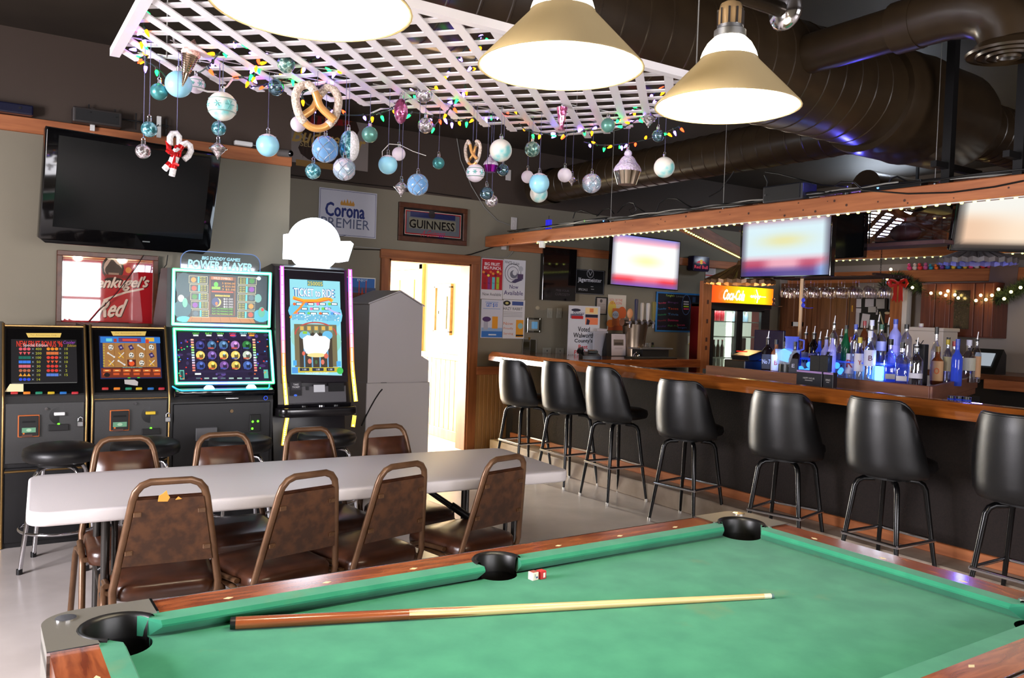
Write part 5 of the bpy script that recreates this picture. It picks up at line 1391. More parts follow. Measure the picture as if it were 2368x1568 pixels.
# black television on a bracket
pTV = Plane(onY(311, 452, 6.28), (PI / 2 + R(12), 0, R(9)))
t = thing('television', 'large switched-off black television tilted out from the wall above the red sign', 'television', pTV.o, rot=pTV.rot)
W_, H_ = 1.15, 0.755
bm = B(); prism(bm, [(-W_ / 2 + 0.01, H_ / 2), (W_ / 2 - 0.01, H_ / 2)] + [(W_ / 2, H_ / 2 - 0.02), (W_ / 2 - 0.01, -H_ / 2 + 0.05), (W_ / 2 - 0.06, -H_ / 2), (-W_ / 2 + 0.04, -H_ / 2), (-W_ / 2, -H_ / 2 + 0.03), (-W_ / 2, H_ / 2 - 0.02)], -0.05, 0.015, bev=0.006); obj('housing', bm, mat('piano_black', (8, 8, 9), 0.06, spec=0.6), t, 30)
bm = B(); bx(bm, (0.0, 0.035, 0.016), (1.0, 0.6, 0.006), 0.002, 1); obj('screen', bm, mat('dark_screen_glass', (14, 16, 17), 0.12, spec=0.5), t)
bm = B(); bx(bm, (0.1, -0.315, 0.018), (0.05, 0.008, 0.004)); obj('maker_badge', bm, STEEL, t)
bm = B(); bx(bm, (0.0, 0.0, -0.12), (0.4, 0.4, 0.05)); cyl(bm, (0, 0, -0.1), (0.05, -0.1, -0.42), 0.03); obj('wall_bracket', bm, BLACKM, t)
# cable from the television down behind the cabinets
for pts, lab in (([(333, 590), (310, 625), (268, 680), (232, 715), (206, 745)], 'thin dark cable hanging diagonally across the red beer sign'), ([(388, 590), (385, 612), (368, 634)], 'short black cable beside the red beer sign frame')):
    bm = B(); tube(bm, [onY(x, y, 6.69) for x, y in pts], 0.0035, 6); tag(obj('cable', bm, CABLE, None, 60), lab, 'cable')
# on top of the wall board
TOPZ = 2.79
def on_board(px, py): return onY(px, py, 6.70)
p0, p1 = on_board(165, 300), on_board(279, 313)
t = thing('soundbar_box', 'dark grey flat box on the ledge above the black television', 'box', ((p0.x + p1.x) / 2, 6.69, TOPZ), group=None)
bm = B(); bx(bm, (0, 0, 0.055), (p1.x - p0.x, 0.11, 0.11), 0.012); obj('case', bm, mat('dark_grey_box', (52, 46, 44), 0.5), t)
bm = B(); bx(bm, (0, -0.056, 0.055), (p1.x - p0.x - 0.04, 0.004, 0.08)); obj('grille', bm, BLACKM, t)
p = on_board(20, 255); t = thing('ledge_device', 'dark blue-black device on the ledge at the far left', 'device', (0.12, 6.69, TOPZ))
bm = B(); bx(bm, (0, 0, 0.035), (0.36, 0.1, 0.07), 0.01); obj('case', bm, mat('blue_black_case', (20, 22, 46), 0.25), t)
bm = B(); cyl(bm, (0.1, -0.052, 0.04), (0.1, -0.056, 0.04), 0.008, n=10); obj('knob', bm, BLACK, t)
t = thing('tv_antenna', 'flat rod antenna with two white clips on the ledge above the television', 'antenna', (on_board(300, 280).x, 6.70, TOPZ))
a, b_ = on_board(195, 262) - t.location, on_board(390, 298) - t.location
bm = B(); cyl(bm, (a.x, 0, a.z), (b_.x, 0, b_.z + 0.02), 0.006, n=6); obj('boom', bm, BLACKM, t)
for f in (0.05, 0.35, 0.6, 0.85, 0.97):
    q = a.lerp(b_, f); bm = B(); cyl(bm, (q.x, 0, q.z - 0.05), (q.x, 0, q.z + 0.07), 0.005, n=6); cyl(bm, (q.x, -0.08, q.z), (q.x, 0.03, q.z), 0.004, n=6); obj('rod', bm, BLACKM, t)
for px in (214, 367):
    q = on_board(px, 268 if px < 300 else 285) - t.location; bm = B(); bx(bm, (q.x, -0.01, q.z - 0.03), (0.032, 0.02, 0.16), 0.003, 1); obj('clip', bm, WHITE, t)
p = on_board(563, 321); t = thing('white_adapter', 'small white oblong adapter on the ledge right of the television', 'adapter', (p.x, 6.70, TOPZ)); bm = B(); bx(bm, (0, 0, 0.02), (0.14, 0.05, 0.035), 0.008); obj('case', bm, WHITE, t)
bm = B(); cyl(bm, (0.07, 0, 0.02), (0.2, 0, 0.012), 0.004, n=6); obj('lead', bm, CABLE_W, t)
# bullet camera at the wall's corner
p = onY(650, 354, 6.70); t = thing('security_camera', 'small bullet security camera on the wall corner below the wooden board end', 'camera', p)
bm = B(); cyl(bm, (-0.02, 0, 0), (0.05, -0.09, -0.01), 0.03, n=18); obj('housing', bm, mat('grey_camera_body', (90, 86, 84), 0.4), t, 40)
bm = B(); cyl(bm, (0.05, -0.09, -0.01), (0.058, -0.1, -0.011), 0.024, 0.02, n=18); obj('lens', bm, mat('black_lens', (6, 6, 7), 0.08), t, 40)
bm = B(); cyl(bm, (-0.02, 0.03, 0.03), (-0.01, 0, 0), 0.01); obj('mount', bm, BLACKM, t)

# ================================================================== the bar
CURB = noisy('worn_concrete_curb', (146, 130, 114), (172, 156, 140), 5, rough=0.6, detail=8)
DARKP = noisy('dark_carpet_bar_front', (26, 18, 15), (34, 24, 20), 90, rough=0.9, bump=0.3)
bar = thing('bar_counter', 'long varnished wooden bar with a raised front rail and dark front panel', 'bar counter', (4.62, 0.5, 0))
Lb = 7.05
bm = B(); prism(bm, [(0.0, 1.02), (0.0, 1.068), (0.035, 1.112), (0.07, 1.116), (0.105, 1.088), (0.105, 1.04)], 0, Lb, 'XZ', bev=0.004); obj('front_rail', bm, WOOD_BAR, bar, 30)
bm = B(); bx(bm, (0.29, Lb / 2, 1.062), (0.40, Lb, 0.045), 0.004, 1); obj('bar_top', bm, WOOD_BAR, bar)
bm = B(); bx(bm, (0.37, Lb / 2, 0.58), (0.06, Lb, 0.88)); obj('front_panel', bm, DARKP, bar)
bm = B(); bx(bm, (0.325, Lb / 2, 0.185), (0.03, Lb, 0.07), 0.004, 1); obj('base_board', bm, CEDAR_Y, bar)
p = onX(1853, 925, 4.70); bm = B(); tube(bm, [(0.1 + 0.0, p.y - 0.5 + 0.035 * math.cos(2 * PI * i / 20), p.z + 0.035 * math.sin(2 * PI * i / 20)) for i in range(20)], 0.004, 6, closed=True); obj('bag_hook', bm, mat('brass', (190, 150, 70), 0.25, 1.0), bar, 60)
curb = struct('curb_step', (lambda b_: (bx(b_, (4.83, 4.05, 0.075), (0.26, 7.1, 0.15), 0.008, 1), b_)[1])(B()), CURB)
# counter turning along the back wall
t = thing('back_counter', 'short wooden counter along the back wall holding the tap tower and phone', 'counter', (5.95, 7.22, 0))
bm = B(); bx(bm, (-0.02, 0, 1.04), (1.86, 1.24, 0.09), 0.006, 1); obj('counter_top', bm, noisy('varnished_counter_wood', (112, 58, 24), (150, 84, 36), 6, (0.6, 6, 6), 0.14, coat=0.5), t)
bm = B(); bx(bm, (0.1, 0.15, 0.5), (1.5, 0.9, 0.99)); obj('counter_base', bm, BLACKM, t)

# ------------------------------------------------------------------ sloping bottle stand
q0 = Vector((5.40, 5.12, 0)); q1 = Vector((5.42, 3.10, 0)); q2 = Vector((7.2, 3.72, 0)); q3 = Vector((7.2, 5.12, 0))
stand = thing('bottle_stand', 'low wooden bottle stand with cedar edge boards behind the bar', 'shelf', (0, 0, 0))
PLK = noisy('dull_cedar_plank', (104, 60, 38), (128, 78, 50), 4, (6, 0.7, 6), 0.5)
PLK2 = noisy('lit_cedar_plank', (150, 88, 50), (174, 106, 64), 4, (0.7, 6, 6), 0.5)  # brighter copy of the plank with light put into its colour
bm = B(); prism(bm, [(q.x, q.y) for q in (q0, q1, q2, q3)], 0.98, 1.10); obj('deck', bm, PLK, stand)
def plank(nm, a, b_, z0, z1, th, m):
    d = (b_ - a); L = d.length; bm_ = B(); bx(bm_, (0, L / 2, (z0 + z1) / 2), (th, L, z1 - z0), 0.004, 1)
    o_ = obj(nm, bm_, m, stand, loc=(a.x, a.y, 0), rot=(0, 0, math.atan2(d.y, d.x) - PI / 2)); return o_
plank('edge_board', q1, q0, 1.03, 1.135, 0.03, PLK)
plank('edge_board', q1, q2, 1.03, 1.135, 0.03, PLK)
bm = B(); bx(bm, (6.3, 5.14, 0.55), (1.8, 0.06, 1.1)); bx(bm, (6.35, 4.2, 0.5), (1.2, 1.3, 0.96)); obj('base', bm, BLACKM, stand)
# clear raised tier glowing blue
BLUE = emis('blue_hot_spot_glow', (50, 120, 255), 3.2)
bm = B(); bx(bm, (6.02, 4.42, 1.233), (0.34, 1.5, 0.012), 0.003, 1); tier = obj('glass_tier', bm, clear('blue_edge_acrylic', (150, 180, 255), 0.2, 0.1, emit=(40, 90, 255), es=0.5), stand)
for y_ in (3.72, 4.42, 5.12):
    bm = B(); bx(bm, (6.02, y_, 1.165), (0.3, 0.02, 0.125)); obj('tier_support', bm, clear('blue_edge_acrylic', (150, 180, 255), 0.2, 0.1), stand)
for (x, y) in ((5.75, 4.55), (5.72, 4.3), (5.7, 4.05), (5.95, 3.85), (6.05, 4.7)):
    bm = B()
    for j_ in range(9): ball(bm, (x + rnd.uniform(-0.03, 0.03), y + rnd.uniform(-0.07, 0.07), 1.12 + rnd.uniform(0, 0.09)), rnd.uniform(0.014, 0.028), 6)
    o = obj('glow_lumps', bm, BLUE, stand); o['kind'] = 'stuff'  # glowing lumps added for the blue hot spots among the bottles
for (x, y) in ((5.72, 4.55), (5.75, 4.05), (6.0, 3.75)):
    light('bottle_stand_light', 'POINT', (x - 0.12, y, 1.25), 3.0, (0.15, 0.3, 1.0), radius=0.03)
q_ = onZ(2034, 832, 1.22)

# ------------------------------------------------------------------ bottles
GL = {'clear': clear('clear_bottle_glass', (226, 228, 236), 0.16), 'amber': clear('amber_spirit_glass', (168, 96, 50), 0.42), 'dark': mat('dark_bottle_glass', (22, 12, 10), 0.06, spec=0.7), 'frost': clear('frosted_bottle_glass', (178, 178, 240), 0.72, 0.35), 'green': clear('green_bottle_glass', (40, 130, 80), 0.5), 'brown': clear('brown_bottle_glass', (110, 56, 26), 0.6), 'blue': clear('blue_lit_bottle_glass', (70, 100, 230), 0.5), 'pink': clear('pink_bottle_glass', (200, 150, 225), 0.6, 0.2)}  # the blue entry puts the blue light around the bottles into the tint
SHP = {'round': [(0.0, 0), (0.95, 0), (1.0, 0.02), (1.0, 0.56), (0.92, 0.62), (0.42, 0.72), (0.36, 0.76), (0.36, 0.9)],
       'tall': [(0.0, 0), (0.95, 0), (1.0, 0.02), (1.0, 0.62), (0.85, 0.69), (0.4, 0.78), (0.36, 0.82), (0.36, 0.92)],
       'square': [(0.0, 0), (0.95, 0), (1.0, 0.02), (1.0, 0.6), (0.8, 0.66), (0.4, 0.72), (0.38, 0.78), (0.38, 0.9)],
       'flask': [(0.0, 0), (0.8, 0), (1.0, 0.06), (1.05, 0.3), (0.85, 0.52), (0.45, 0.68), (0.36, 0.76), (0.4, 0.9)],
       'wine': [(0.0, 0), (0.95, 0), (1.0, 0.02), (1.0, 0.5), (0.7, 0.6), (0.4, 0.72), (0.36, 0.8), (0.36, 0.93)]}
CAPC = {'spout': (196, 196, 200), 'black': (18, 18, 18), 'red': (150, 24, 28), 'yellow': (206, 180, 40), 'white': (220, 220, 224), 'blue': (60, 80, 170), 'gold': (170, 140, 70), 'green': (30, 90, 60)}
def bottle(loc, h, r, shape, glass, cap, lab, label, mark=None):
    t = thing('bottle', label, 'bottle', loc, rnd.uniform(-0.15, 0.15) - R(54), group='bottles on the stand behind the bar')
    if shape == 'square':
        bm = B(); n = 4
        rings = []
        for (k, z) in SHP['square']:
            if k == 0: continue
            nn = 16
            pts = rrect(2 * r * k, 2 * r * k, r * k * (0.35 if z < 0.65 else 0.98), 3)
            rings.append([bm.verts.new((x, y, z * h)) for x, y in pts])
        for a, b_ in zip(rings[:-1], rings[1:]):
            for i in range(len(a)): j = (i + 1) % len(a); bm.faces.new((a[i], a[j], b_[j], b_[i]))
        bm.faces.new(rings[0][::-1]); bm.faces.new(rings[-1])
    else:
        bm = B(); lathe(bm, [(max(0.0005, k * r), z * h) for k, z in SHP[shape]], 16)
    obj('glass', bm, GL[glass], t, 50)
    top = SHP[shape][-1][1] * h; rn = SHP[shape][-1][0] * r
    bm = B()
    if cap == 'spout':
        cyl(bm, (0, 0, top), (0, 0, top + 0.02), rn * 0.95, n=10); cyl(bm, (0, 0, top + 0.02), (0.006, 0, top + 0.075), 0.006, 0.0045, 8); obj('pour_spout', bm, mat('spout_steel', (170, 170, 176), 0.3, 0.8), t, 50)
        bm = B(); cyl(bm, (0, 0, top - 0.004), (0, 0, top + 0.014), rn * 1.05, n=10); obj('stopper', bm, BLACK, t, 50)
    else:
        cyl(bm, (0, 0, top - 0.012), (0, 0, h), rn * 1.12, n=12); obj('cap', bm, mat('cap_' + cap, CAPC[cap], 0.35), t, 50)
    if lab:
        z0, z1 = lab[1] * h, lab[2] * h; bm = B(); rr = r * 1.012 if shape != 'square' else r * 1.01
        if shape == 'square': bx(bm, (0, -rr, (z0 + z1) / 2), (r * 1.7, 0.002, z1 - z0))
        else: lathe(bm, [(rr, z0), (rr, z1)], 14, (0, 0, 0), R(200), R(340))
        lo = obj('paper_label', bm, mat('label_%d_%d_%d' % lab[0], lab[0], 0.6), t, 50)
        if mark:
            pr = Print(); ch_, c_, hh = mark; pr.text(ch_, 0, 0, hh * h, c_, w=min(r * 1.5, hh * h * 0.75 * len(ch_)), bold=0.0005); pr.build('label_print', PAPER, lo, (0, -rr - 0.0012, (z0 + z1) / 2)).rotation_euler = WALL_Y
    return t
ZD = 1.10
BOT = [
 (1773, 861, 84, 23, 'square', 'dark', 'spout', ((30, 30, 32), 0.1, 0.5), 'square dark whiskey bottle with a black label, first in the front row', ('No 7', (190, 190, 190), 0.12)),
 (1793, 863, 78, 23, 'round', 'amber', 'black', ((206, 202, 190), 0.08, 0.55), 'bourbon bottle with a white label and red seal, second in the front row', ('B', (170, 40, 40), 0.12)),
 (1814, 866, 76, 24, 'round', 'dark', 'black', ((46, 26, 26), 0.08, 0.5), 'dark bottle with a maroon label, third in the front row', ('B', (190, 150, 130), 0.1)),
 (1835, 868, 78, 23, 'square', 'dark', 'black', ((32, 32, 46), 0.08, 0.5), 'dark bottle with a navy label, fourth in the front row', ('E', (190, 190, 210), 0.1)),
 (1860, 862, 96, 24, 'tall', 'brown', 'spout', ((206, 190, 150), 0.1, 0.5), 'tall brown bottle with a cream label beside the red-numeral bottle', ('Vel', (90, 60, 40), 0.1)),
 (1879, 864, 98, 24, 'tall', 'dark', 'spout', ((222, 208, 190), 0.06, 0.48), 'tall dark bottle with a big red 7 on its label', ('7', (196, 40, 40), 0.3)),
 (1941, 871, 100, 25, 'round', 'clear', 'spout', ((210, 196, 180), 0.1, 0.55), 'clear spiced rum bottle with a cream label right of the menu boxes', ('C', (150, 50, 40), 0.16)),
 (1964, 875, 96, 24, 'round', 'clear', 'red', ((214, 206, 198), 0.12, 0.6), 'clear rum bottle with a white and red label and red cap', ('R', (160, 40, 40), 0.18)),
 (1985, 878, 98, 24, 'round', 'clear', 'yellow', ((222, 214, 200), 0.2, 0.62), 'clear bottle with yellow cap and lemon-coloured label foot', ('Y', (180, 60, 50), 0.1)),
 (2008, 881, 116, 27, 'round', 'clear', 'white', ((206, 208, 226), 0.3, 0.62), 'large clear bottle with a pale label and white pourer, fourth from the menu boxes', ('B', (90, 50, 80), 0.1)),
 (2056, 884, 100, 26, 'square', 'clear', 'black', ((206, 202, 204), 0.08, 0.2), 'clear square bottle with a low white band, left of three', None),
 (2083, 888, 96, 26, 'square', 'clear', 'black', ((206, 202, 204), 0.08, 0.2), 'clear square bottle with a low white band, middle of three', None),
 (2116, 892, 98, 30, 'round', 'clear', 'spout', ((200, 198, 206), 0.18, 0.3), 'wide clear bottle with a white band and dark pourer, right of three', None),
 (2165, 889, 88, 27, 'round', 'amber', 'gold', ((206, 160, 110), 0.1, 0.62), 'tequila bottle with a tan label and orange sun', ('O', (222, 110, 60), 0.16)),
 (2188, 889, 104, 22, 'tall', 'clear', 'yellow', ((214, 206, 150), 0.3, 0.62), 'slim clear bottle with yellow neck and lemon label', None),
 (2202, 889, 100, 21, 'tall', 'clear', 'red', ((216, 214, 204), 0.3, 0.62), 'slim clear bottle with red neck and white label', None),
 (2237, 884, 98, 30, 'round', 'clear', 'white', ((212, 208, 180), 0.28, 0.58), 'wide clear bottle with a wire swing top near the stand corner', None),
 (2255, 884, 104, 20, 'tall', 'clear', 'spout', ((222, 170, 120), 0.12, 0.58), 'slim bottle with a tan label, last at the right end of the stand', None),
]
for (px, py, hp, wp, sh_, gl_, cap_, lab_, label, mk) in BOT:
    p = onZ(px, py, ZD)
    if p.x < 5.475: p = onX(px, py, 5.475)
    dist = (p - OC).dot(_f); k = dist / FPX
    bottle((p.x, p.y, ZD), hp * k, wp * k / 2, sh_, gl_, cap_, lab_, label, mk)
REAR = [
 (1975, 850, 100, 20, 'round', 'clear', 'blue', None, 5.9, 'clear bottle with blue pourer in the rear row above the lemon-label bottle'),
 (1953, 848, 96, 20, 'wine', 'green', 'black', None, 5.9, 'green bottle with black pourer in the rear row'),
 (1925, 846, 104, 19, 'round', 'clear', 'spout', None, 5.9, 'clear bottle with a blue-lit neck, leftmost tall one in the rear row'),
 (1908, 858, 84, 22, 'round', 'frost', 'spout', None, 5.75, 'frosted white bottle beside the straw holders'),
 (1922, 862, 92, 18, 'tall', 'frost', 'black', None, 5.7, 'slim frosted bottle with a black neck beside the straw holders'),
 (1995, 850, 108, 18, 'tall', 'brown', 'red', None, 6.0, 'brown bottle with a red cap in the rear row'),
 (2012, 846, 106, 24, 'square', 'clear', 'white', ((30, 28, 34), 0.05, 0.3), 6.05, 'broad-shouldered clear bottle with a white cap in the rear row'),
 (2036, 826, 76, 24, 'round', 'clear', 'green', ((206, 208, 226), 0.3, 0.55), 6.15, 'clear bottle with a green cap on the glowing blue block'),
 (2050, 846, 100, 16, 'wine', 'dark', 'spout', None, 6.3, 'dark wine bottle with a steel pourer behind the blue block'),
 (2027, 846, 108, 16, 'wine', 'dark', 'spout', None, 6.3, 'dark wine bottle with a steel pourer left of the green-capped bottle'),
 (2066, 858, 120, 26, 'tall', 'frost', 'blue', ((178, 170, 226), 0.25, 0.4), 6.15, 'tall frosted vodka bottle with a long blue-grey neck'),
 (2092, 856, 106, 25, 'tall', 'clear', 'black', None, 6.15, 'tall clear bottle with a black cap right of the frosted vodka'),
 (2128, 796, 48, 23, 'flask', 'pink', 'white', None, 8.98, 'lilac frosted bottle standing on the pale box at the back'),
 (2162, 852, 96, 22, 'round', 'clear', 'black', None, 6.2, 'clear bottle with a black pourer between lilac bottle and tequila'),
 (2190, 852, 72, 20, 'round', 'clear', 'black', None, 6.4, 'small clear bottle behind the yellow-necked bottle'),
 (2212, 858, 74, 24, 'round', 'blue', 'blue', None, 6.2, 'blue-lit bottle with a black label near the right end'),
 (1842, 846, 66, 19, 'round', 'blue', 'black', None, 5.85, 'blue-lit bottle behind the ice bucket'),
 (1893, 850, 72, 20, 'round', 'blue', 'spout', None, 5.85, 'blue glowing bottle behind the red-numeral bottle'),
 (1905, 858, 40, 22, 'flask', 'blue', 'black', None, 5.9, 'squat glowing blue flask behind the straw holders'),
]
for (px, py, hp, wp, sh_, gl_, cap_, lab_, xx, label) in REAR:
    p = onX(px, py, xx); dist = (p - OC).dot(_f); k = dist / FPX; zb = ZD
    if xx in (5.9, 6.0, 6.05, 6.15) and abs(p.y - 4.42) < 0.73 and 5.86 < xx < 6.18: zb = 1.24
    if xx == 8.98: zb = p.z
    htop = p.z + hp * k - zb
    bottle((p.x, p.y, zb), max(0.12, htop), wp * k / 2, sh_, gl_, cap_, lab_, label)
# glowing block under the green-capped bottle is part of the stand
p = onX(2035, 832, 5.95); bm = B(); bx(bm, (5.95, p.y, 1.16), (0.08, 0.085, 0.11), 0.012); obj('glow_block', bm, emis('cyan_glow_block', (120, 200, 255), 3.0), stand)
# clear ice bucket with glowing ice
p = onX(1820, 846, 5.66); t = thing('ice_bucket', 'clear pitcher and bucket glowing blue behind the front bottles', 'bucket', (p.x, p.y, ZD))
bm = B(); cyl(bm, (0, 0, 0), (0, 0, 0.09), 0.07, n=20); obj('stand', bm, BLACK, t, 40)
bm = B(); lathe(bm, [(0.001, 0.09), (0.085, 0.09), (0.1, 0.21), (0.098, 0.21), (0.083, 0.096)], 24); obj('bucket', bm, GLASS, t, 50)
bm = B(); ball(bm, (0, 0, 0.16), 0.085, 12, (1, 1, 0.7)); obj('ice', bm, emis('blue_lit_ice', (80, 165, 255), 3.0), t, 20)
bm = B(); lathe(bm, [(0.05, 0.17), (0.052, 0.30), (0.06, 0.32), (0.058, 0.32), (0.05, 0.30)], 20, (0.01, -0.03, 0)); obj('pitcher', bm, clear('blue_lit_pitcher', (140, 160, 255), 0.4, 0.1), t, 50)
bm = B(); tube(bm, [(0.05, -0.06, 0.3), (0.075, -0.1, 0.29), (0.075, -0.1, 0.22), (0.05, -0.07, 0.2)], 0.008, 8); obj('handle', bm, clear('blue_lit_pitcher', (140, 160, 255), 0.4, 0.1), t, 60)
# straw holders, napkin box
for (px, py, hh, ww, xx, lab) in ((1888, 856, 34, 26, 5.62, 'black straw holder next to the red-numeral bottle'), (1909, 856, 34, 22, 5.62, 'black straw holder left of the frosted bottle'), (2128, 836, 40, 28, 5.9, 'square black caddy standing among the clear bottles')):
    p = onX(px, py, xx); k = (p - OC).dot(_f) / FPX
    t = thing('straw_holder', lab, 'holder', (p.x, p.y, ZD)); h_ = p.z + hh * k - ZD; bm = B(); bx(bm, (0, 0, h_ / 2), (0.06, ww * k, h_), 0.004, 1); obj('cup', bm, BLACKM, t)
    for j in range(5):
        bm = B(); cyl(bm, (rnd.uniform(-0.015, 0.015), rnd.uniform(-0.03, 0.03), h_ - 0.02), (rnd.uniform(-0.02, 0.02), rnd.uniform(-0.04, 0.04), h_ + 0.03), 0.003, n=6); obj('straw', bm, BLACK, t)
# black menu boxes on the bar
for (xa, xb, py, lab, txt) in ((1846, 1905, 888, 'wide black menu box with pale print standing on the bar', 'HAPPY HOUR'), (1908, 1931, 889, 'narrow black menu box touching the wide one on the bar', 'DRINKS')):
    a, b_ = onX(xa, py - 4, 5.03), onX(xb, py - 1, 5.03)
    t = thing('menu_box', lab, 'menu holder', (5.03, (a.y + b_.y) / 2, 1.085)); wd = abs(a.y - b_.y); bm = B(); bx(bm, (0, 0, 0.055), (0.05, wd, 0.11), 0.003, 1); obj('box', bm, mat('black_menu_card', (26, 26, 32), 0.3), t)
    pr = Print(); pr.rect(0, 0.046, wd * 0.98, 0.014, (150, 120, 170)); pr.text(txt, 0, 0.0, 0.013, (176, 172, 170), w=wd * 0.45); pr.rect(0, -0.016, wd * 0.3, 0.005, (140, 136, 136)); pr.build('printed_front', PAPER, t, (-0.0255, 0, 0.055)).rotation_euler = WALL_X
# small glowing bottles at the bar's wash station
for k, (px, py) in enumerate(((2200, 928), (2219, 929), (2236, 931))):
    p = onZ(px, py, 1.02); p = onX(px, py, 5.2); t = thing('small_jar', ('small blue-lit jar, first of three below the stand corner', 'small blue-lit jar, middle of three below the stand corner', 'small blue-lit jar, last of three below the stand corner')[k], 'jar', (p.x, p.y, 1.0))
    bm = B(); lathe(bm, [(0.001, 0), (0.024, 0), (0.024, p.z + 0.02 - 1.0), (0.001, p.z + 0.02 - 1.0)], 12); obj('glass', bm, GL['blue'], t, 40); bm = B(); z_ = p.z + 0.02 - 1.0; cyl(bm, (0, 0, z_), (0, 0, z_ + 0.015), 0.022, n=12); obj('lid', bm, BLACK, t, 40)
bm = B(); bx(bm, (5.22, 3.0, 0.975), (0.3, 0.9, 0.05)); t = tag(obj('wash_station_shelf', bm, mat('dark_steel_shelf', (40, 40, 60), 0.3, 0.7), None), 'dark metal shelf behind the bar below the stand corner, lit blue', 'shelf')
light('wash_station_light', 'POINT', (5.35, 2.75, 1.12), 0.8, (0.25, 0.2, 1.0), radius=0.03)

# ================================================================== on the back wall
t, pp = board('beer_sign', 'white tin sign with a gold crown above blackletter and grey capitals', 'sign', BACKW, (738, 433), (872, 448), (868, 553), (735, 541), 0.006, mat('white_tin', (200, 200, 208), 0.35))
pp.rect(0, 0, pp.w, pp.h, (196, 196, 206)); pp.frame(0, 0, pp.w - 0.02, pp.h - 0.02, 0.004, (60, 66, 110))
for dx in (-13, -7, 0, 7, 13): pp.G([(803 + dx - 4, 472 + dx * 0.1), (803 + dx, 460 + abs(dx) * 0.3 + dx * 0.1), (803 + dx + 4, 473 + dx * 0.1)][::-1], (196, 140, 60))
pp.R(803, 474, 32, 4, (196, 140, 60)); pp.T('Corona', 798, 487, 31, (36, 48, 110), 90, bold=0.005); pp.T('PREMIER', 799, 517, 22, (84, 92, 120), 112); pp.L([(784, 546), (792, 546), (800, 544)], 1.2, (60, 60, 90))
pp.build('lettering', PAPER, t, (0, 0, 0.007))
t, pp = board('framed_mirror', 'small dark-framed pub mirror with black capitals and a red signature', 'mirror', BACKW, (922, 467), (1079, 484), (1076, 570), (918, 555), 0.016, BLACKM, 0.05, noisy('dark_wood_frame', (72, 38, 22), (92, 52, 32), 6, (3, 3, 3), 0.35))
pp.rect(0, 0, pp.w - 0.11, pp.h - 0.11, (24, 20, 20)); pp.rect(0, 0, pp.w - 0.145, pp.h - 0.145, (214, 206, 190)); pp.rect(0, 0, pp.w - 0.155, pp.h - 0.155, (150, 34, 36)); pp.rect(0, 0, pp.w - 0.18, pp.h - 0.18, (96, 98, 104))
pp.R(1000, 500, 104, 12, (40, 44, 84)); pp.E(997, 497, 16, 18, (50, 44, 44)); pp.R(999, 520, 108, 24, (120, 116, 100)); pp.T('GUINNESS', 998, 521.5, 19, (22, 18, 18), 104, bold=0.002)
pp.T('A Guinness', 1001, 541, 15, (176, 40, 60), 54, shear=0.4, slope=0.05); pp.build('artwork', attr_mat('mirror_artwork', 0.08, spec=0.9), t, (0, 0, 0.017))
t, pp = board('beer_banner', 'brown and grey beer banner with gold script, half hidden behind the hanging pretzel', 'sign', BACKW, (669, 226), (856, 240), (848, 398), (665, 372), 0.004, mat('banner_back', (150, 140, 136), 0.5))
pp.rect(0, 0, pp.w, pp.h, (150, 138, 132)); pp.E(757, 290, 150, 90, (60, 36, 22)); pp.E(750, 350, 120, 60, (50, 32, 22)); pp.E(770, 262, 120, 40, (110, 56, 30)); pp.R(750, 384, 130, 14, (158, 118, 60))
for k in range(14): x = 700 + k * 9; pp.G([(x - 3, 320 + k), (x, 372 + rnd.uniform(-8, 10)), (x + 5, 322 + k)][::-1], (60, 40, 28))
for k in range(6): pp.G([(715 + k * 16, 290), (722 + k * 16, 262 - (2.5 - abs(k - 2.5)) * 6), (730 + k * 16, 292)][::-1], (150, 30, 26))
pp.T('Budweiser', 764, 322, 34, (196, 158, 84), 164, shear=0.3, bold=0.003); pp.T('SELECT', 722, 335.5, 12, (196, 168, 110), 56); pp.build('artwork', PAPER, t, (0, 0, 0.005))
t, pp = board('travel_poster', 'small blue poster of a red bridge beside the tall game machine', 'poster', BACKW, (800, 640), (869, 643), (866, 700), (798, 700), 0.003)
pp.rect(0, 0, pp.w - 0.02, pp.h - 0.02, (60, 110, 180)); pp.R(835, 690, 66, 26, (120, 84, 66)); pp.R(838, 670, 60, 10, (70, 90, 130)); pp.T('ENJOY', 838, 649, 7, (210, 230, 240), 24); pp.R(830, 666, 2, 34, (200, 70, 50)); pp.R(846, 666, 2, 34, (200, 70, 50)); pp.G([(832, 700), (837, 664), (843, 700)][::-1], (210, 80, 50)); pp.build('artwork', PAPER, t, (0, 0, 0.004))
# four drink flyers
t, pp = board('drink_flyer', 'red flyer with four colourful slim cans, upper left of four', 'flyer', BACKW, (1113, 597), (1163, 600), (1162, 692), (1111, 692), 0.002)
pp.rect(0, 0, pp.w, pp.h, (226, 222, 226)); pp.R(1138, 635, 48, 70, (190, 40, 48)); pp.T('BIG FRUIT.', 1139, 611, 7, (245, 235, 235), 36, bold=0.001); pp.T('BIG PUNCH.', 1139, 620, 7, (245, 235, 235), 40, bold=0.001)
for k, c in enumerate(((170, 40, 44), (150, 60, 130), (110, 200, 210), (180, 200, 60))): pp.R(1120.5 + k * 10, 655, 6.5, 28, c); pp.T('TRULY', 1120.5 + k * 10, 655, 3, (30, 30, 60), 6)
for k in range(8): pp.E(1118 + k * 5.5, 629 + (k % 3) * 4, 6, 6, [(240, 150, 70), (120, 40, 50), (240, 220, 90), (240, 120, 60)][k % 4])
pp.T('Now Available', 1137, 680.5, 7, (60, 56, 60), 43); pp.build('print', PAPER, t, (0, 0, 0.003))
t, pp = board('drink_flyer', 'white flyer with a round wave emblem and purple words, upper right of four', 'flyer', BACKW, (1164, 600), (1215, 602), (1213, 693), (1163, 692), 0.002)
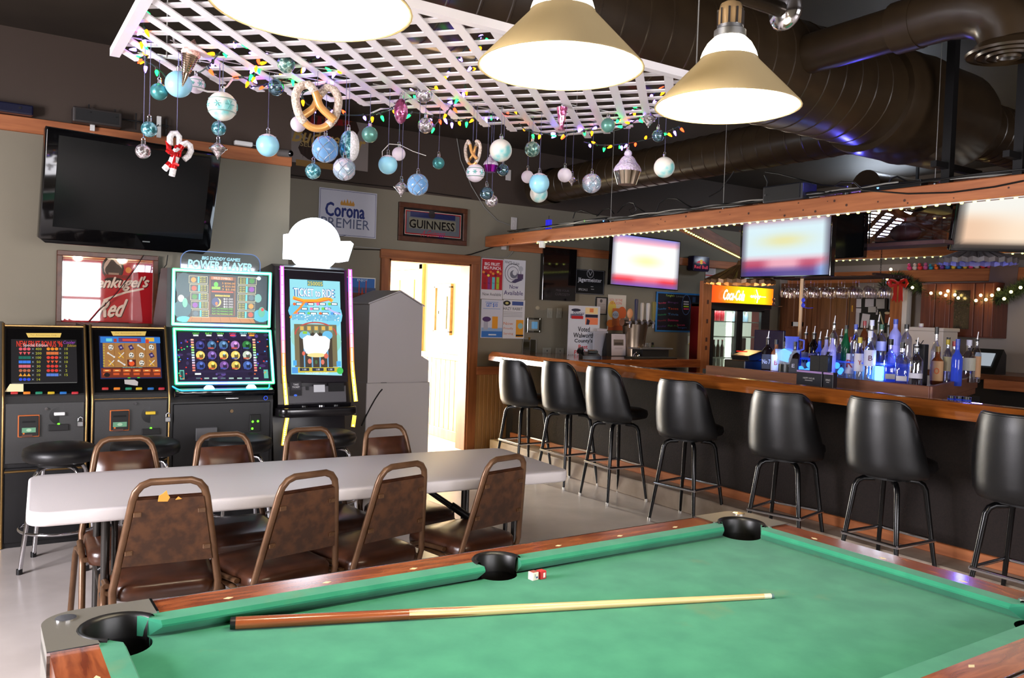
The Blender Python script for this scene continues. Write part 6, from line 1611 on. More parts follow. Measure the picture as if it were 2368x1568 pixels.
pp.rect(0, 0, pp.w, pp.h, (224, 222, 226)); u, v = pp.at(1186, 632); k = pp.pl.k(1186, 632)[0]; pp.ring(u, v, 19 * k, 19 * k, 1.2 * k, (70, 70, 80)); pp.ring(u, v, 13 * k, 13 * k, 1 * k, (90, 90, 100)); pp.ell(u + 2 * k, v - 2 * k, 9 * k, 8 * k, (120, 120, 130)); pp.ell(u + 4 * k, v + 1 * k, 5 * k, 5 * k, (224, 222, 226))
pp.T('WHITE CLAW', 1184, 608.5, 7, (40, 40, 46), 34, slope=-0.1); pp.E(1204, 622, 11, 13, (190, 190, 196)); pp.R(1203, 640, 13, 12, (90, 70, 100)); pp.G([(1182, 651), (1200, 642), (1208, 648), (1190, 655)][::-1], (80, 70, 100)); pp.T('Now', 1188, 663.5, 9, (70, 56, 110), 20, bold=0.0006); pp.T('Available', 1187, 677.5, 10, (70, 56, 110), 44, bold=0.0006); pp.build('print', PAPER, t, (0, 0, 0.003))
t, pp = board('drink_flyer', 'pale flyer with blue GET 10 print and glasses, lower left of four', 'flyer', BACKW, (1111, 693), (1162, 693), (1162, 783), (1113, 780), 0.002)
pp.rect(0, 0, pp.w, pp.h, (214, 214, 226)); pp.T('GET $10', 1137, 706, 10, (60, 110, 200), 26, bold=0.001); pp.R(1137, 714, 40, 1.2, (130, 160, 210)); pp.R(1137, 699, 30, 1.5, (130, 160, 210)); pp.R(1137, 771, 48, 18, (60, 120, 200)); pp.R(1137, 762, 48, 8, (150, 180, 220)); pp.R(1123, 752, 10, 20, (180, 180, 196)); pp.E(1125, 738, 20, 12, (90, 60, 110)); pp.R(1144, 746, 13, 28, (236, 160, 50)); pp.R(1138, 774, 18, 3, (220, 230, 240)); pp.build('print', PAPER, t, (0, 0, 0.003))
t, pp = board('drink_flyer', 'white flyer with black capitals and an orange can, lower right of four', 'flyer', BACKW, (1163, 693), (1213, 694), (1212, 783), (1163, 783), 0.002)
pp.rect(0, 0, pp.w, pp.h, (222, 220, 222)); pp.E(1172, 701, 17, 12, (30, 30, 34)); pp.E(1172, 701, 8, 6, (200, 190, 120)); pp.R(1197, 702, 26, 9, (70, 90, 150)); pp.T('HAZY RABBIT', 1186, 714, 6.5, (40, 40, 46), 44); 
for k in range(4): pp.R(1186, 722 + k * 3.4, 44, 1, (150, 150, 156))
for k, s in enumerate(('Now', 'Proudly', 'Serving')): pp.T(s, 1175, 748 + k * 12, 6.5, (206, 110, 60), 22)
pp.R(1201, 760, 17, 40, (232, 160, 50)); pp.E(1203, 754, 12, 14, (150, 190, 190)); pp.R(1201, 776, 17, 4, (40, 36, 36)); pp.build('print', PAPER, t, (0, 0, 0.003))
# dark glass panel, small signs
t, pp = board('dark_glass_sign', 'tall dark glass sign reflecting the bar lights', 'sign', BACKW, (1255, 572), (1329, 578), (1322, 697), (1243, 693), 0.06, mat('dark_reflective_glass', (16, 12, 13), 0.05, spec=0.8))
pp.T('FREE YOUR', 1294, 672, 5, (84, 76, 80), 30, slope=-0.02); pp.T('CURIOSITY', 1294, 681, 6, (84, 76, 80), 34, slope=-0.02); pp.build('lettering', PAPER, t, (0, 0, 0.0605))
t, pp = board('herbal_liqueur_sign', 'black sign with white blackletter and a round stag emblem beside the dark glass', 'sign', BACKW, (1331, 621), (1398, 627), (1394, 683), (1329, 679), 0.008, BLACKM)
pp.rect(0, 0, pp.w, pp.h, (22, 22, 24)); pp.frame(0, 0, pp.w - 0.012, pp.h - 0.012, 0.004, (140, 140, 146)); u, v = pp.at(1364, 633); k = pp.pl.k(1364, 633)[0]; pp.ring(u, v, 8 * k, 8 * k, 1 * k, (170, 170, 176)); pp.line([(u - 4 * k, v + 4 * k), (u, v - 3 * k), (u + 4 * k, v + 4 * k)], 1.2 * k, (170, 170, 176)); pp.T('Jägermeister', 1363, 649, 12, (214, 214, 220), 55, bold=0.0016); pp.T('SPECIALS', 1347, 669.5, 5, (190, 190, 194), 21); pp.R(1368, 663, 6, 1.5, (160, 160, 160)); pp.R(1369, 669, 7, 1.5, (160, 160, 160)); pp.build('lettering', PAPER, t, (0, 0, 0.009))
t, pp = board('framed_notice', 'small framed notice between the white standing sign and orange can flyer', 'notice', BACKW, (1375, 686), (1403, 688), (1402, 729), (1377, 727), 0.01, WHITE, 0.014, BLACKM)
pp.rect(0, 0, pp.w - 0.03, pp.h - 0.03, (176, 166, 160)); pp.E(1389, 696, 6, 8, (90, 84, 84))
for k in range(4): pp.R(1390, 704 + k * 4, 16, 0.8, (130, 122, 120))
pp.build('print', PAPER, t, (0, 0, 0.011))
t, pp = board('drink_flyer', 'orange drink flyer with a tall can left of the tap handles', 'flyer', BACKW, (1404, 681), (1446, 683), (1447, 763), (1405, 765), 0.002)
pp.rect(0, 0, pp.w, pp.h, (222, 212, 196)); pp.R(1426, 755, 40, 18, (196, 96, 54)); pp.E(1415, 715, 20, 40, (226, 196, 90)); pp.E(1438, 724, 20, 30, (226, 110, 60)); pp.E(1412, 748, 20, 18, (236, 140, 60)); pp.R(1424, 733, 17, 40, (220, 120, 66)); pp.E(1423, 728, 15, 18, (214, 220, 232)); pp.T('KISS', 1423, 728, 6, (60, 60, 110), 12); pp.T('SICK OF THE', 1424, 694, 5.5, (214, 80, 70), 30); pp.T('SEASON', 1424, 701, 6, (214, 80, 70), 26); pp.build('print', PAPER, t, (0, 0, 0.003))
t, pp = board('chalkboard', 'black menu board with neon chalk writing and a bright blue border', 'menu board', BACKW, (1517, 674), (1618, 680), (1616, 771), (1513, 765), 0.012, BLACKM, 0.022, mat('bright_blue_edge', (40, 120, 190), 0.4))
pp.rect(0, 0, pp.w - 0.05, pp.h - 0.05, (30, 28, 38)); pp.T("Tonight's", 1548, 684, 6, (190, 210, 60), 20, shear=0.2); pp.T('Lineup', 1571, 686, 6, (130, 130, 120), 18)
for k, (a, b_, c1_, c2_) in enumerate((('Monday', 'Bingo', (214, 70, 110), (110, 70, 130)), ('Tuesday', 'Tacos', (60, 130, 190), (200, 80, 50)), ('Wednesday', 'Trivia', (50, 150, 100), (80, 130, 190)), ('Thursday', 'Dominoes', (150, 50, 60), (210, 60, 120)), ('Friday', 'Fish Fry', (90, 60, 130), (70, 150, 90)))): pp.T(a, 1529, 701 + k * 13.5, 5, c1_, 20, slope=0.1); pp.T(b_, 1555, 700 + k * 13.5, 5, c2_, 24)
u, v = pp.at(1585, 705); k = pp.pl.k(1585, 705)[0]; pp.ring(u, v, 10 * k, 17 * k, 0.9 * k, (90, 120, 170))
for j, c in enumerate(((200, 200, 200), (200, 200, 200), (190, 220, 60), (220, 70, 100))): pp.R(1585, 698 + j * 5.5, 12, 3, c)
pp.R(1603, 700, 7, 26, (50, 70, 100)); pp.R(1601, 744, 14, 14, (40, 100, 150)); pp.T('Specials', 1573, 752, 5, (214, 70, 110), 18); pp.T('burgers', 1576, 758, 5, (70, 120, 190), 20); pp.build('chalk_writing', PAPER, t, (0, 0, 0.013))
# lit can-brand sign box
pB = Plane((0, 7.72, 0), WALL_Y); cx, cy, w_, h_ = pB.quad((1604, 591), (1642, 594), (1639, 629), (1601, 626))
t = thing('sign_box', 'small rounded dark blue light box with red animals and yellow sun', 'sign', pB.o + pB.ex * cx + pB.ey * cy, rot=WALL_Y)
bm = B(); prism(bm, rrect(w_, h_, 0.03, 4), -0.1, 0.0, bev=0.004); obj('box', bm, mat('navy_sign_box', (28, 22, 66), 0.25), t, 30)
pp = PP(pB, (cx, cy)); pp.ell(0, h_ * 0.12, w_ * 0.12, h_ * 0.15, (240, 190, 50)); pp.poly([(-w_ * 0.3, h_ * 0.02), (-w_ * 0.05, h_ * 0.05), (-w_ * 0.08, h_ * 0.2), (-w_ * 0.2, h_ * 0.16)], (206, 40, 60)); pp.poly([(w_ * 0.3, h_ * 0.02), (w_ * 0.05, h_ * 0.05), (w_ * 0.08, h_ * 0.2), (w_ * 0.2, h_ * 0.16)][::-1], (206, 40, 60)); pp.text('Red Bull', 0, -h_ * 0.22, h_ * 0.2, (206, 36, 70), w=w_ * 0.8, bold=0.002); pp.build('lettering', attr_mat('dim_sign', 0.3, emit=0.6), t)
t, pp = board('paper_notice', 'white paper notice with red stripes beside the lit drinks cooler', 'notice', BACKW, (1633, 605), (1656, 607), (1653, 653), (1630, 651), 0.002)
pp.rect(0, 0, pp.w, pp.h, (206, 200, 204)); pp.R(1645, 611, 17, 7, (190, 60, 56)); pp.R(1645, 619, 17, 3, (206, 110, 104)); pp.R(1641, 637, 20, 3, (206, 90, 90)); pp.R(1643, 646, 9, 4, (190, 50, 56))
for k in range(4): pp.R(1643, 624 + k * 2.8, 16, 0.8, (140, 136, 140))
pp.build('print', PAPER, t, (0, 0, 0.003))
t, pp = board('pinned_card', 'small white card with yellow corners pinned below the menu board', 'card', BACKW, (1588, 778), (1610, 776), (1611, 794), (1592, 798), 0.002)
pp.rect(0, 0, pp.w, pp.h, (196, 190, 180)); pp.R(1606, 781, 9, 8, (220, 190, 40)); pp.E(1599, 783, 9, 8, (40, 34, 34)); pp.R(1601, 795, 18, 3, (210, 180, 40)); pp.build('print', PAPER, t, (0, 0, 0.003))
# switches, outlets, thermostat
PLATE = mat('wall_plate', (150, 146, 132), 0.5); PLATEW = mat('white_wall_plate', (206, 200, 196), 0.45)
for (px, py, w_, h_, m_, lab) in ((1271, 724, 0.075, 0.12, PLATE, 'grey light switch, left of a pair under the dark glass sign'), (1293, 724, 0.075, 0.12, PLATE, 'grey light switch, right of a pair under the dark glass sign'), (1264, 816, 0.12, 0.12, PLATE, 'grey double outlet, left of a pair just above the bar'), (1294, 816, 0.12, 0.12, PLATE, 'grey double outlet, right of a pair just above the bar'), (1188, 517, 0.08, 0.14, PLATEW, 'white cable plate at the end of the canopy beam'), (1165, 565, 0.07, 0.12, PLATEW, 'white outlet above the drink flyers'), (1175, 405, 0.07, 0.12, PLATEW, 'white outlet high on the brown wall')):
    c = BACKW.hit(px, py); t = thing('wall_plate', lab, 'outlet', c, rot=WALL_Y); bm = B(); bx(bm, (0, 0, 0.004), (w_, h_, 0.008), 0.003, 1); obj('plate', bm, m_, t)
    for dy in ((0,) if h_ == 0.12 and w_ == 0.075 else (-0.025, 0.025)):
        bm = B(); bx(bm, (0, dy, 0.009), (0.012, 0.02, 0.006), 0.002, 1); obj('toggle' if w_ == 0.075 else 'socket', bm, BLACK if w_ == 0.12 else m_, t)
c = BACKW.hit(1232, 752); t = thing('thermostat', 'white thermostat with a blue screen inside a clear guard above the bar end', 'thermostat', c, rot=WALL_Y)
bm = B(); bx(bm, (0, 0, 0.015), (0.14, 0.13, 0.03), 0.008); obj('body', bm, WHITE, t); bm = B(); bx(bm, (0.005, 0, 0.031), (0.08, 0.08, 0.003)); obj('screen', bm, emis('pale_blue_lcd', (120, 180, 235), 0.7), t); bm = B(); bx(bm, (0, 0, 0.02), (0.2, 0.17, 0.04), 0.004, 1); obj('guard', bm, clear('clear_guard', (214, 214, 206), 0.05), t)
c = BACKW.hit(1222, 803); t = thing('wire_frame', 'empty clear sign holder leaning on the wall above the bar end', 'sign holder', c, rot=WALL_Y)
bm = B(); tube(bm, [(-0.1, -0.1, 0.02), (-0.08, 0.1, 0.01), (0.1, 0.09, 0.01), (0.1, -0.1, 0.02)], 0.004, 6, closed=True); obj('edge', bm, CABLE_W, t); bm = B(); bx(bm, (0.0, 0, 0.01), (0.18, 0.18, 0.003)); obj('pane', bm, clear('clear_guard', (214, 214, 206), 0.05), t); bm = B(); bx(bm, (0, 0.1, 0.01), (0.02, 0.03, 0.012)); obj('clip', bm, mat('brass', (190, 150, 70), 0.25, 1.0), t)
bm = B(); ball(bm, tuple(BACKW.hit(1243, 712)), 0.03, 10, (1, 0.15, 0.8)); tag(obj('wall_patch', bm, mat('spackle', (176, 166, 140), 0.8), None, 60), 'small pale spackle patch on the wall beside the flyers', 'patch')
# cables along the wall
for pts, r_, m_, lab in (([(818, 576), (880, 578), (930, 590), (985, 600), (1040, 596), (1090, 588), (1140, 572), (1180, 548), (1200, 538)], 0.006, CABLE, 'black cable sagging over the door header'), ([(820, 570), (900, 577), (1000, 586), (1100, 594), (1175, 595), (1186, 582), (1186, 570)], 0.005, CABLE_W, 'grey cable run along the wall above the door header'), ([(1053, 300), (1065, 370), (1090, 430), (1120, 480), (1150, 510), (1180, 521)], 0.005, CABLE_W, 'pale cable curving down the brown wall to the white plate'), ([(667, 404), (760, 417), (900, 432), (1000, 446), (1090, 459)], 0.004, CABLE, 'thin dark cable along the change of wall colour')):
    bm = B(); tube(bm, [onY(x, y, 7.835) for x, y in pts], r_, 6); tag(obj('cable', bm, m_, None, 60), lab, 'cable')

# ------------------------------------------------------------------ on the back counter
ZC = 1.085
pS_ = Plane((0, 7.45, 0), WALL_Y); cx, cy, w_, h_ = pS_.quad((1317, 706), (1388, 709), (1384, 829), (1312, 827))
t = thing('award_sign', 'white standing sign reading Voted Walworth County\'s Best, beside the phone', 'sign', (cx, 7.45, ZC)); zt = cy + h_ / 2
bm = B(); bx(bm, (0, 0.006, (zt - ZC) / 2), (w_, 0.012, zt - ZC)); obj('panel', bm, mat('white_sign_card', (206, 208, 216), 0.5), t)
pp = PP(pS_, (cx, 0)); pp.R(1333, 731, 28, 10, (110, 110, 130)); pp.T('Shores', 1338, 724, 8, (60, 60, 90), 26, shear=0.3); pp.E(1332, 717, 22, 7, (50, 50, 70)); pp.R(1335, 734, 27, 7, (190, 40, 44)); pp.R(1368, 719, 29, 15, (232, 206, 150)); pp.R(1368, 718, 9, 9, (226, 130, 80)); pp.R(1368, 731, 29, 7, (40, 40, 60)); pp.R(1368, 743, 29, 16, (232, 130, 90)); pp.G([(1355, 751), (1357, 737), (1364, 741), (1362, 751)], (50, 50, 70))
for s, x, y, h2, w2, c in (('Voted', 1350, 761.5, 11, 27, (30, 30, 34)), ('Walworth', 1350, 775.5, 11, 48, (30, 30, 34)), ("County's", 1349, 789, 11, 41, (30, 30, 34)), ('Best', 1348, 802, 9, 21, (204, 50, 46)), ('FISH', 1340, 814.5, 9, 24, (204, 50, 46)), ('2023', 1322, 823.5, 7, 18, (40, 40, 44))): pp.T(s, x, y, h2, c, w2, bold=0.0012)
pp.build('lettering', PAPER, t, (0, -0.001, -ZC)).rotation_euler = WALL_Y
p = onZ(1364, 829, ZC); t = thing('telephone', 'black desk telephone with its handset tilted on the bar end', 'telephone', (p.x, p.y, ZC), R(-25))
bm = B(); prism(bm, [(-0.1, 0), (0.1, 0), (0.1, 0.07), (-0.1, 0.03)], -0.1, 0.1, 'YZ', bev=0.005); obj('base', bm, BLACK, t, 30)
bm = B(); tube(bm, [(-0.14, -0.1, 0.075), (-0.13, -0.06, 0.095), (-0.1, 0.0, 0.1), (-0.08, 0.05, 0.1), (-0.075, 0.09, 0.085)], [0.028, 0.02, 0.018, 0.02, 0.028], 10); obj('handset', bm, BLACK, t, 60)
bm = B(); bx(bm, (0.04, 0.04, 0.075), (0.1, 0.06, 0.02), 0.003, 1, Matrix.Rotation(0.2, 3, 'X')); obj('display', bm, mat('dark_lcd', (40, 46, 44), 0.2), t)
t = thing('brochure_stand', 'clear holder of crumpled white papers behind the phone', 'paper stand', (onY(1388, 800, 7.3).x, 7.3, ZC)); bm = B(); bx(bm, (0, 0, 0.14), (0.2, 0.03, 0.28), 0.004, 1); obj('sleeve', bm, clear('clear_sleeve', (214, 214, 220), 0.3), t)
bm = B(); bx(bm, (0.03, 0.02, 0.16), (0.14, 0.012, 0.30), 0.004, 1, Matrix.Rotation(0.05, 3, 'Y')); obj('papers', bm, mat('crumpled_paper', (176, 170, 176), 0.7, bump=(18, 0.6)), t)
pS_ = Plane((0, 7.2, 0), WALL_Y); cx, cy, w_, h_ = pS_.quad((1404, 770), (1447, 772), (1453, 828), (1404, 828))
t = thing('menu_stand', 'upright menu page with a photo in a black tent frame', 'menu stand', (cx, 7.2, ZC)); zt = cy + h_ / 2 - ZC
bm = B(); prism(bm, [(0, 0), (0.02, zt), (0.03, zt), (0.1, 0)], -w_ / 2, w_ / 2, 'YZ'); obj('tent', bm, BLACKM, t)
pr = Print(); pr.rect(0.025, zt / 2, w_ * 0.72, zt * 0.95, (196, 186, 188)); pr.rect(0.025, zt * 0.6, w_ * 0.5, zt * 0.27, (110, 100, 90)); pr.rect(0.025, zt * 0.55, w_ * 0.42, zt * 0.1, (70, 62, 56))
for k in (0.88, 0.8, 0.36, 0.32): pr.rect(0.025, zt * k, w_ * 0.4, 0.004, (150, 142, 142))
pr.build('page', PAPER, t, (0, -0.002, 0)).rotation_euler = (PI / 2 - 0.06, 0, 0)
# tap tower with five different handles
pT_ = Plane((0, 7.15, 0), WALL_Y); cx, cy, w_, h_ = pT_.quad((1447, 750), (1500, 750), (1500, 800), (1449, 801))
t = thing('tap_tower', 'brushed steel beer tap tower with five assorted handles', 'beer tap', (cx, 7.15, ZC))
z0, z1 = cy - h_ / 2 - ZC, cy + h_ / 2 - ZC
TAPS = mat('warm_brushed_steel', (150, 134, 116), 0.3, 1.0)
bm = B(); lathe(bm, [(0.12, 0.0), (0.12, z1 * 0.25), (0.13, z1 * 0.6), (0.15, z1), (0.001, z1)], 28, (0, 0.05, 0)); obj('column', bm, TAPS, t, 50)
bm = B(); cyl(bm, (-0.2, 0.05, z1 + 0.02), (0.22, 0.05, z1 + 0.02), 0.045, n=20); obj('manifold', bm, TAPS, t, 50)
hand = [(1462, 712, 0.05, 0.15, (196, 140, 100), 'round'), (1470, 698, 0.035, 0.24, (60, 64, 90), 'flat'), (1482, 704, 0.036, 0.2, (190, 184, 176), 'flat'), (1495, 703, 0.04, 0.2, (196, 196, 196), 'flat'), (1503, 699, 0.055, 0.22, (120, 116, 70), 'flat')]
for k, (px, py, w2, h2, c, sty) in enumerate(hand):
    x = -0.17 + k * 0.09
    bm = B(); cyl(bm, (x, 0.0, z1 + 0.02), (x, -0.06, z1 + 0.02), 0.02, n=12); cyl(bm, (x, -0.05, z1 + 0.03), (x, -0.05, z1 - 0.04), 0.012, 0.009, 10); fo = obj('faucet', bm, CHROME, t, 50)
    bm = B(); cyl(bm, (x, -0.05, z1 + 0.03), (x, -0.05, z1 + 0.06), 0.01, n=10); 
    if sty == 'round': ball(bm, (x, -0.05, z1 + 0.12), 0.05, 14, (0.9, 0.35, 1.2))
    else: prism(bm, [(x - w2 * 0.3, z1 + 0.05), (x + w2 * 0.3, z1 + 0.05), (x + w2 / 2, z1 + h2 + 0.03), (x + w2 * 0.3, z1 + h2 + 0.05), (x - w2 * 0.3, z1 + h2 + 0.05), (x - w2 / 2, z1 + h2 + 0.03)], -0.065, -0.035, 'XZ', bev=0.003)
    obj('tap_handle', bm, mat('tap_handle_%d' % k, c, 0.4), fo, 40)
bm = B(); bx(bm, (0.1, -0.12, 0.1), (0.5, 0.22, 0.02), 0.004); obj('drip_tray', bm, STEEL, t); bm = B(); bx(bm, (0.1, -0.12, 0.045), (0.4, 0.18, 0.09)); obj('tray_base', bm, BLACKM, t)
# bar mat, shot glasses, salt rack at the counter's end
p = onZ(1540, 836, ZC); t = thing('bar_mat', 'dark rubber bar mat on the back counter', 'mat', (6.3, 6.82, ZC)); bm = B(); bx(bm, (0, 0, 0.008), (0.62, 0.2, 0.016), 0.004, 1); obj('mat_sheet', bm, mat('dark_green_rubber', (34, 34, 24), 0.6), t)
for k in range(6):
    x = 6.42 + k * 0.07; t = thing('shot_glass', 'small shot glass in a row at the end of the back counter, number by eye from tower: ' + ('first', 'second', 'third', 'fourth', 'fifth', 'last')[k], 'glass', (x, 7.38, ZC + 0.08), group='shot glasses on the back counter'); t['label'] = ('first', 'second', 'third', 'fourth', 'fifth', 'last')[k] + ' shot glass from the tap tower in the back counter row'
    bm = B(); lathe(bm, [(0.001, 0), (0.02, 0), (0.027, 0.07), (0.025, 0.07), (0.019, 0.008)], 12); obj('tumbler', bm, GLASS, t, 50)
t = thing('glass_riser', 'small wooden riser under the row of shot glasses', 'riser', (6.6, 7.38, ZC)); bm = B(); bx(bm, (0, 0, 0.07), (0.52, 0.1, 0.02)); obj('top', bm, CEDAR_X, t); bm = B(); bx(bm, (-0.24, 0, 0.03), (0.02, 0.1, 0.06)); obj('leg', bm, CEDAR_X, t); bm = B(); bx(bm, (0.24, 0, 0.03), (0.02, 0.1, 0.06)); obj('leg', bm, CEDAR_X, t)
for (px, py, c, hh, lab) in ((1530, 812, (60, 84, 40), 0.16, 'small green sauce bottle on the back counter'), (1540, 814, (190, 120, 60), 0.15, 'small orange sauce bottle on the back counter'), (1570, 826, (190, 186, 180), 0.1, 'small white shaker on the back counter')):
    p = onY(px, py, 7.25); t = thing('condiment', lab, 'condiment', (min(p.x, 6.72), 7.25, ZC)); bm = B(); lathe(bm, [(0.001, 0), (0.024, 0), (0.024, hh * 0.6), (0.01, hh * 0.8), (0.01, hh * 0.88)], 12); obj('container', bm, mat('condiment_%d' % px, c, 0.3), t, 50); bm = B(); cyl(bm, (0, 0, hh * 0.87), (0, 0, hh), 0.013, n=10); obj('cap', bm, BLACK, t, 50)
p = onZ(1460, 822, ZC); t = thing('serving_bowl', 'small metal bell-shaped cup near the menu stand', 'cup', (6.2, 6.95, ZC)); bm = B(); lathe(bm, [(0.001, 0.0), (0.045, 0.0), (0.04, 0.03), (0.02, 0.05), (0.008, 0.055)], 16); obj('cup', bm, CHROME, t, 60)
bm = B(); ball(bm, (0, 0, 0.058), 0.008, 8); obj('finial', bm, CHROME, t, 60)

# ================================================================== drinks cooler
YF = 7.5
co = thing('drinks_cooler', 'lit two-door drinks cooler with a glowing red and yellow header', 'cooler', (8.5, YF, 0))
RED = mat('dark_red_enamel', (120, 18, 20), 0.35); CBLK = mat('black_cooler_trim', (26, 26, 28), 0.35)
for s in (-1, 1):
    bm = B(); bx(bm, (s * 0.585, 0.165, 0.87), (0.03, 0.31, 1.74)); obj('side_panel', bm, RED, co)
bm = B(); bx(bm, (0, 0.31, 0.87), (1.14, 0.02, 1.7)); obj('back_panel', bm, emis('cooler_back_glow', (236, 244, 226), 1.0), co)
bm = B(); bx(bm, (0, 0.15, 0.06), (1.14, 0.3, 0.12)); obj('plinth', bm, CBLK, co)
bm = B(); bx(bm, (0, 0.15, 1.735), (1.2, 0.32, 0.05)); obj('top_panel', bm, CBLK, co)
# curved light header
bm = B(); pf = []
for i in range(13):
    u = -1 + 2 * i / 12; pf.append((u * 0.6, -0.03 - 0.06 * (1 - u * u)))
prism(bm, pf + [(0.6, 0.12), (-0.6, 0.12)], 1.757, 1.995); hd = obj('header_box', bm, mat('header_housing', (60, 16, 16), 0.4), co)
def hdr(u, v):
    g = max(0, 1 - abs(u - 0.62) * 2.1); return (255, 70 + 180 * min(1, g * 1.3) + 40 * max(0, 1 - abs(u - 0.2) * 5), 14)
nx, ny = 24, 4; vs = []; cs = []; fs = []
for j in range(ny + 1):
    for i in range(nx + 1):
        u = i / nx; vs.append(((2 * u - 1) * 0.595, -0.034 - 0.06 * (1 - (2 * u - 1) ** 2), 1.767 + 0.22 * j / ny)); cs.append(lin(hdr(u, j / ny)))
for j in range(ny):
    for i in range(nx): a = j * (nx + 1) + i; fs.append((a, a + 1, a + nx + 2, a + nx + 1))
o = obj('header_face', (vs, [], fs), attr_mat('backlit_header', 0.3, emit=1.6), co); at_ = o.data.color_attributes.new('Col', 'FLOAT_COLOR', 'POINT'); at_.data.foreach_set('color', [x for c in cs for x in c])
pr = Print(); pr.text('Coca-Cola', -0.25, 1.87, 0.13, (255, 250, 240), w=0.4, shear=0.25, bold=0.006); pr.text('enjoy', 0.16, 1.865, 0.06, (255, 252, 220), w=0.2, bold=0.003); pr.line([(0.19, 1.79), (0.21, 1.87), (0.17, 1.955)], 0.02, (255, 255, 235)); pr.line([(0.06, 1.868), (0.36, 1.868)], 0.012, (255, 250, 210))
o = pr.build('header_lettering', attr_mat('backlit_white', 0.3, emit=2.0), co, (0, -0.105, 0)); o.rotation_euler = WALL_Y
for s, xa, xb in ((-1, -0.57, -0.03), (1, -0.03, 0.45)):
    bm = B(); xm = (xa + xb) / 2; w_ = xb - xa
    for (c, sz) in (((xm, 0, 1.69), (w_, 0.04, 0.05)), ((xm, 0, 0.16), (w_, 0.04, 0.06)), ((xa + 0.03, 0, 0.93), (0.055, 0.04, 1.5)), ((xb - 0.03, 0, 0.93), (0.055, 0.04, 1.5))): bx(bm, c, sz)
    dr_ = obj('door_frame', bm, CBLK, co)
    bm = B(); bx(bm, (xm, 0, 0.93), (w_ - 0.1, 0.008, 1.48)); obj('door_glass', bm, clear('cooler_glass', (240, 246, 244), 0.03), dr_)
    bm = B(); bx(bm, (xb - 0.03 if s < 0 else xa + 0.03, -0.03, 1.0), (0.02, 0.02, 0.3), 0.004); obj('door_handle', bm, CBLK, dr_)
bm = B(); bx(bm, (0.52, 0.02, 0.93), (0.12, 0.05, 1.55)); obj('right_stile', bm, CBLK, co)
bm = B(); bx(bm, (-0.1, 0.1, 0.95), (0.08, 0.03, 1.4)); obj('light_tube', bm, emis('cooler_tube', (240, 252, 232), 7), co)
for z in (0.5, 1.04, 1.32, 1.52):
    bm = B(); bx(bm, (-0.02, 0.17, z), (1.1, 0.25, 0.015)); obj('shelf', bm, mat('white_wire_shelf', (214, 220, 208), 0.4), co)
def item(nm, lab, cat, x, y, z, h, r, c, capc=None, kind='can'):
    t_ = thing(nm, lab, cat, (8.5 + x, YF + y, z), group='drinks in the lit cooler'); bm_ = B()
    if kind == 'can': lathe(bm_, [(0.001, 0), (r * 0.85, 0), (r, 0.01), (r, h - 0.015), (r * 0.8, h), (0.001, h)], 12)
    else: lathe(bm_, [(0.001, 0), (r, 0), (r, h * 0.55), (r * 0.4, h * 0.75), (r * 0.38, h * 0.97)], 12)
    obj('can' if kind == 'can' else 'glass', bm_, mat('drink_%d_%d_%d' % c, c, 0.3), t_, 50); bm_ = B()
    if kind == 'can': cyl(bm_, (0, 0, h), (0, 0, h + 0.002), r * 0.7, n=10); obj('lid', bm_, STEEL, t_)
    else: cyl(bm_, (0, 0, h * 0.95), (0, 0, h), r * 0.45, n=10); obj('cap', bm_, mat('drink_cap_%d_%d_%d' % (capc or (30, 30, 30)), capc or (30, 30, 30), 0.4), t_)
for k in range(4): item('soda_can', ('first', 'second', 'third', 'last')[k] + ' red can on the top left shelf of the lit cooler', 'can', -0.44 + k * 0.085, 0.15, 1.528, 0.14, 0.034, (176, 40, 56))
for k in range(5): item('beer_bottle', ('first', 'second', 'third', 'fourth', 'last')[k] + ' dark bottle on the middle left shelf of the lit cooler', 'bottle', -0.48 + k * 0.08, 0.15, 1.048, 0.23, 0.03, (58, 36, 26), (150, 40, 40), 'bottle')
for k in range(5): item('tall_can', ('first', 'second', 'third', 'fourth', 'last')[k] + ' silver tall can low on the left of the lit cooler', 'can', -0.48 + k * 0.085, 0.15, 0.508 + 0.36, 0.0 + 0.16, 0.034, (190, 186, 180))
bm = B(); bx(bm, (-0.3, 0.18, 0.68), (0.46, 0.2, 0.36)); obj('lower_rack', bm, mat('white_wire_shelf', (214, 220, 208), 0.4), co)
for k in range(4): item('water_bottle', ('first', 'second', 'third', 'last')[k] + ' blue-white bottle on the top right shelf of the lit cooler', 'bottle', 0.05 + k * 0.08, 0.15, 1.528, 0.15, 0.026, (150, 176, 206), (220, 230, 240), 'bottle')
t = thing('drink_carton', 'black drink carton with a red disc on the right cooler shelf', 'carton', (8.5 + 0.13, YF + 0.17, 1.048)); bm = B(); bx(bm, (0, 0, 0.13), (0.24, 0.14, 0.26), 0.01); obj('carton', bm, mat('dark_carton', (46, 42, 44), 0.5), t)
pr = Print(); pr.ell(-0.06, 0.13, 0.06, 0.08, (196, 60, 40)); pr.rect(0.06, 0.17, 0.1, 0.12, (70, 60, 54)); pr.rect(0.07, 0.05, 0.07, 0.06, (190, 190, 190)); pr.build('carton_print', PAPER, t, (0, -0.071, 0)).rotation_euler = WALL_Y
for k in range(5): item('mixer_bottle', ('first', 'second', 'third', 'fourth', 'last')[k] + ' small mixer bottle low on the right of the lit cooler', 'bottle', 0.02 + k * 0.07, 0.2, 0.87, 0.14, 0.024, (110, 120, 140) if k % 2 else (150, 60, 60), (160, 40, 40), 'bottle')
bm = B(); bx(bm, (0.2, 0.18, 0.68), (0.44, 0.2, 0.36)); obj('lower_rack', bm, mat('white_wire_shelf', (214, 220, 208), 0.4), co)
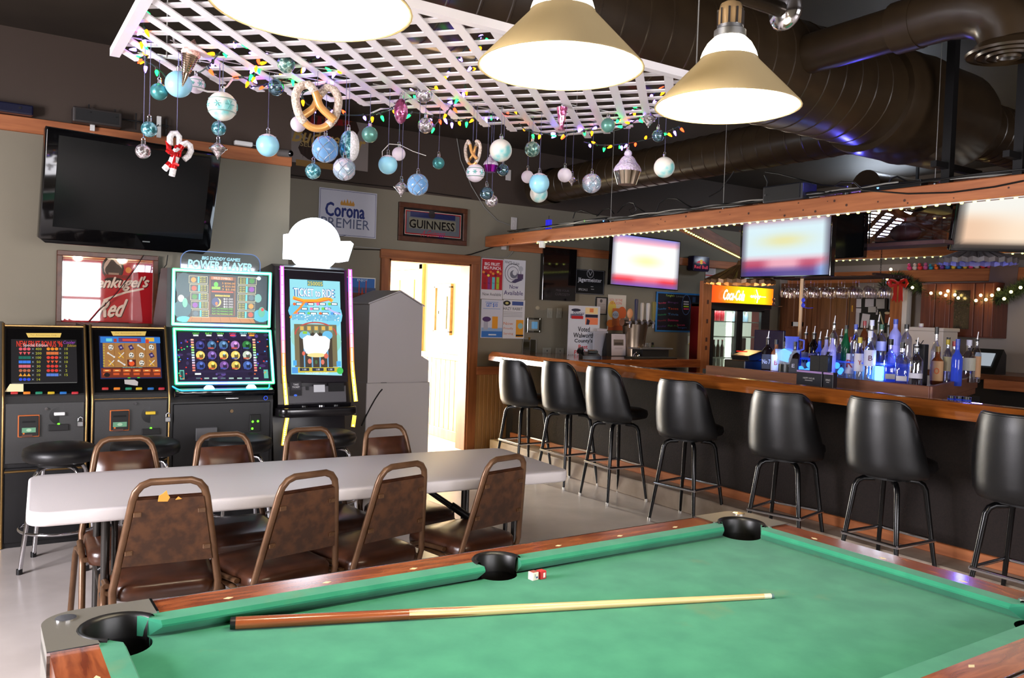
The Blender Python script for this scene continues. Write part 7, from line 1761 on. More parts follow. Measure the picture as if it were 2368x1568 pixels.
light('cooler_light', 'AREA', (8.4, YF + 0.14, 1.66), 6, (0.93, 1.0, 0.9), 0.8, 0.2, (8.4, YF + 0.1, 0.4))

# ================================================================== televisions over the bar
def tv(label, pl, w_, h_, fn, off=False, bez=0.012, depth=0.05, arm=0.0):
    t_ = thing('television', label, 'television', pl.o, rot=pl.rot)
    bm_ = B(); bx(bm_, (0, 0, -depth / 2), (w_, h_, depth), 0.006, 2); obj('housing', bm_, mat('piano_black', (8, 8, 9), 0.06, spec=0.6), t_)
    if off:
        bm_ = B(); bx(bm_, (0, 0, 0.001), (w_ - 2 * bez, h_ - 2 * bez, 0.002)); obj('screen', bm_, mat('dark_screen_glass', (14, 16, 17), 0.12, spec=0.5), t_)
    else: blur_screen('screen', w_ - 2 * bez, h_ - 2 * bez, fn, SCREEN_HI, t_)
    bm_ = B(); bx(bm_, (0, 0.05, -depth - 0.04 - arm / 2), (0.2, 0.2, 0.08 + arm)); obj('mount', bm_, BLACKM, t_)
    return t_
def sm(a, b_, x): x = max(0, min(1, (x - a) / (b_ - a))); return x * x * (3 - 2 * x)
def mixc(a, b_, f): return tuple(a[i] * (1 - f) + b_[i] * f for i in range(3))
def fn1(u, v):
    c = (252, 253, 252); g = math.exp(-(((u - 0.5) / 0.22) ** 2 + ((v - 0.52) / 0.12) ** 2)); c = mixc(c, (246, 240, 150), 0.75 * g)
    c = mixc(c, (240, 110, 130), sm(0.27, 0.14, v)); c = mixc(c, (232, 60, 70), sm(0.22, 0.12, v) * (sm(0.4, 0.25, u) + sm(0.62, 0.8, u))); c = mixc(c, (120, 90, 180), sm(0.12, 0.02, v))
    c = mixc(c, (240, 170, 190), sm(0.8, 0.9, v)); c = mixc(c, (120, 130, 210), sm(0.9, 1.0, v)); e = sm(0.07, 0, min(u, 1 - u)); return mixc(c, (90, 90, 110), e * 0.8)
pl = Plane((0, 7.38, 0), WALL_Y); cx, cy, w_, h_ = pl.quad((1413, 545), (1573, 550), (1570, 672), (1413, 660))
tv('bright television on the back wall above the tap tower', Plane((cx, 7.38, cy), (PI / 2, R(1.2), 0)), w_, h_, fn1, arm=0.34)
def fn2(u, v):
    c = (206, 228, 236); g = math.exp(-(((u - 0.5) / 0.26) ** 2 + ((v - 0.6) / 0.11) ** 2)); c = mixc(c, (226, 214, 140), 0.8 * g)
    c = mixc(c, (226, 160, 176), sm(0.36, 0.26, v)); c = mixc(c, (180, 70, 100), sm(0.32, 0.22, v) * (sm(0.4, 0.2, u) + sm(0.6, 0.75, u) * sm(1.0, 0.8, u))); c = mixc(c, (72, 52, 130), sm(0.2, 0.06, v)); c = mixc(c, (140, 180, 226), sm(0.25, 0.12, v) * sm(0.8, 0.95, u) * 0.9)
    c = mixc(c, (176, 140, 156), sm(0.84, 0.97, v)); e = sm(0.08, 0, min(u, 1 - u)); return mixc(c, (60, 50, 70), e * 0.8)
pl = Plane((4.93, 0, 0), WALL_X); cx, cy, w_, h_ = pl.quad((1713, 520), (1922, 500), (1924, 637), (1713, 645))
tv('large bright television hanging under the front canopy beam', Plane(pl.o + pl.ex * cx + pl.ey * (cy + 0.02), WALL_X), w_, h_ + 0.04, fn2)
pl = Plane((5.6, 0, 0), WALL_X); cx, cy, w_, h_ = pl.quad((1915, 485), (2002, 485), (1995, 597), (1912, 597))
tv('switched-off dark television just right of the large bright one', Plane(pl.o + pl.ex * cx + pl.ey * cy, (PI / 2, 0, -PI / 2)), w_, h_, None, off=True)
def fn3(u, v):
    c = mixc((240, 216, 190), (232, 230, 222), sm(0.3, 0.8, v)); c = mixc(c, (226, 190, 160), sm(0.5, 0.1, u) * sm(0.7, 0.4, v)); c = mixc(c, (30, 26, 24), sm(0.16, 0.02, v)); return mixc(c, (50, 46, 44), sm(0.08, 0, u))
rt3 = (PI / 2 + R(14), 0, R(-40)); base = onX(2196, 580, 6.0)
from mathutils import Euler as _E
M3 = _E(rt3).to_matrix(); W3, H3 = 0.98, 0.46
tv('bright television at the right edge, angled toward the pool table', Plane(base + M3 @ Vector((W3 / 2, H3 / 2, 0)), rt3), W3, H3, fn3, bez=0.02, depth=0.06)
t3 = [o for o in bpy.data.objects if o.get('label', '').startswith('bright television at the right edge')][0]
bm = B(); cyl(bm, (0, 0.1, -0.1), (0, 0.6, -0.25), 0.02); obj('hanging_pole', bm, BLACKM, t3)

# ================================================================== under the canopy
# football in a clear case on a hanging shelf
pS_ = Plane((6.0, 0, 0), WALL_X); a, b_ = pS_.hit(1975, 572), pS_.hit(2205, 560); ym = (a.y + b_.y) / 2
t = thing('hanging_shelf', 'purple-lit wooden shelf hung below the canopy lattice', 'shelf', (6.0, ym, 2.165)); bm = B(); bx(bm, (0, 0, 0.0), (0.25, abs(a.y - b_.y), 0.03), 0.003, 1); obj('board', bm, noisy('purple_lit_board', (70, 42, 48), (86, 54, 56), 4, rough=0.5), t)  # purple light on the wood is put into the board colour
for s in (-1, 1):
    bm = B(); cyl(bm, (0.1, s * abs(a.y - b_.y) * 0.42, 0.01), (0.1, s * abs(a.y - b_.y) * 0.42, cz(6.1) - 2.165), 0.006); obj('hanger', bm, BLACKM, t)
p = pS_.hit(2094, 536); t = thing('football', 'brown leather football resting on the hanging shelf', 'ball', (6.0, p.y, 2.182)); prof = []
for i in range(13): u = -1 + 2 * i / 12; prof.append((max(0.0005, 0.075 * (1 - u * u) ** 0.62), u * 0.13))
bm = B(); lathe(bm, prof, 20, (0, 0, 0.078), axis='Y'); obj('leather', bm, mat('dark_football_leather', (66, 34, 28), 0.55), t, 180)
for k in range(6):
    bm = B(); bx(bm, (-0.045, 0.05 - k * 0.014 + 0.0, 0.138), (0.025, 0.004, 0.004), 0.001, 1, Matrix.Rotation(-0.6, 3, 'Y')); obj('lace', bm, WHITE, t)
t = thing('display_case', 'clear display case around the football', 'case', (6.0, p.y - 0.04, 2.182)); bm = B(); bx(bm, (0, 0, 0.09), (0.2, 0.46, 0.18)); obj('acrylic', bm, clear('clear_case', (226, 222, 236), 0.04), t); bm = B(); bx(bm, (0, 0, 0.004), (0.2, 0.46, 0.008)); obj('base', bm, BLACKM, t)
# pleated umbrella lamps
def ulamp(label, loc, r, h, m, lit=None):
    t_ = thing('umbrella_lamp', label, 'lamp', loc); bm_ = B(); n = 48; top = []; mid = []; rim = []
    for i in range(n):
        a = 2 * PI * i / n; k = 1.0 + (0.05 if i % 2 else 0); top.append(bm_.verts.new((0.04 * math.cos(a), 0.04 * math.sin(a), h))); mid.append(bm_.verts.new((r * k * math.cos(a), r * k * math.sin(a), 0.012 if i % 2 else 0.0))); rim.append(bm_.verts.new((r * k * 1.0 * math.cos(a), r * k * 1.0 * math.sin(a), -0.025 if i % 2 else -0.035)))
    for i in range(n):
        j = (i + 1) % n; bm_.faces.new((top[i], mid[i], mid[j], top[j])); bm_.faces.new((mid[i], rim[i], rim[j], mid[j]))
    sh_ = obj('shade', bm_, m, t_)
    bm_ = B(); cyl(bm_, (0, 0, h - 0.005), (0, 0, h + 0.05), 0.042, 0.02, n=16); obj('cap', bm_, m, t_, 40)
    for i in range(0, n, 4):
        a = 2 * PI * i / n; bm_ = B(); cyl(bm_, (0.042 * math.cos(a), 0.042 * math.sin(a), h + 0.003), (r * math.cos(a), r * math.sin(a), 0.006), 0.004, n=5); obj('rib', bm_, m, sh_)
    bm_ = B(); cyl(bm_, (0, 0, h + 0.05), (0, 0, max(h + 0.06, cz(loc[0]) - loc[2])), 0.005, n=6); obj('cord', bm_, CABLE, t_)
    bm_ = B(); ball(bm_, (0, 0, h * 0.35), 0.03, 10); obj('bulb', bm_, emis('lamp_bulb_' + ('blue' if lit else 'warm'), (70, 80, 255) if lit else (255, 190, 90), 6), t_, 180)
    return t_
TIN = noisy('weathered_copper_shade', (92, 64, 44), (120, 90, 60), 14, rough=0.4, metal=0.5)
TIN2 = noisy('grey_pleated_shade', (70, 64, 66), (92, 84, 84), 14, rough=0.5)
ulamp('copper pleated umbrella lamp above the drinks cooler', (6.5, 5.77, 1.94), 0.34, 0.16, TIN)
light('umbrella_lamp_bulb', 'POINT', (6.5, 5.77, 1.93), 14, (1.0, 0.62, 0.25), radius=0.03)
ulamp('grey pleated umbrella lamp glowing blue underneath, by the right television', (6.5, 3.40, 2.07), 0.27, 0.1, TIN2, True)
light('umbrella_lamp_bulb', 'POINT', (6.5, 3.40, 2.02), 4, (0.15, 0.18, 1.0), radius=0.03)
# wine glass rack
t = thing('glass_rack', 'dark hanging wine glass rack on chains beneath the far canopy beam', 'rack', (7.0, 4.98, 1.985))
for k in range(6):
    bm = B(); bx(bm, (-0.12 + (k // 2) * 0.12 + (0.021 if k % 2 else -0.021), 0, 0), (0.026, 1.3, 0.016), 0.003, 1); obj('rail', bm, mat('dark_rack_wood', (48, 28, 24), 0.5), t)
for y in (-0.55, 0.55):
    bm = B(); bx(bm, (0, y, 0.015), (0.5, 0.04, 0.02)); obj('crossbar', bm, mat('dark_rack_wood', (48, 28, 24), 0.5), t)
for y in (-0.45, 0.15):
    bm = B(); 
    for k in range(12): tube(bm, [((0.006 if k % 2 else 0) * math.cos(a), y + (0 if k % 2 else 0.006) * math.cos(a), 0.03 + k * 0.024 + 0.014 * math.sin(a)) for a in [2 * PI * i / 8 for i in range(8)]], 0.0022, 4, closed=True)
    o = obj('chain', bm, BLACKM, t); o['kind'] = 'stuff'
WG = clear('wine_glass', (252, 250, 252), 0.06, 0.04)
wg0 = None; nmb = 0
for r_ in range(3):
    for k in range(8):
        y = 4.42 + k * 0.155 + r_ * 0.05; x = 6.88 + r_ * 0.12; nmb += 1
        lab = 'upside-down wine glass, number %s from the right in the %s row of the hanging rack' % (('one', 'two', 'three', 'four', 'five', 'six', 'seven', 'eight')[k], ('near', 'middle', 'far')[r_])
        if wg0 is None:
            wg0 = thing('wine_glass', lab, 'glass', (x, y, 1.9955), group='wine glasses in the hanging rack'); o = wg0
            bm = B(); lathe(bm, [(0.001, 0), (0.032, -0.002), (0.032, 0.002), (0.004, 0.004)], 14); obj('foot', bm, WG, o, 60)
            bm = B(); cyl(bm, (0, 0, 0), (0, 0, -0.095), 0.0035, n=8); obj('stem', bm, WG, o, 60)
            bm = B(); lathe(bm, [(0.003, -0.092), (0.022, -0.1), (0.04, -0.125), (0.044, -0.16), (0.036, -0.205), (0.035, -0.205), (0.042, -0.16), (0.038, -0.125), (0.003, -0.096)], 16); obj('bowl', bm, WG, o, 60)
        else: o = dup(wg0, (x, y, 1.9955), 0, lab)
# sunglasses hanging on cords
def shades(px, py, xx, lab, m, blue=False):
    p_ = onX(px, py, xx); t_ = thing('sunglasses', lab, 'sunglasses', p_)
    for s in (-1, 1):
        bm_ = B(); lathe(bm_, [(0.001, 0.0), (0.018, 0.0), (0.021, 0.003), (0.018, 0.006), (0.001, 0.005)], 16, (0, 0, s * 0.024), axis='X'); obj('lens', bm_, m, t_, 60)
    bm_ = B(); tube(bm_, [(0, 0, -0.006), (-0.006, 0, 0), (0, 0, 0.006)], 0.004, 6); obj('bridge', bm_, m, t_); bm_ = B(); tube(bm_, [(0, 0, -0.04), (0.02, -0.04, -0.05), (0.03, -0.09, -0.046)], 0.0025, 6); obj('temple', bm_, m, t_)
    bm_ = B(); cyl(bm_, (0, 0, 0.06), (0, 0, cz(xx) - p_.z), 0.002, n=5); obj('cord', bm_, CABLE, t_)
shades(1789, 698, 6.9, 'dark round sunglasses hanging beside the drinks cooler', mat('dark_lens', (40, 24, 34), 0.1))
shades(1857, 700, 6.4, 'blue-lit glasses hanging below the wine glasses', mat('blue_glow_frame', (60, 70, 190), 0.2, emit=(60, 70, 255), es=0.15), True)  # blue light on these glasses put in as a faint glow of the frame
# pale pole, register, monitor behind the bar
p = onX(1848, 800, 6.6); t = thing('bamboo_pole', 'thin pale upright pole behind the bottles', 'pole', (6.6, p.y, 1.1)); bm = B(); cyl(bm, (0, 0, 0), (0, 0, 0.86), 0.017, n=12); obj('shaft', bm, mat('pale_bamboo', (222, 184, 140), 0.5), t, 40); bm = B(); cyl(bm, (0, 0, 0), (0, 0, 0.02), 0.04, n=14); obj('foot', bm, BLACK, t, 40)
p = onX(1725, 846, 5.55); t = thing('cash_register', 'black cash register and printer left of the front bottles', 'register', (5.75, onX(1725, 840, 5.75).y, ZD)); bm = B(); bx(bm, (0, 0, 0.045), (0.3, 0.24, 0.09), 0.008); obj('drawer', bm, BLACK, t); bm = B(); bx(bm, (0.02, 0.0, 0.12), (0.2, 0.2, 0.07), 0.008, 2, Matrix.Rotation(-0.25, 3, 'Y')); obj('printer', bm, BLACK, t); bm = B(); bx(bm, (-0.06, 0, 0.165), (0.03, 0.1, 0.008)); obj('paper_slot', bm, emis('red_indicator', (255, 60, 40), 0.8), t)
p = onX(1779, 800, 6.15); t = thing('monitor', 'dark monitor facing away with a blue reflection behind the first bottles', 'monitor', (6.15, p.y, ZD)); bm = B(); bx(bm, (0, 0, 0.24), (0.03, 0.34, 0.24), 0.006); obj('display', bm, mat('blue_reflection_back', (12, 14, 44), 0.1, emit=(10, 16, 90), es=0.06), t); bm = B(); cyl(bm, (0.03, 0, 0), (0.03, 0, 0.2), 0.02); obj('stand', bm, BLACK, t); bm = B(); bx(bm, (0.03, 0, 0.01), (0.18, 0.22, 0.02), 0.004); obj('foot', bm, BLACK, t)  # blue reflection on the monitor's back put into its colour and faint glow

# ================================================================== right wall and counter
CABW = noisy('reddish_cabinet_wood', (86, 42, 32), (104, 54, 40), 4, (7, 7, 0.6), 0.4)
for k, (pa, pb, lab) in enumerate(((2131, 2200, 'reddish wall cabinet with plain doors, left of the glazed one'), (2200, 2256, 'reddish wall cabinet with a patterned dark glass door'), (2256, 2300, 'reddish wall cabinet at the right of the group'))):
    a, b_ = onX(pa, 660, 9.38), onX(pb, 660, 9.38); w_ = abs(a.y - b_.y); t = thing('wall_cabinet', lab, 'cabinet', (9.54, (a.y + b_.y) / 2, 1.44)); bm = B(); bx(bm, (0, 0, 0.31), (0.3, w_, 0.62)); obj('body', bm, CABW, t)
    if k == 1:
        bm = B(); bx(bm, (-0.158, 0, 0.31), (0.016, w_ - 0.02, 0.6), 0.004, 1); d_ = obj('door', bm, CABW, t); bm = B(); bx(bm, (-0.168, 0, 0.31), (0.006, w_ - 0.1, 0.44)); obj('glass', bm, noisy('dark_patterned_glass', (20, 14, 14), (60, 44, 40), 60, rough=0.2, lo=0.55, hi=0.7), d_)
    else:
        for s in (-1, 1):
            bm = B(); bx(bm, (-0.158, s * w_ / 4, 0.31), (0.016, w_ / 2 - 0.012, 0.6), 0.004, 1); d_ = obj('door', bm, CABW, t); bm = B(); bx(bm, (-0.168, s * w_ / 4, 0.31), (0.008, w_ / 2 - 0.1, 0.44), 0.003); obj('panel', bm, CABW, d_)
# cedar post with white side
p = onX(2074, 700, 9.45); t = thing('cedar_post', 'orange cedar post carrying the wall beam, red bow tied on top', 'post', (9.48, p.y, 0)); bm = B(); bx(bm, (0, 0, 1.04), (0.13, 0.14, 2.08), 0.004, 1); obj('timber', bm, CEDAR_Z, t); bm = B(); bx(bm, (0.02, -0.1, 1.04), (0.1, 0.06, 2.08)); obj('white_side', bm, WHITE, t)
# bulletin board with papers
t, pp = board('bulletin_board', 'dark notice board covered with white papers on the right wall', 'notice board', RIGHTW, (1968, 688), (2056, 688), (2052, 762), (1966, 762), 0.02, BLACKM, 0.02, mat('dark_board_frame', (40, 30, 26), 0.5))
for (x, y, w2, h2, ang) in ((1985, 700, 18, 22, 0.02), (1985, 718, 17, 10, -0.03), (2013, 700, 20, 20, 0.0), (2038, 702, 20, 24, 0.03), (1980, 740, 18, 34, 0.0), (2003, 744, 18, 36, -0.12), (2020, 716, 20, 13, 0.02), (2037, 722, 18, 12, 0.0)):
    u, v = pp.at(x, y); kx, ky = pp.pl.k(x, y); bm = B(); bx(bm, (u, v, 0.022), (w2 * kx, h2 * ky, 0.002), 0, 1, Matrix.Rotation(ang, 3, 'Z')); obj('paper_sheet', bm, mat('pinned_paper_%d' % (x % 3), ((190, 184, 186), (178, 172, 166), (200, 194, 196))[x % 3], 0.7), t)
t, pp = board('framed_poster', 'dark framed poster of a beer glass behind the tall bottles', 'poster', Plane((9.66, 0, 0), WALL_X), (2030, 714), (2064, 718), (2062, 770), (2034, 770), 0.015, BLACKM, 0.012, BLACKM)
pp.rect(0, 0, pp.w - 0.03, pp.h - 0.03, (30, 34, 30)); pp.R(2053, 735, 10, 24, (120, 60, 40)); pp.E(2053, 724, 12, 6, (214, 190, 150)); pp.L([(2036, 722), (2046, 756)], 3, (190, 180, 140)); pp.build('artwork', PAPER, t, (0, 0, 0.016))
# wall outlet, white chest, counter, card terminal
c = RIGHTW.hit(1962, 735); t = thing('wall_plate', 'grey switch on the pale wall left of the notice board', 'switch', c, rot=WALL_X); bm = B(); bx(bm, (0, 0, 0.004), (0.06, 0.12, 0.008), 0.002, 1); obj('plate', bm, PLATE, t); bm = B(); bx(bm, (0, 0, 0.01), (0.012, 0.025, 0.008)); obj('toggle', bm, BLACK, t)
a, b_ = onX(2106, 756, 8.95), onX(2198, 757, 8.95); w_ = abs(a.y - b_.y)
fc = thing('far_counter', 'dark wooden counter along the right wall behind the bar', 'counter', (9.25, 4.35, 0)); bm = B(); bx(bm, (-0.06, 0, 1.04), (0.8, 3.1, 0.06), 0.004, 1); obj('counter_top', bm, noisy('dark_counter_wood', (92, 50, 28), (112, 66, 40), 5, (6, 0.7, 6), 0.3), fc); bm = B(); bx(bm, (0, 0, 0.5), (0.7, 3.0, 1.0)); obj('counter_base', bm, BLACKM, fc)
bm = B(); bx(bm, (-0.46, -0.7, 0.97), (0.05, 1.6, 0.1), 0.004, 1); obj('edge_board', bm, CEDAR_Y, fc)
t = thing('white_chest', 'cream-white box with a lid standing behind the bottles', 'box', (8.98, (a.y + b_.y) / 2, 1.07)); hh = a.z - 1.07; bm = B(); bx(bm, (0, 0, hh / 2 - 0.02), (0.3, w_ * 0.95, hh - 0.04), 0.008); obj('body', bm, mat('cream_plastic', (214, 204, 196), 0.5), t); bm = B(); bx(bm, (0, 0, hh - 0.02), (0.34, w_, 0.04), 0.008); obj('lid', bm, mat('cream_plastic', (214, 204, 196), 0.5), t)
p = onX(2276, 830, 8.75); t = thing('card_terminal', 'black card terminal with a pale lit screen on the far counter', 'terminal', (8.95, onX(2278, 815, 8.95).y, 1.07)); bm = B(); prism(bm, [(-0.12, 0), (0.12, 0), (0.12, 0.2), (0.06, 0.26)], -0.16, 0.16, 'XZ'); obj('body', bm, BLACK, t); bm = B(); bx(bm, (-0.03, 0, 0.15), (0.004, 0.2, 0.16), 0, 1, Matrix.Rotation(0.6, 3, 'Y')); obj('screen', bm, emis('pale_screen', (190, 200, 210), 0.7), t)
# row of little toy ducks on the wall beam
dk0 = None; DC = [(230, 70, 130), (50, 110, 190), (236, 110, 40), (200, 90, 150), (220, 210, 200), (240, 200, 60), (120, 60, 150), (40, 150, 180), (230, 60, 60)]
CN = ['pink', 'blue', 'orange', 'mauve', 'cream', 'yellow', 'violet', 'teal', 'red']
for k in range(15):
    y = 5.84 - k * 0.068; ci = (k * 4 + (k // 9)) % 9
    t = thing('toy_duck', '%s toy duck, %s from the left on the wall beam' % (CN[ci], ('first', 'second', 'third', 'fourth', 'fifth', 'sixth', 'seventh', 'eighth', 'ninth', 'tenth', 'eleventh', 'twelfth', 'thirteenth', 'fourteenth', 'last')[k]), 'toy', (9.62, y, 2.2325), rnd.uniform(-0.6, 0.6), group='toy ducks on the wall beam')
    m_ = mat('duck_%d' % ci, DC[ci], 0.4); s = rnd.uniform(0.85, 1.15)
    bm = B(); ball(bm, (0, 0, 0.024 * s), 0.026 * s, 10, (1.2, 1, 0.95)); obj('body', bm, m_, t, 180); bm = B(); ball(bm, (-0.012, 0, 0.06 * s), 0.018 * s, 10); obj('head', bm, m_, t, 180); bm = B(); bx(bm, (-0.033, 0, 0.057 * s), (0.014, 0.014, 0.005), 0.002, 1); obj('beak', bm, mat('duck_beak', (236, 130, 30), 0.4), t)
# purple-grey paper hanging over the beam
a = RIGHTW.hit(2322, 632); t = thing('hanging_paper', 'blank greyish paper hanging over the wall beam at the right', 'paper', (9.6, onX(2320, 630, 9.6).y, 2.1)); bm = B(); bx(bm, (0, 0, 0), (0.003, 0.3, 0.34), 0, 1, Matrix.Rotation(0.06, 3, 'X')); obj('sheet', bm, mat('mauve_paper', (112, 92, 94), 0.7), t)
bm = B(); bx(bm, (0, 0.1, 0.165), (0.02, 0.03, 0.02)); obj('clip', bm, BLACK, t)
# garland with lights and the bow
gp = [(2042, 668), (2056, 648), (2075, 640), (2098, 652), (2130, 668), (2165, 685), (2210, 697), (2250, 702), (2290, 697), (2325, 684), (2355, 668), (2380, 655)]
GP = [onX(x, y, 9.42) for x, y in gp]
gl = thing('garland', 'green pine garland with warm lights strung along the wall beam', 'garland', GP[0])
def along(f):
    g_ = f * (len(GP) - 1); j = min(int(g_), len(GP) - 2); return GP[j].lerp(GP[j + 1], g_ - j) - GP[0]
bm = B(); tube(bm, [along(i / 30) for i in range(31)], 0.025, 6); obj('stem', bm, mat('dark_pine_wire', (22, 34, 18), 0.8), gl, 60)
vs, fs = [], []
for k in range(4200):
    c_ = along(rnd.random()); d_ = Vector((rnd.gauss(0, 1), rnd.gauss(0, 1), rnd.gauss(0, 1))).normalized(); L_ = rnd.uniform(0.06, 0.13); s_ = d_.cross(Vector((rnd.random(), rnd.random(), rnd.random()))).normalized() * 0.006
    b0 = len(vs); vs += [tuple(c_ - s_), tuple(c_ + s_), tuple(c_ + d_ * L_)]; fs.append((b0, b0 + 1, b0 + 2))
o = obj('needles', (vs, [], fs), noisy('pine_needles', (26, 44, 22), (48, 66, 34), 20, rough=0.8), gl); o['kind'] = 'stuff'
GB = emis('warm_garland_bulb', (255, 220, 130), 26.0)
for (px, py) in ((2110, 665), (2153, 678), (2175, 678), (2192, 673), (2187, 683), (2208, 682), (2216, 689), (2268, 683), (2294, 683), (2257, 695), (2309, 669), (2338, 675), (2322, 691), (2280, 693), (2360, 665), (2060, 623), (2052, 645)):
    p_ = onX(px, py, 9.3); bm = B(); ball(bm, p_ - GP[0], 0.017, 8); obj('bulb', bm, GB, gl, 180)
p = onX(2079, 655, 9.28); t = thing('red_bow', 'red ribbon bow tied to the garland on the cedar post', 'bow', p); RB = mat('red_velvet_ribbon', (196, 28, 20), 0.6)
for s in (-1, 1):
    bm = B(); tube(bm, [(0, 0, 0), (-0.02, s * 0.05, 0.03), (-0.03, s * 0.1, 0.045), (-0.02, s * 0.115, 0.0), (-0.02, s * 0.09, -0.035), (0, 0, 0)], [0.01, 0.028, 0.03, 0.03, 0.025, 0.01], 8, sq=0.6); obj('loop', bm, RB, t, 60)
    bm = B(); prism(bm, [(s * 0.01, -0.01), (s * 0.05 + 0.0, -0.03), (s * 0.065, -0.22), (s * 0.04, -0.2), (s * 0.012, -0.235)], -0.02 - s * 0.004, -0.012 - s * 0.004, 'YZ'); obj('tail', bm, RB, t)
bm = B(); ball(bm, (-0.02, 0, 0), 0.022, 10); obj('knot', bm, RB, t, 180)

# ================================================================== on top of the front beam
a, b_ = onX(1772, 475, 4.72), onX(1850, 470, 4.72)
t = thing('loudspeaker', 'black box loudspeaker lying on the front canopy beam', 'speaker', (4.76, (a.y + b_.y) / 2 - 0.02, 2.378)); bm = B(); bx(bm, (0, 0, 0.06), (0.16, 0.34, 0.12), 0.012, 3); obj('cabinet', bm, mat('black_speaker_vinyl', (30, 31, 38), 0.5), t); bm = B(); bx(bm, (-0.083, 0, 0.06), (0.006, 0.3, 0.1), 0.002, 1); obj('grille', bm, BLACKM, t); bm = B(); bx(bm, (-0.084, 0.14, 0.055), (0.008, 0.01, 0.012)); obj('badge', bm, STEEL, t)
t = thing('media_box', 'thin black box with a green and a blue light on the beam near the wall', 'device', (4.76, 6.0, 2.378)); bm = B(); bx(bm, (0, 0, 0.025), (0.08, 0.5, 0.05), 0.004); obj('case', bm, BLACK, t)
bm = B(); ball(bm, (-0.04, 0.08, 0.04), 0.008, 8); obj('green_light', bm, emis('green_led', (90, 255, 40), 4), t, 180); bm = B(); ball(bm, (-0.04, -0.2, 0.02), 0.008, 8); obj('blue_light', bm, emis('blue_led', (90, 150, 255), 6), t, 180)
t = thing('media_box', 'small black box with a blue light right of the loudspeaker', 'device', (4.76, 3.02, 2.378)); bm = B(); bx(bm, (0, 0, 0.02), (0.08, 0.4, 0.04), 0.004); obj('case', bm, BLACK, t); bm = B(); ball(bm, (-0.042, 0.08, 0.02), 0.007, 8); obj('blue_light', bm, emis('blue_led', (90, 150, 255), 6), t, 180)
c = onX(1269, 516, 4.75); t = thing('blue_adapter', 'small plug lit blue standing on the beam by the wall', 'adapter', (4.75, c.y, 2.378)); bm = B(); bx(bm, (0, 0, 0.05), (0.04, 0.06, 0.1), 0.005); obj('case', bm, mat('blue_plug', (40, 40, 190), 0.3, emit=(40, 40, 255), es=0.4), t); bm = B(); cyl(bm, (0, 0, 0.1), (0, 0, 0.14), 0.004, n=6); obj('lead', bm, CABLE, t)
c = onX(1243, 575, 4.70); t = thing('plug_lamp', 'white ceiling plug adapter under the beam near the wall', 'adapter', (4.715, c.y - 0.06, 2.2)); bm = B(); cyl(bm, (0, 0, 0), (0, 0, 0.05), 0.03, 0.035, n=14); obj('body', bm, WHITE, t, 40); bm = B(); cyl(bm, (0, 0, 0.05), (0, 0, 0.063), 0.055, n=14); obj('flange', bm, WHITE, t, 40)
# cables on the beam
for k in range(9):
    y = 7.3; pts = []; z = 2.385
    m_ = CABLE if k % 3 else CABLE_W; ph = rnd.uniform(0, 6); x = 4.715 + rnd.uniform(0, 0.06)
    y0, y1 = (7.4, 1.2) if k < 6 else (rnd.uniform(5, 7), rnd.uniform(2, 4))
    n = 46
    for i in range(n + 1):
        f = i / n; yy = y0 + (y1 - y0) * f; pts.append((x + 0.012 * math.sin(ph + f * 23), yy, z + 0.006 * k * 0.4 + 0.008 + 0.010 * abs(math.sin(ph * 2 + f * 31))))
    bm = B(); tube(bm, pts, 0.0055, 6); tag(obj('beam_cable', bm, m_, None, 60), '%s cable number %s of the bundle lying on the front canopy beam' % ('grey' if m_ is CABLE_W else 'black', ('one', 'two', 'three', 'four', 'five', 'six', 'seven', 'eight', 'nine')[k]), 'cable', 'cables on the front beam')
for k, (pts, lab) in enumerate((([(1325, 505), (1330, 490), (1345, 487), (1370, 495), (1385, 498)], 'low cable loop rising above the beam near the wall'), ([(1428, 492), (1440, 477), (1455, 468), (1466, 470), (1472, 485), (1462, 497), (1455, 485), (1470, 478), (1490, 490)], 'tangled cable coil standing above the beam'), ([(1515, 495), (1525, 470), (1545, 458), (1565, 460), (1590, 475), (1612, 485)], 'tall cable arch above the beam left of the loudspeaker'), ([(1380, 500), (1395, 485), (1410, 482), (1420, 495)], 'small cable arch beside the coil on the beam'), ([(1640, 455), (1665, 440), (1690, 408), (1697, 396)], 'cable rising from the beam toward the brown duct'), ([(1770, 398), (1800, 402), (1850, 415), (1900, 428), (1960, 432)], 'thin cable looping behind the loudspeaker'), ([(1770, 445), (1775, 420), (1768, 405)], 'short upright cable behind the loudspeaker'), ([(2050, 432), (2062, 412), (2075, 408), (2098, 420)], 'cable bow above the beam near the black pole'), ([(1930, 430), (1945, 420), (1975, 422), (1995, 440), (2100, 448), (2200, 445), (2300, 432), (2368, 418)], 'black cable sagging along the beam face at the right'))):
    bm = B(); tube(bm, [onX(x, y, 4.70 if k == 8 else 4.78) for x, y in pts], 0.0055, 6); tag(obj('loose_cable', bm, CABLE, None, 60), lab, 'cable')

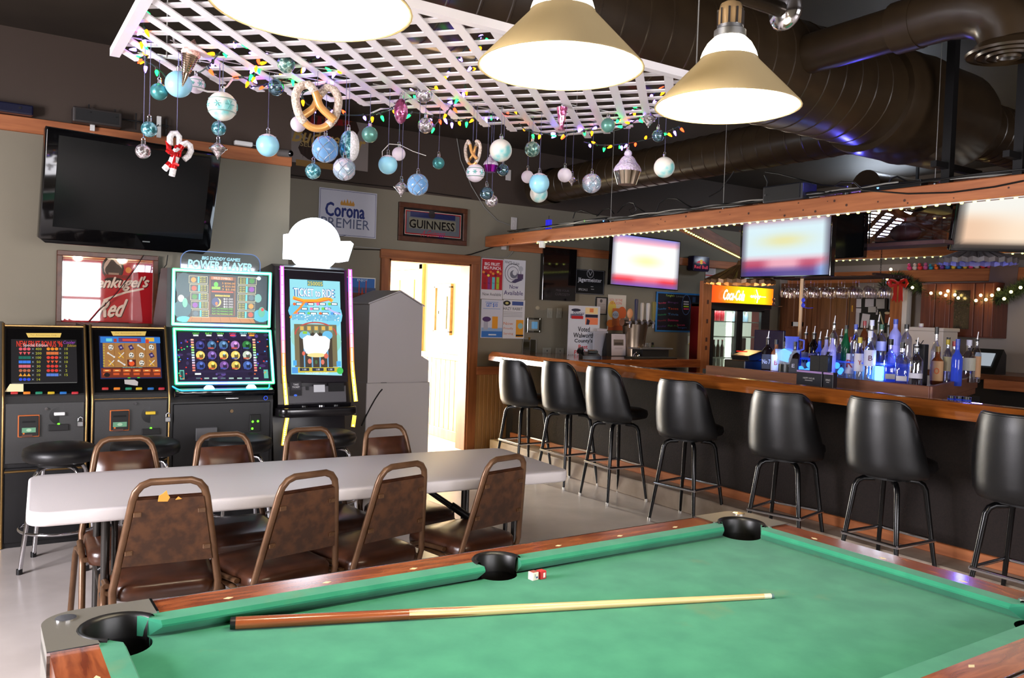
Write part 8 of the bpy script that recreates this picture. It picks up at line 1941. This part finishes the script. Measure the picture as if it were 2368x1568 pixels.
# hanging wires between beam and ceiling, blue uplight on the beam
for (px, py, lab) in ((2162, 425, 'thin chain from the beam up to the ceiling left of the black pole'), (1412, 514, 'thin wire from the beam to the ceiling above the dark glass sign'), (1672, 485, 'thin wire rising from the beam left of the loudspeaker')):
    q = onX(px, py, 4.75); t = thing('hanging_wire', lab, 'wire', (4.75, q.y, 2.378)); bm = B(); cyl(bm, (0, 0, 0), (0, 0, 1.022), 0.0022, n=5); obj('strand', bm, CABLE_W, t); bm = B(); ball(bm, (-0.0, 0, 0.008), 0.012, 8); obj('eye_bolt', bm, STEEL, t, 60)
t = thing('uplight', 'small blue uplight lamp standing on the front beam beside the loudspeaker', 'lamp', (4.76, 3.35, 2.378)); bm = B(); lathe(bm, [(0.001, 0), (0.025, 0), (0.03, 0.03), (0.026, 0.03)], 14); obj('housing', bm, BLACK, t, 40); bm = B(); ball(bm, (0, 0, 0.026), 0.02, 10, (1, 1, 0.4)); obj('lens', bm, emis('deep_blue_lens', (40, 40, 255), 12), t, 180)
light('beam_uplight', 'POINT', (4.8, 3.35, 2.46), 5, (0.1, 0.1, 1.0), radius=0.02)

# ================================================================== hanging white lattice
LATW = mat('white_vinyl_lattice', (240, 234, 238), 0.4)
LX0, LX1, LY0, LY1 = 0.42, 2.82, 2.40, 3.62
def lz(x, y):
    u = (x - LX0) / (LX1 - LX0); v = (y - LY0) / (LY1 - LY0)
    return 2.50 - 0.055 * math.sin(PI * min(1, u * 1.05)) * v - 0.02 * v * math.sin(u * 9) + 0.02 * u * v
lat = thing('lattice_panel', 'white plastic lattice panel hung flat below the ceiling, draped with ornaments', 'lattice', (0, 0, 0))
lattice(lat, LX0 + 0.02, LX1 - 0.02, LY0 + 0.02, LY1 - 0.02, 0.115, 0.036, 0.005, 2.5, LATW, zf=lz)
def edge(pts, nm='edge_strip'):
    vs, fs = [], []
    for (x, y, nx_, ny_) in pts:
        z = lz(x, y); vs += [(x, y, z - 0.008), (x + nx_ * 0.035, y + ny_ * 0.035, z - 0.008), (x + nx_ * 0.035, y + ny_ * 0.035, z + 0.022), (x, y, z + 0.022)]
    for i in range(len(pts) - 1):
        a = 4 * i
        for k in range(4): l = (k + 1) % 4; fs.append((a + k, a + l, a + 4 + l, a + 4 + k))
    fs += [(3, 2, 1, 0), (len(vs) - 4, len(vs) - 3, len(vs) - 2, len(vs) - 1)]
    obj(nm, (vs, [], fs), LATW, lat)
edge([(LX0 + (LX1 - LX0) * i / 12, LY0, 0, 1) for i in range(13)]); edge([(LX0, LY0 + (LY1 - LY0) * i / 8, 1, 0) for i in range(9)])
for (x, y) in ((0.6, 2.6), (2.6, 2.6), (0.6, 3.45), (2.6, 3.45)):
    bm = B(); cyl(bm, (x, y, lz(x, y)), (x, y, 3.4), 0.003, n=5); obj('hanging_wire', bm, CABLE_W, lat)

# ------------------------------------------------------------------ coloured light string
LCOL = {'r': (255, 50, 20), 'o': (255, 120, 10), 'g': (20, 255, 70), 'b': (120, 84, 255)}
LM = {k: emis('string_bulb_' + k, c, 22.0 if k == 'b' else 13.0) for k, c in LCOL.items()}
WIREM = mat('dark_green_wire', (30, 46, 42), 0.6); SOCK = mat('dark_green_socket', (24, 40, 34), 0.5)
_bulb = {}
def bulb_mesh(k):
    if k not in _bulb:
        bm_ = B(); lathe(bm_, [(0.001, -0.027), (0.003, -0.024), (0.0065, -0.012), (0.007, -0.004), (0.005, 0.0)], 8); me = bpy.data.meshes.new('bulb'); bm_.to_mesh(me); bm_.free(); me.materials.append(LM[k]); me.polygons.foreach_set('use_smooth', [True] * len(me.polygons)); _bulb[k] = me
    return _bulb[k]
bm_ = B(); cyl(bm_, (0, 0, -0.003), (0, 0, 0.018), 0.0055, n=6); sock_me = bpy.data.meshes.new('socket'); bm_.to_mesh(sock_me); bm_.free(); sock_me.materials.append(SOCK)
def string(label, pts, step=0.055):
    """pts: list of (px, py, Y depth)"""
    P_ = [onY(x, y, d) for x, y, d in pts]
    t_ = thing('light_string', label, 'string lights', P_[0], group='coloured light strings on the hanging lattice')
    # smooth
    Q = []
    for i in range(len(P_) - 1):
        n = max(2, int((P_[i + 1] - P_[i]).length / 0.04))
        for j in range(n):
            f = j / n; a = P_[max(0, i - 1)]; b_ = P_[i]; c = P_[i + 1]; d = P_[min(len(P_) - 1, i + 2)]
            Q.append(0.5 * ((2 * b_) + (c - a) * f + (2 * a - 5 * b_ + 4 * c - d) * f * f + (3 * b_ - a - 3 * c + d) * f ** 3))
    Q.append(P_[-1])
    bm_ = B(); tube(bm_, [q - P_[0] for q in Q], 0.0028, 5); obj('wire', bm_, WIREM, t_, 60)
    acc = 0.02; last = Q[0]; seq = 'robgobrbogobgb'
    k = rnd.randrange(14)
    for q in Q[1:]:
        acc += (q - last).length; last = q
        while acc > step:
            acc -= step; c = seq[k % 14]; k += 1
            rot = (rnd.gauss(0, 0.6), rnd.gauss(0, 0.6), rnd.uniform(0, 6)) if rnd.random() < 0.8 else (rnd.uniform(1.2, 2.6), 0, rnd.uniform(0, 6))
            M_ = _E(rot).to_matrix()
            for nm, me in (('socket', sock_me), ('bulb', bulb_mesh(c))):
                o_ = bpy.data.objects.new(nm, me); COL.objects.link(o_); o_.parent = t_; o_.location = q - P_[0] + M_ @ Vector((0, 0, -0.014)); o_.rotation_euler = rot
string('coloured light string hanging down the left end of the white lattice', [(326, 0, 3.1), (332, 60, 3.2), (325, 100, 3.45), (327, 125, 3.55), (335, 128, 3.58)], 0.05)
string('coloured light string bunched around the left corner and blue bauble', [(322, 135, 3.5), (345, 128, 3.5), (330, 140, 3.5), (350, 148, 3.5), (372, 165, 3.5), (385, 178, 3.5), (395, 185, 3.5)], 0.035)
string('coloured light string rising from the ice-cream cone toward the left lamp', [(460, 168, 3.4), (480, 155, 3.35), (505, 125, 3.25), (525, 105, 3.2), (545, 92, 3.1), (560, 98, 3.1)], 0.05)
string('coloured light string bunched above the snowflake bauble and along to the pretzel', [(540, 180, 3.45), (560, 178, 3.45), (575, 185, 3.45), (590, 170, 3.4), (600, 120, 3.2), (585, 165, 3.4), (572, 195, 3.45), (590, 200, 3.45), (615, 195, 3.45), (660, 185, 3.4), (690, 165, 3.35), (720, 140, 3.25), (740, 130, 3.2)], 0.045)
string('coloured light string from behind the left lamp down to the pretzel', [(785, 135, 3.1), (778, 160, 3.2), (765, 180, 3.3), (752, 195, 3.35), (735, 200, 3.35), (700, 215, 3.38), (705, 235, 3.38), (720, 245, 3.4), (760, 250, 3.4)], 0.04)
string('coloured light string sagging between the pretzel and the pink bauble', [(760, 262, 3.5), (800, 266, 3.5), (840, 266, 3.5), (880, 262, 3.48), (905, 250, 3.45), (935, 232, 3.4), (962, 222, 3.35)], 0.05)
string('coloured light string slanting up from the silver bauble to the middle lamp', [(990, 205, 3.3), (1020, 180, 3.2), (1040, 160, 3.1), (1060, 130, 3.0), (1085, 105, 2.9), (1105, 90, 2.8), (1115, 85, 2.8), (1105, 120, 2.9), (1090, 160, 3.05), (1070, 210, 3.2), (1045, 245, 3.35), (1025, 268, 3.45), (1005, 290, 3.5)], 0.055)
string('coloured light string sagging below the lattice left of the middle lamp', [(940, 258, 3.5), (970, 262, 3.5), (1000, 268, 3.5), (1030, 275, 3.5), (1060, 278, 3.5), (1100, 272, 3.5), (1140, 262, 3.45), (1170, 255, 3.4), (1200, 240, 3.35)], 0.045)
string('coloured light string dropping in front of the pink cupcake ornaments', [(1200, 285, 3.4), (1215, 300, 3.4), (1250, 308, 3.4), (1290, 310, 3.4), (1330, 305, 3.4), (1370, 298, 3.35), (1400, 285, 3.3), (1440, 268, 3.2), (1470, 250, 3.1)], 0.04)
string('coloured light string under the right end of the white lattice', [(1350, 328, 3.35), (1380, 335, 3.35), (1420, 335, 3.3), (1470, 328, 3.3), (1510, 318, 3.25), (1540, 305, 3.2), (1570, 292, 3.15)], 0.04)
string('coloured light string climbing to the right lamp shade', [(1400, 305, 3.25), (1430, 300, 3.2), (1460, 285, 3.1), (1490, 262, 3.0), (1510, 240, 2.95), (1530, 218, 2.85), (1545, 198, 2.8), (1530, 205, 2.85), (1505, 222, 2.9), (1480, 245, 3.0), (1455, 262, 3.05), (1430, 275, 3.1)], 0.045)

# ------------------------------------------------------------------ ornaments
def sparkle(name, c1, c2, rough=0.25, metal=0.6, scale=60, bump=0.6, emitc=None):
    m = noisy(name, c1, c2, scale, rough=rough, metal=metal, lo=0.45, hi=0.55, bump=bump, detail=2); return m
OM = {
 'teal': mat('satin_teal_bauble', (70, 140, 140), 0.28, 0.5), 'mint': mat('satin_mint_bauble', (96, 150, 136), 0.3, 0.4),
 'ice': noisy('ice_blue_bauble', (130, 196, 222), (150, 208, 228), 9, rough=0.3), 'white': mat('matte_white_bauble', (226, 214, 224), 0.5),
 'snow': noisy('white_snow_bauble', (222, 216, 204), (120, 190, 190), 4.5, rough=0.4, lo=0.58, hi=0.64), 'glitter': sparkle('teal_glitter_bauble', (60, 120, 130), (150, 205, 215)),
 'silver': sparkle('silver_glitter_bauble', (150, 140, 140), (236, 226, 232), 0.2, 0.8, 70), 'sage': sparkle('sage_glitter_bauble', (90, 130, 122), (170, 200, 184), 0.25, 0.6),
 'clearblue': clear('clear_blue_bauble', (130, 180, 226), 0.5, 0.05), 'pearl': noisy('pearl_net_bauble', (206, 196, 206), (150, 170, 186), 14, rough=0.2, metal=0.3, lo=0.5, hi=0.56),
 'cone': mat('bronze_mirror', (150, 130, 110), 0.15, 0.9), 'pink': sparkle('pink_foil_bauble', (170, 80, 120), (226, 150, 186), 0.15, 0.7, 30), 'steelblue': mat('mirror_steel_blue', (110, 140, 156), 0.08, 0.9)}
LINE = clear('nylon_line', (150, 150, 190), 0.35, 0.2)
def hang(t_, zt):
    bm_ = B(); L_ = max(0.02, lz(t_.location.x, min(max(t_.location.y, LY0), LY1)) - t_.location.z)
    cyl(bm_, (0, 0, zt), (0, 0, L_ + 0.012), 0.0011, n=4); obj('nylon_thread', bm_, LINE, t_)
    bm_ = B(); cyl(bm_, (-0.08, 0, L_ + 0.013), (0.08, 0, L_ + 0.013), 0.002, n=5); obj('hanger_stick', bm_, WHITE, t_)
def capo(t_, r, z):
    bm_ = B(); cyl(bm_, (0, 0, z - 0.004), (0, 0, z + 0.012), 0.009, n=10); tube(bm_, [(0.006 * math.cos(a), 0, z + 0.018 + 0.006 * math.sin(a)) for a in [2 * PI * i / 8 for i in range(8)]], 0.0014, 4, closed=True); obj('cap', bm_, CHROME, t_, 50)
def bauble(px, py, wp, kind, Y_, label, deco=None):
    p_ = onY(px, py, Y_); k = (p_ - OC).dot(_f) / FPX; r = wp * k / 2
    t_ = thing('bauble', label, 'ornament', p_, group='baubles hanging from the white lattice')
    bm_ = B(); ball(bm_, (0, 0, 0), r, 24); bo = obj('globe', bm_, OM[kind], t_, 180); capo(t_, r, r)
    a = math.atan2(-p_.x, p_.y)   # face the room's pool side
    if deco == 'flake':
        for lat_, col in ((0.45, (200, 210, 210)), (-0.45, (170, 180, 170))):
            bm_ = B(); tube(bm_, [(r * 1.004 * math.cos(lat_) * math.cos(2 * PI * i / 28), r * 1.004 * math.cos(lat_) * math.sin(2 * PI * i / 28), r * math.sin(lat_)) for i in range(28)], 0.0022, 5, closed=True); obj('band', bm_, mat('pale_glitter_band', (150, 176, 170), 0.3, 0.4), bo, 60)
        for q in range(5):
            an = R(-90 + (q - 2) * 50) + 0.3; bm_ = B()
            for w2 in range(3):
                th = w2 * PI / 3; s_ = r * (0.34 if q == 2 else 0.24)
                pts = []
                for f in (-1, 0, 1):
                    u, v = s_ * f * math.cos(th) / r, s_ * f * math.sin(th) / r; pts.append((r * 1.01 * math.cos(v) * math.cos(an + u), r * 1.01 * math.cos(v) * math.sin(an + u), r * 1.01 * math.sin(v)))
                tube(bm_, pts, 0.002, 4)
            obj('snowflake', bm_, mat('aqua_glitter', (110, 180, 176), 0.3, 0.3), bo)
    if deco == 'snowcap':
        bm_ = B(); lathe(bm_, [(r * 1.012 * math.sin(x_), r * 1.012 * math.cos(x_)) for x_ in (0.0, 0.25, 0.5, 0.7, 0.85)], 20); 
        for v in bm_.verts:
            if v.co.z < r * 0.72: v.co.z += 0.1 * r * math.sin(7 * math.atan2(v.co.y, v.co.x))
        obj('snow_cap', bm_, OM['white'], bo, 60)
    if deco == 'net':
        bm_ = B()
        for q in range(6):
            for sg in (1, -1):
                pts = []
                for i in range(17):
                    v = -PI / 2 + PI * i / 16; an = 2 * PI * q / 6 + sg * v * 0.9; pts.append((r * 1.006 * math.cos(v) * math.cos(an), r * 1.006 * math.cos(v) * math.sin(an), r * 1.006 * math.sin(v)))
                tube(bm_, pts, 0.0014, 4)
        o_ = obj('net_pattern', bm_, mat('silver_net', (190, 200, 214), 0.25, 0.8), bo); o_['kind'] = 'stuff'
    hang(t_, r + 0.022); return t_
BAU = [
 (368, 212, 39, 'teal', 3.5, 'satin teal bauble at the left, below the lattice corner', None), (413, 195, 60, 'ice', 3.45, 'large pale blue bauble behind the ice-cream cone ornament', None), (453, 196, 40, 'white', 3.55, 'white snowflake bauble half behind the pale blue one', 'flake'),
 (345, 299, 36, 'glitter', 3.35, 'teal glitter bauble above the left television edge', None), (331, 350, 34, 'silver', 3.35, 'silver glitter bauble, lowest at the left over the television', None), (514, 246, 66, 'snow', 3.3, 'large white bauble with teal snowflakes and silver bands', 'flake'),
 (506, 297, 33, 'glitter', 3.4, 'small teal glitter bauble right under the snowflake bauble', None), (619, 336, 52, 'ice', 3.35, 'pale blue bauble with a white snow cap over the wooden board', 'snowcap'), (662, 148, 41, 'sage', 3.2, 'sage glitter bauble touching the left lamp rim', None),
 (638, 202, 38, 'steelblue', 3.4, 'mirrored steel-blue bauble left of the pretzel', None), (690, 287, 36, 'white', 3.45, 'matte white bauble behind the pretzel', None), (752, 345, 60, 'clearblue', 3.3, 'large clear blue bauble in front of the beer banner', 'net'),
 (724, 396, 36, 'glitter', 3.35, 'teal glitter bauble below the beer banner', None), (796, 391, 51, 'pearl', 3.25, 'pearl bauble with a criss-cross net under the oval ornament', 'net'), (855, 311, 37, 'mint', 3.4, 'satin mint bauble right of the beer banner', None),
 (897, 381, 44, 'ice', 3.3, 'pale blue snow-capped bauble touching a small white one', 'snowcap'), (922, 356, 31, 'white', 3.4, 'small white bauble touching the pale blue snow-capped one', None), (980, 218, 39, 'silver', 3.25, 'silver-gold glitter bauble just under the lattice', None),
 (984, 290, 36, 'silver', 3.4, 'silver glitter bauble among the light bulbs', None), (966, 427, 49, 'clearblue', 3.25, 'clear blue bauble above the dark framed mirror', 'net'), (1014, 377, 28, 'teal', 3.4, 'small satin teal bauble hanging alone', None),
 (1099, 400, 42, 'white', 3.3, 'white bauble with blue snowflakes under the small pretzel', 'flake'), (1158, 348, 52, 'snow', 3.25, 'large white bauble with a teal patch beside the purple cupcake', None), (1163, 393, 28, 'steelblue', 3.35, 'small mirrored blue bauble below the teal-patched white one', None),
 (1125, 447, 31, 'steelblue', 3.3, 'mirrored steel-blue drop bauble, low above the flyers', None), (1137, 464, 29, 'silver', 3.4, 'silver bauble behind the low steel-blue one', None), (1231, 345, 36, 'sage', 3.3, 'sage glitter bauble under the middle lamp', None),
 (1220, 409, 29, 'white', 3.4, 'small white bauble left of the snow-capped blue one under the middle lamp', None), (1247, 424, 47, 'ice', 3.25, 'pale blue snow-capped bauble under the middle lamp', 'snowcap'), (1246, 448, 41, 'snow', 3.4, 'white and teal bauble lowest under the middle lamp', None),
 (1306, 405, 33, 'white', 3.3, 'small white bauble in front of a silver drop', None), (1406, 290, 33, 'mint', 3.05, 'satin mint bauble close to the right end of the lattice', None), (1368, 424, 44, 'pearl', 3.25, 'pearl bauble with a net left of the silver cupcake', 'net'),
 (1536, 387, 48, 'snow', 2.88, 'white bauble with blue patches, rightmost of all', None), (1522, 314, 29, 'steelblue', 2.9, 'small mirrored blue bauble left of the right lamp', None)]
for a_ in BAU: bauble(*a_)
# faceted drop ornaments
def drop(px, py, wp, Y_, label, m='silver'):
    p_ = onY(px, py, Y_); k = (p_ - OC).dot(_f) / FPX; r = wp * k / 2; t_ = thing('drop_ornament', label, 'ornament', p_, group='silver drop ornaments on the lattice')
    bm_ = B(); lathe(bm_, [(0.001, -1.25 * r), (0.12 * r, -1.05 * r), (0.35 * r, -0.7 * r), (0.92 * r, -0.05 * r), (1.0 * r, 0.08 * r), (0.9 * r, 0.2 * r), (0.55 * r, 0.55 * r), (0.3 * r, 0.75 * r), (0.001, 0.82 * r)], 14); obj('body', bm_, OM[m], t_, 35)
    bm_ = B(); tube(bm_, [(r * 1.0 * math.cos(2 * PI * i / 20), r * 1.0 * math.sin(2 * PI * i / 20), 0.08 * r) for i in range(20)], 0.003, 5, closed=True); obj('waist_band', bm_, CHROME, t_, 60); capo(t_, r, 0.8 * r); hang(t_, 0.8 * r + 0.02)
drop(504, 345, 38, 3.35, 'silver spinning-top ornament hanging over the television corner'); drop(928, 434, 34, 3.3, 'silver spinning-top ornament above the framed mirror'); drop(1323, 416, 22, 3.4, 'small silver drop half behind a white bauble'); drop(1500, 275, 34, 2.95, 'silver spinning-top ornament beside the right lamp')
# ice-cream cone
p = onY(432, 160, 3.3); k = (p - OC).dot(_f) / FPX; t = thing('cone_ornament', 'sparkling ice-cream cone ornament hanging in front of the pale blue bauble', 'ornament', p, rot=(0, R(12), 0))
bm = B(); prof = []; hh = 75 * k; rr = 17 * k
n_ = 16
for i in range(n_):
    f = i / (n_ - 1); prof += [(0.002 + rr * f, -hh * 0.55 + hh * f - 0.001), (0.002 + rr * f * 1.12 + 0.001, -hh * 0.55 + hh * f + hh / n_ * 0.5)]
lathe(bm, prof, 18); obj('ribbed_cone', bm, OM['cone'], t, 30)
bm = B(); lathe(bm, [(rr * 1.15, hh * 0.42), (rr * 1.3, hh * 0.5), (rr * 1.1, hh * 0.6), (rr * 0.95, hh * 0.62), (rr * 0.98, hh * 0.7), (rr * 0.6, hh * 0.8), (rr * 0.3, hh * 0.9), (0.001, hh * 0.98)], 16); obj('glitter_swirl', bm, noisy('pink_gold_glitter', (196, 150, 140), (240, 214, 200), 120, rough=0.4, metal=0.3, bump=0.8), t, 60); hang(t, hh * 0.98)
# crossed candy canes with bow
p = onY(408, 352, 3.35); k = (p - OC).dot(_f) / FPX; t = thing('candy_cane_ornament', 'crossed pair of white glitter candy canes with a red bow', 'ornament', p, group=None)
CW = noisy('white_glitter', (200, 196, 196), (240, 236, 240), 130, rough=0.6, bump=0.6); CRED = mat('red_foil', (190, 20, 24), 0.25, 0.5)
def P2(x, y, d=0.0): q = onY(x, y, 3.35) - p; q.y += d; return q
for nm, pts, d in (('left_cane', [(393, 335), (393, 318), (398, 309), (408, 308), (414, 316), (414, 335), (405, 352), (396, 375), (380, 392)], 0.0), ('right_cane', [(424, 370), (434, 362), (440, 350), (438, 338), (430, 332), (420, 336), (411, 350), (403, 375), (396, 408)], -0.012)):
    bm = B(); tube(bm, [P2(x, y, d) for x, y in pts], 7.0 * k, 10); cn = obj('cane', bm, CW, t, 60)
    for f in (0.68, 0.8, 0.92):
        g_ = f * (len(pts) - 1); j = int(g_); a = P2(*pts[j], d).lerp(P2(*pts[min(j + 1, len(pts) - 1)], d), g_ - j); b_ = P2(*pts[min(j + 1, len(pts) - 1)], d); dr = (b_ - P2(*pts[j], d)).normalized() * 0.008; bm = B(); cyl(bm, a - dr, a + dr, 7.4 * k, n=10); obj('stripe', bm, CRED, cn, 60)
for pts in ([(402, 360), (385, 345), (380, 330), (392, 345)], [(402, 360), (415, 350), (412, 365)], [(402, 360), (398, 380), (410, 385)], [(402, 360), (388, 355), (380, 350)]):
    bm = B(); tube(bm, [P2(x, y, -0.03) for x, y in pts], [2 * k, 5 * k] + [3 * k] * (len(pts) - 2), 6); obj('bow_ribbon', bm, CRED, t)
hang(t, 42 * k)
# pretzels
def pretzel(px, py, sx, sy, Y_, label, yaw=0.0, group=None):
    p_ = onY(px, py, Y_); k_ = (p_ - OC).dot(_f) / FPX; t_ = thing('pretzel_ornament', label, 'ornament', p_, R(-15) + yaw)
    pts = [(-0.28, -0.24), (-0.44, -0.3), (-0.1, -0.05), (0.12, 0.12), (0.3, 0.1)]
    loop = []
    path = [(-0.46, -0.22), (-0.2, -0.12), (0.02, -0.02), (0.2, 0.12), (0.34, 0.3), (0.36, 0.42), (0.22, 0.5), (0.04, 0.42)]
    full = [(0.40, -0.27), (0.28, -0.19), (0.08, -0.02), (0.0, 0.14), (-0.06, 0.3), (-0.2, 0.45), (-0.36, 0.42), (-0.46, 0.24), (-0.45, 0.02), (-0.36, -0.24), (-0.18, -0.42), (0.0, -0.47), (0.18, -0.42), (0.36, -0.24), (0.45, 0.02), (0.46, 0.24), (0.36, 0.42), (0.2, 0.45), (0.06, 0.3), (0.0, 0.14), (-0.08, -0.02), (-0.28, -0.19), (-0.40, -0.27)]
    Q = []
    for i in range(len(full) - 1):
        for j in range(3):
            f = j / 3; A = [Vector(full[max(0, min(len(full) - 1, i + o2))]) for o2 in (-1, 0, 1, 2)]
            v = 0.5 * (2 * A[1] + (A[2] - A[0]) * f + (2 * A[0] - 5 * A[1] + 4 * A[2] - A[3]) * f * f + (3 * A[1] - A[0] - 3 * A[2] + A[3]) * f ** 3); Q.append(v)
    Q.append(Vector(full[-1])); N = len(Q)
    pts3 = [(v.x * sx * k_, (0.018 if (i < 16) else (-0.018 if i > N - 16 else 0)) * (-1), v.y * sy * k_) for i, v in enumerate(Q)]
    bm_ = B(); tube(bm_, pts3, 0.085 * sx * k_, 12); o_ = obj('golden_dough', bm_, mat('golden_pretzel', (206, 150, 84), 0.3, 0.3), t_, 180)
    for (a_, b2) in ((12, 30), (37, 55)):
        bm_ = B(); tube(bm_, [(x, y, z) for x, y, z in pts3[a_:b2]], 0.092 * sx * k_, 12); obj('glitter_coating', bm_, noisy('salt_glitter', (176, 150, 130), (236, 220, 205), 140, rough=0.5, bump=0.9), o_, 180)
    hang(t_, 0.48 * sy * k_); return t_
pretzel(733, 248, 104, 104, 3.2, 'large golden pretzel ornament with glitter in front of the beer banner'); pretzel(1093, 354, 42, 58, 3.3, 'small golden pretzel ornament turned side-on', R(-45))
# oval glitter ornaments
for (px, py, w2, h2, m1, m2, Y_, lab) in ((805, 338, 42, 72, 'glitter', 'white', 3.3, 'long oval ornament, half aqua sequins and half white glitter'), (927, 257, 32, 58, 'pink', 'pink', 3.3, 'pink foil oval ornament below the lattice')):
    p = onY(px, py, Y_); k = (p - OC).dot(_f) / FPX; t = thing('oval_ornament', lab, 'ornament', p); bm = B(); ball(bm, (0, 0, 0), 1.0, 20, (w2 * k / 2, w2 * k / 2, h2 * k / 2)); ob = obj('oval_body', bm, OM[m1], t, 180)
    if m2 != m1: bm = B(); ball(bm, (0.012, -0.004, 0), 1.0, 20, (w2 * k / 2 * 0.88, w2 * k / 2 * 1.03, h2 * k / 2 * 0.99)); obj('white_half', bm, CW, ob, 180)
    capo(t, 0.02, h2 * k / 2); hang(t, h2 * k / 2 + 0.02)
# cupcakes
def cupcake(px, py, wp, Y_, label, cup, ic, group=None):
    p_ = onY(px, py, Y_); k_ = (p_ - OC).dot(_f) / FPX; r = wp * k_ / 2; t_ = thing('cupcake_ornament', label, 'ornament', p_); bm_ = B(); n = 28; a_, b2 = [], []
    for i in range(n):
        an = 2 * PI * i / n; q = 1.0 + (0.07 if i % 2 else 0); a_.append(bm_.verts.new((0.66 * r * q * math.cos(an), 0.66 * r * q * math.sin(an), -1.1 * r))); b2.append(bm_.verts.new((0.95 * r * q * math.cos(an), 0.95 * r * q * math.sin(an), -0.1 * r)))
    for i in range(n): j = (i + 1) % n; bm_.faces.new((a_[i], a_[j], b2[j], b2[i]))
    bm_.faces.new(a_[::-1]); bm_.faces.new(b2); obj('foil_cup', bm_, cup, t_, 25)
    bm_ = B(); lathe(bm_, [(1.0 * r, -0.15 * r), (1.04 * r, 0.0), (0.92 * r, 0.25 * r), (0.75 * r, 0.45 * r), (0.7 * r, 0.5 * r), (0.5 * r, 0.85 * r), (0.36 * r, 1.0 * r), (0.001, 1.05 * r)], 20); obj('icing', bm_, ic, t_, 60)
    bm_ = B(); ball(bm_, (0, 0, 1.2 * r), 0.3 * r, 10); obj('cherry', bm_, ic, t_, 180); capo(t_, r, 1.5 * r); hang(t_, 1.5 * r + 0.02)
cupcake(1451, 393, 62, 3.15, 'silver cupcake ornament with lilac glitter icing, largest of the cupcakes', mat('mirror_silver_foil', (206, 190, 170), 0.12, 1.0), noisy('lilac_glitter_icing', (190, 170, 200), (230, 216, 236), 110, rough=0.5, bump=0.8)); cupcake(1135, 380, 33, 3.35, 'purple foil cupcake ornament beside the teal-patched white bauble', mat('purple_foil', (150, 30, 150), 0.15, 0.9), noisy('lilac_glitter_icing', (190, 170, 200), (230, 216, 236), 110, rough=0.5, bump=0.8))
p = onY(1299, 275, 3.05); k = (p - OC).dot(_f) / FPX; t = thing('vase_ornament', 'pink glass vase-shaped ornament right under the middle lamp', 'ornament', p); bm = B(); lathe(bm, [(0.001, -26 * k), (9 * k, -25 * k), (5 * k, -20 * k), (5 * k, -15 * k), (9 * k, 0), (12 * k, 18 * k), (13 * k, 26 * k)], 16); obj('fluted_body', bm, OM['pink'], t, 40); capo(t, 0.01, 26 * k); hang(t, 28 * k)
# loose white cord under the lattice and curling ribbon ends
for pts, lab in (([(400, 82, 3.4), (405, 110, 3.4), (415, 135, 3.4)], 'short white cord hanging from the lattice above the cone'), ([(455, 205, 3.5), (480, 212, 3.5), (505, 213, 3.5), (525, 200, 3.5), (538, 183, 3.5)], 'white cord sagging behind the snowflake bauble'), ([(884, 371, 3.35), (884, 350, 3.35), (900, 333, 3.35), (925, 335, 3.38), (955, 350, 3.4), (985, 360, 3.4)], 'thin pale ribbon curling beside the small white bauble'), ([(858, 262, 3.5), (880, 252, 3.5), (915, 250, 3.5), (870, 264, 3.5)], 'white cable loop under the lattice edge')):
    bm = B(); tube(bm, [onY(x, y, d) for x, y, d in pts], 0.004 if 'cord' in lab or 'loop' in lab else 0.0018, 5); tag(obj('loose_ribbon', bm, WHITE, None, 60), lab, 'ribbon')
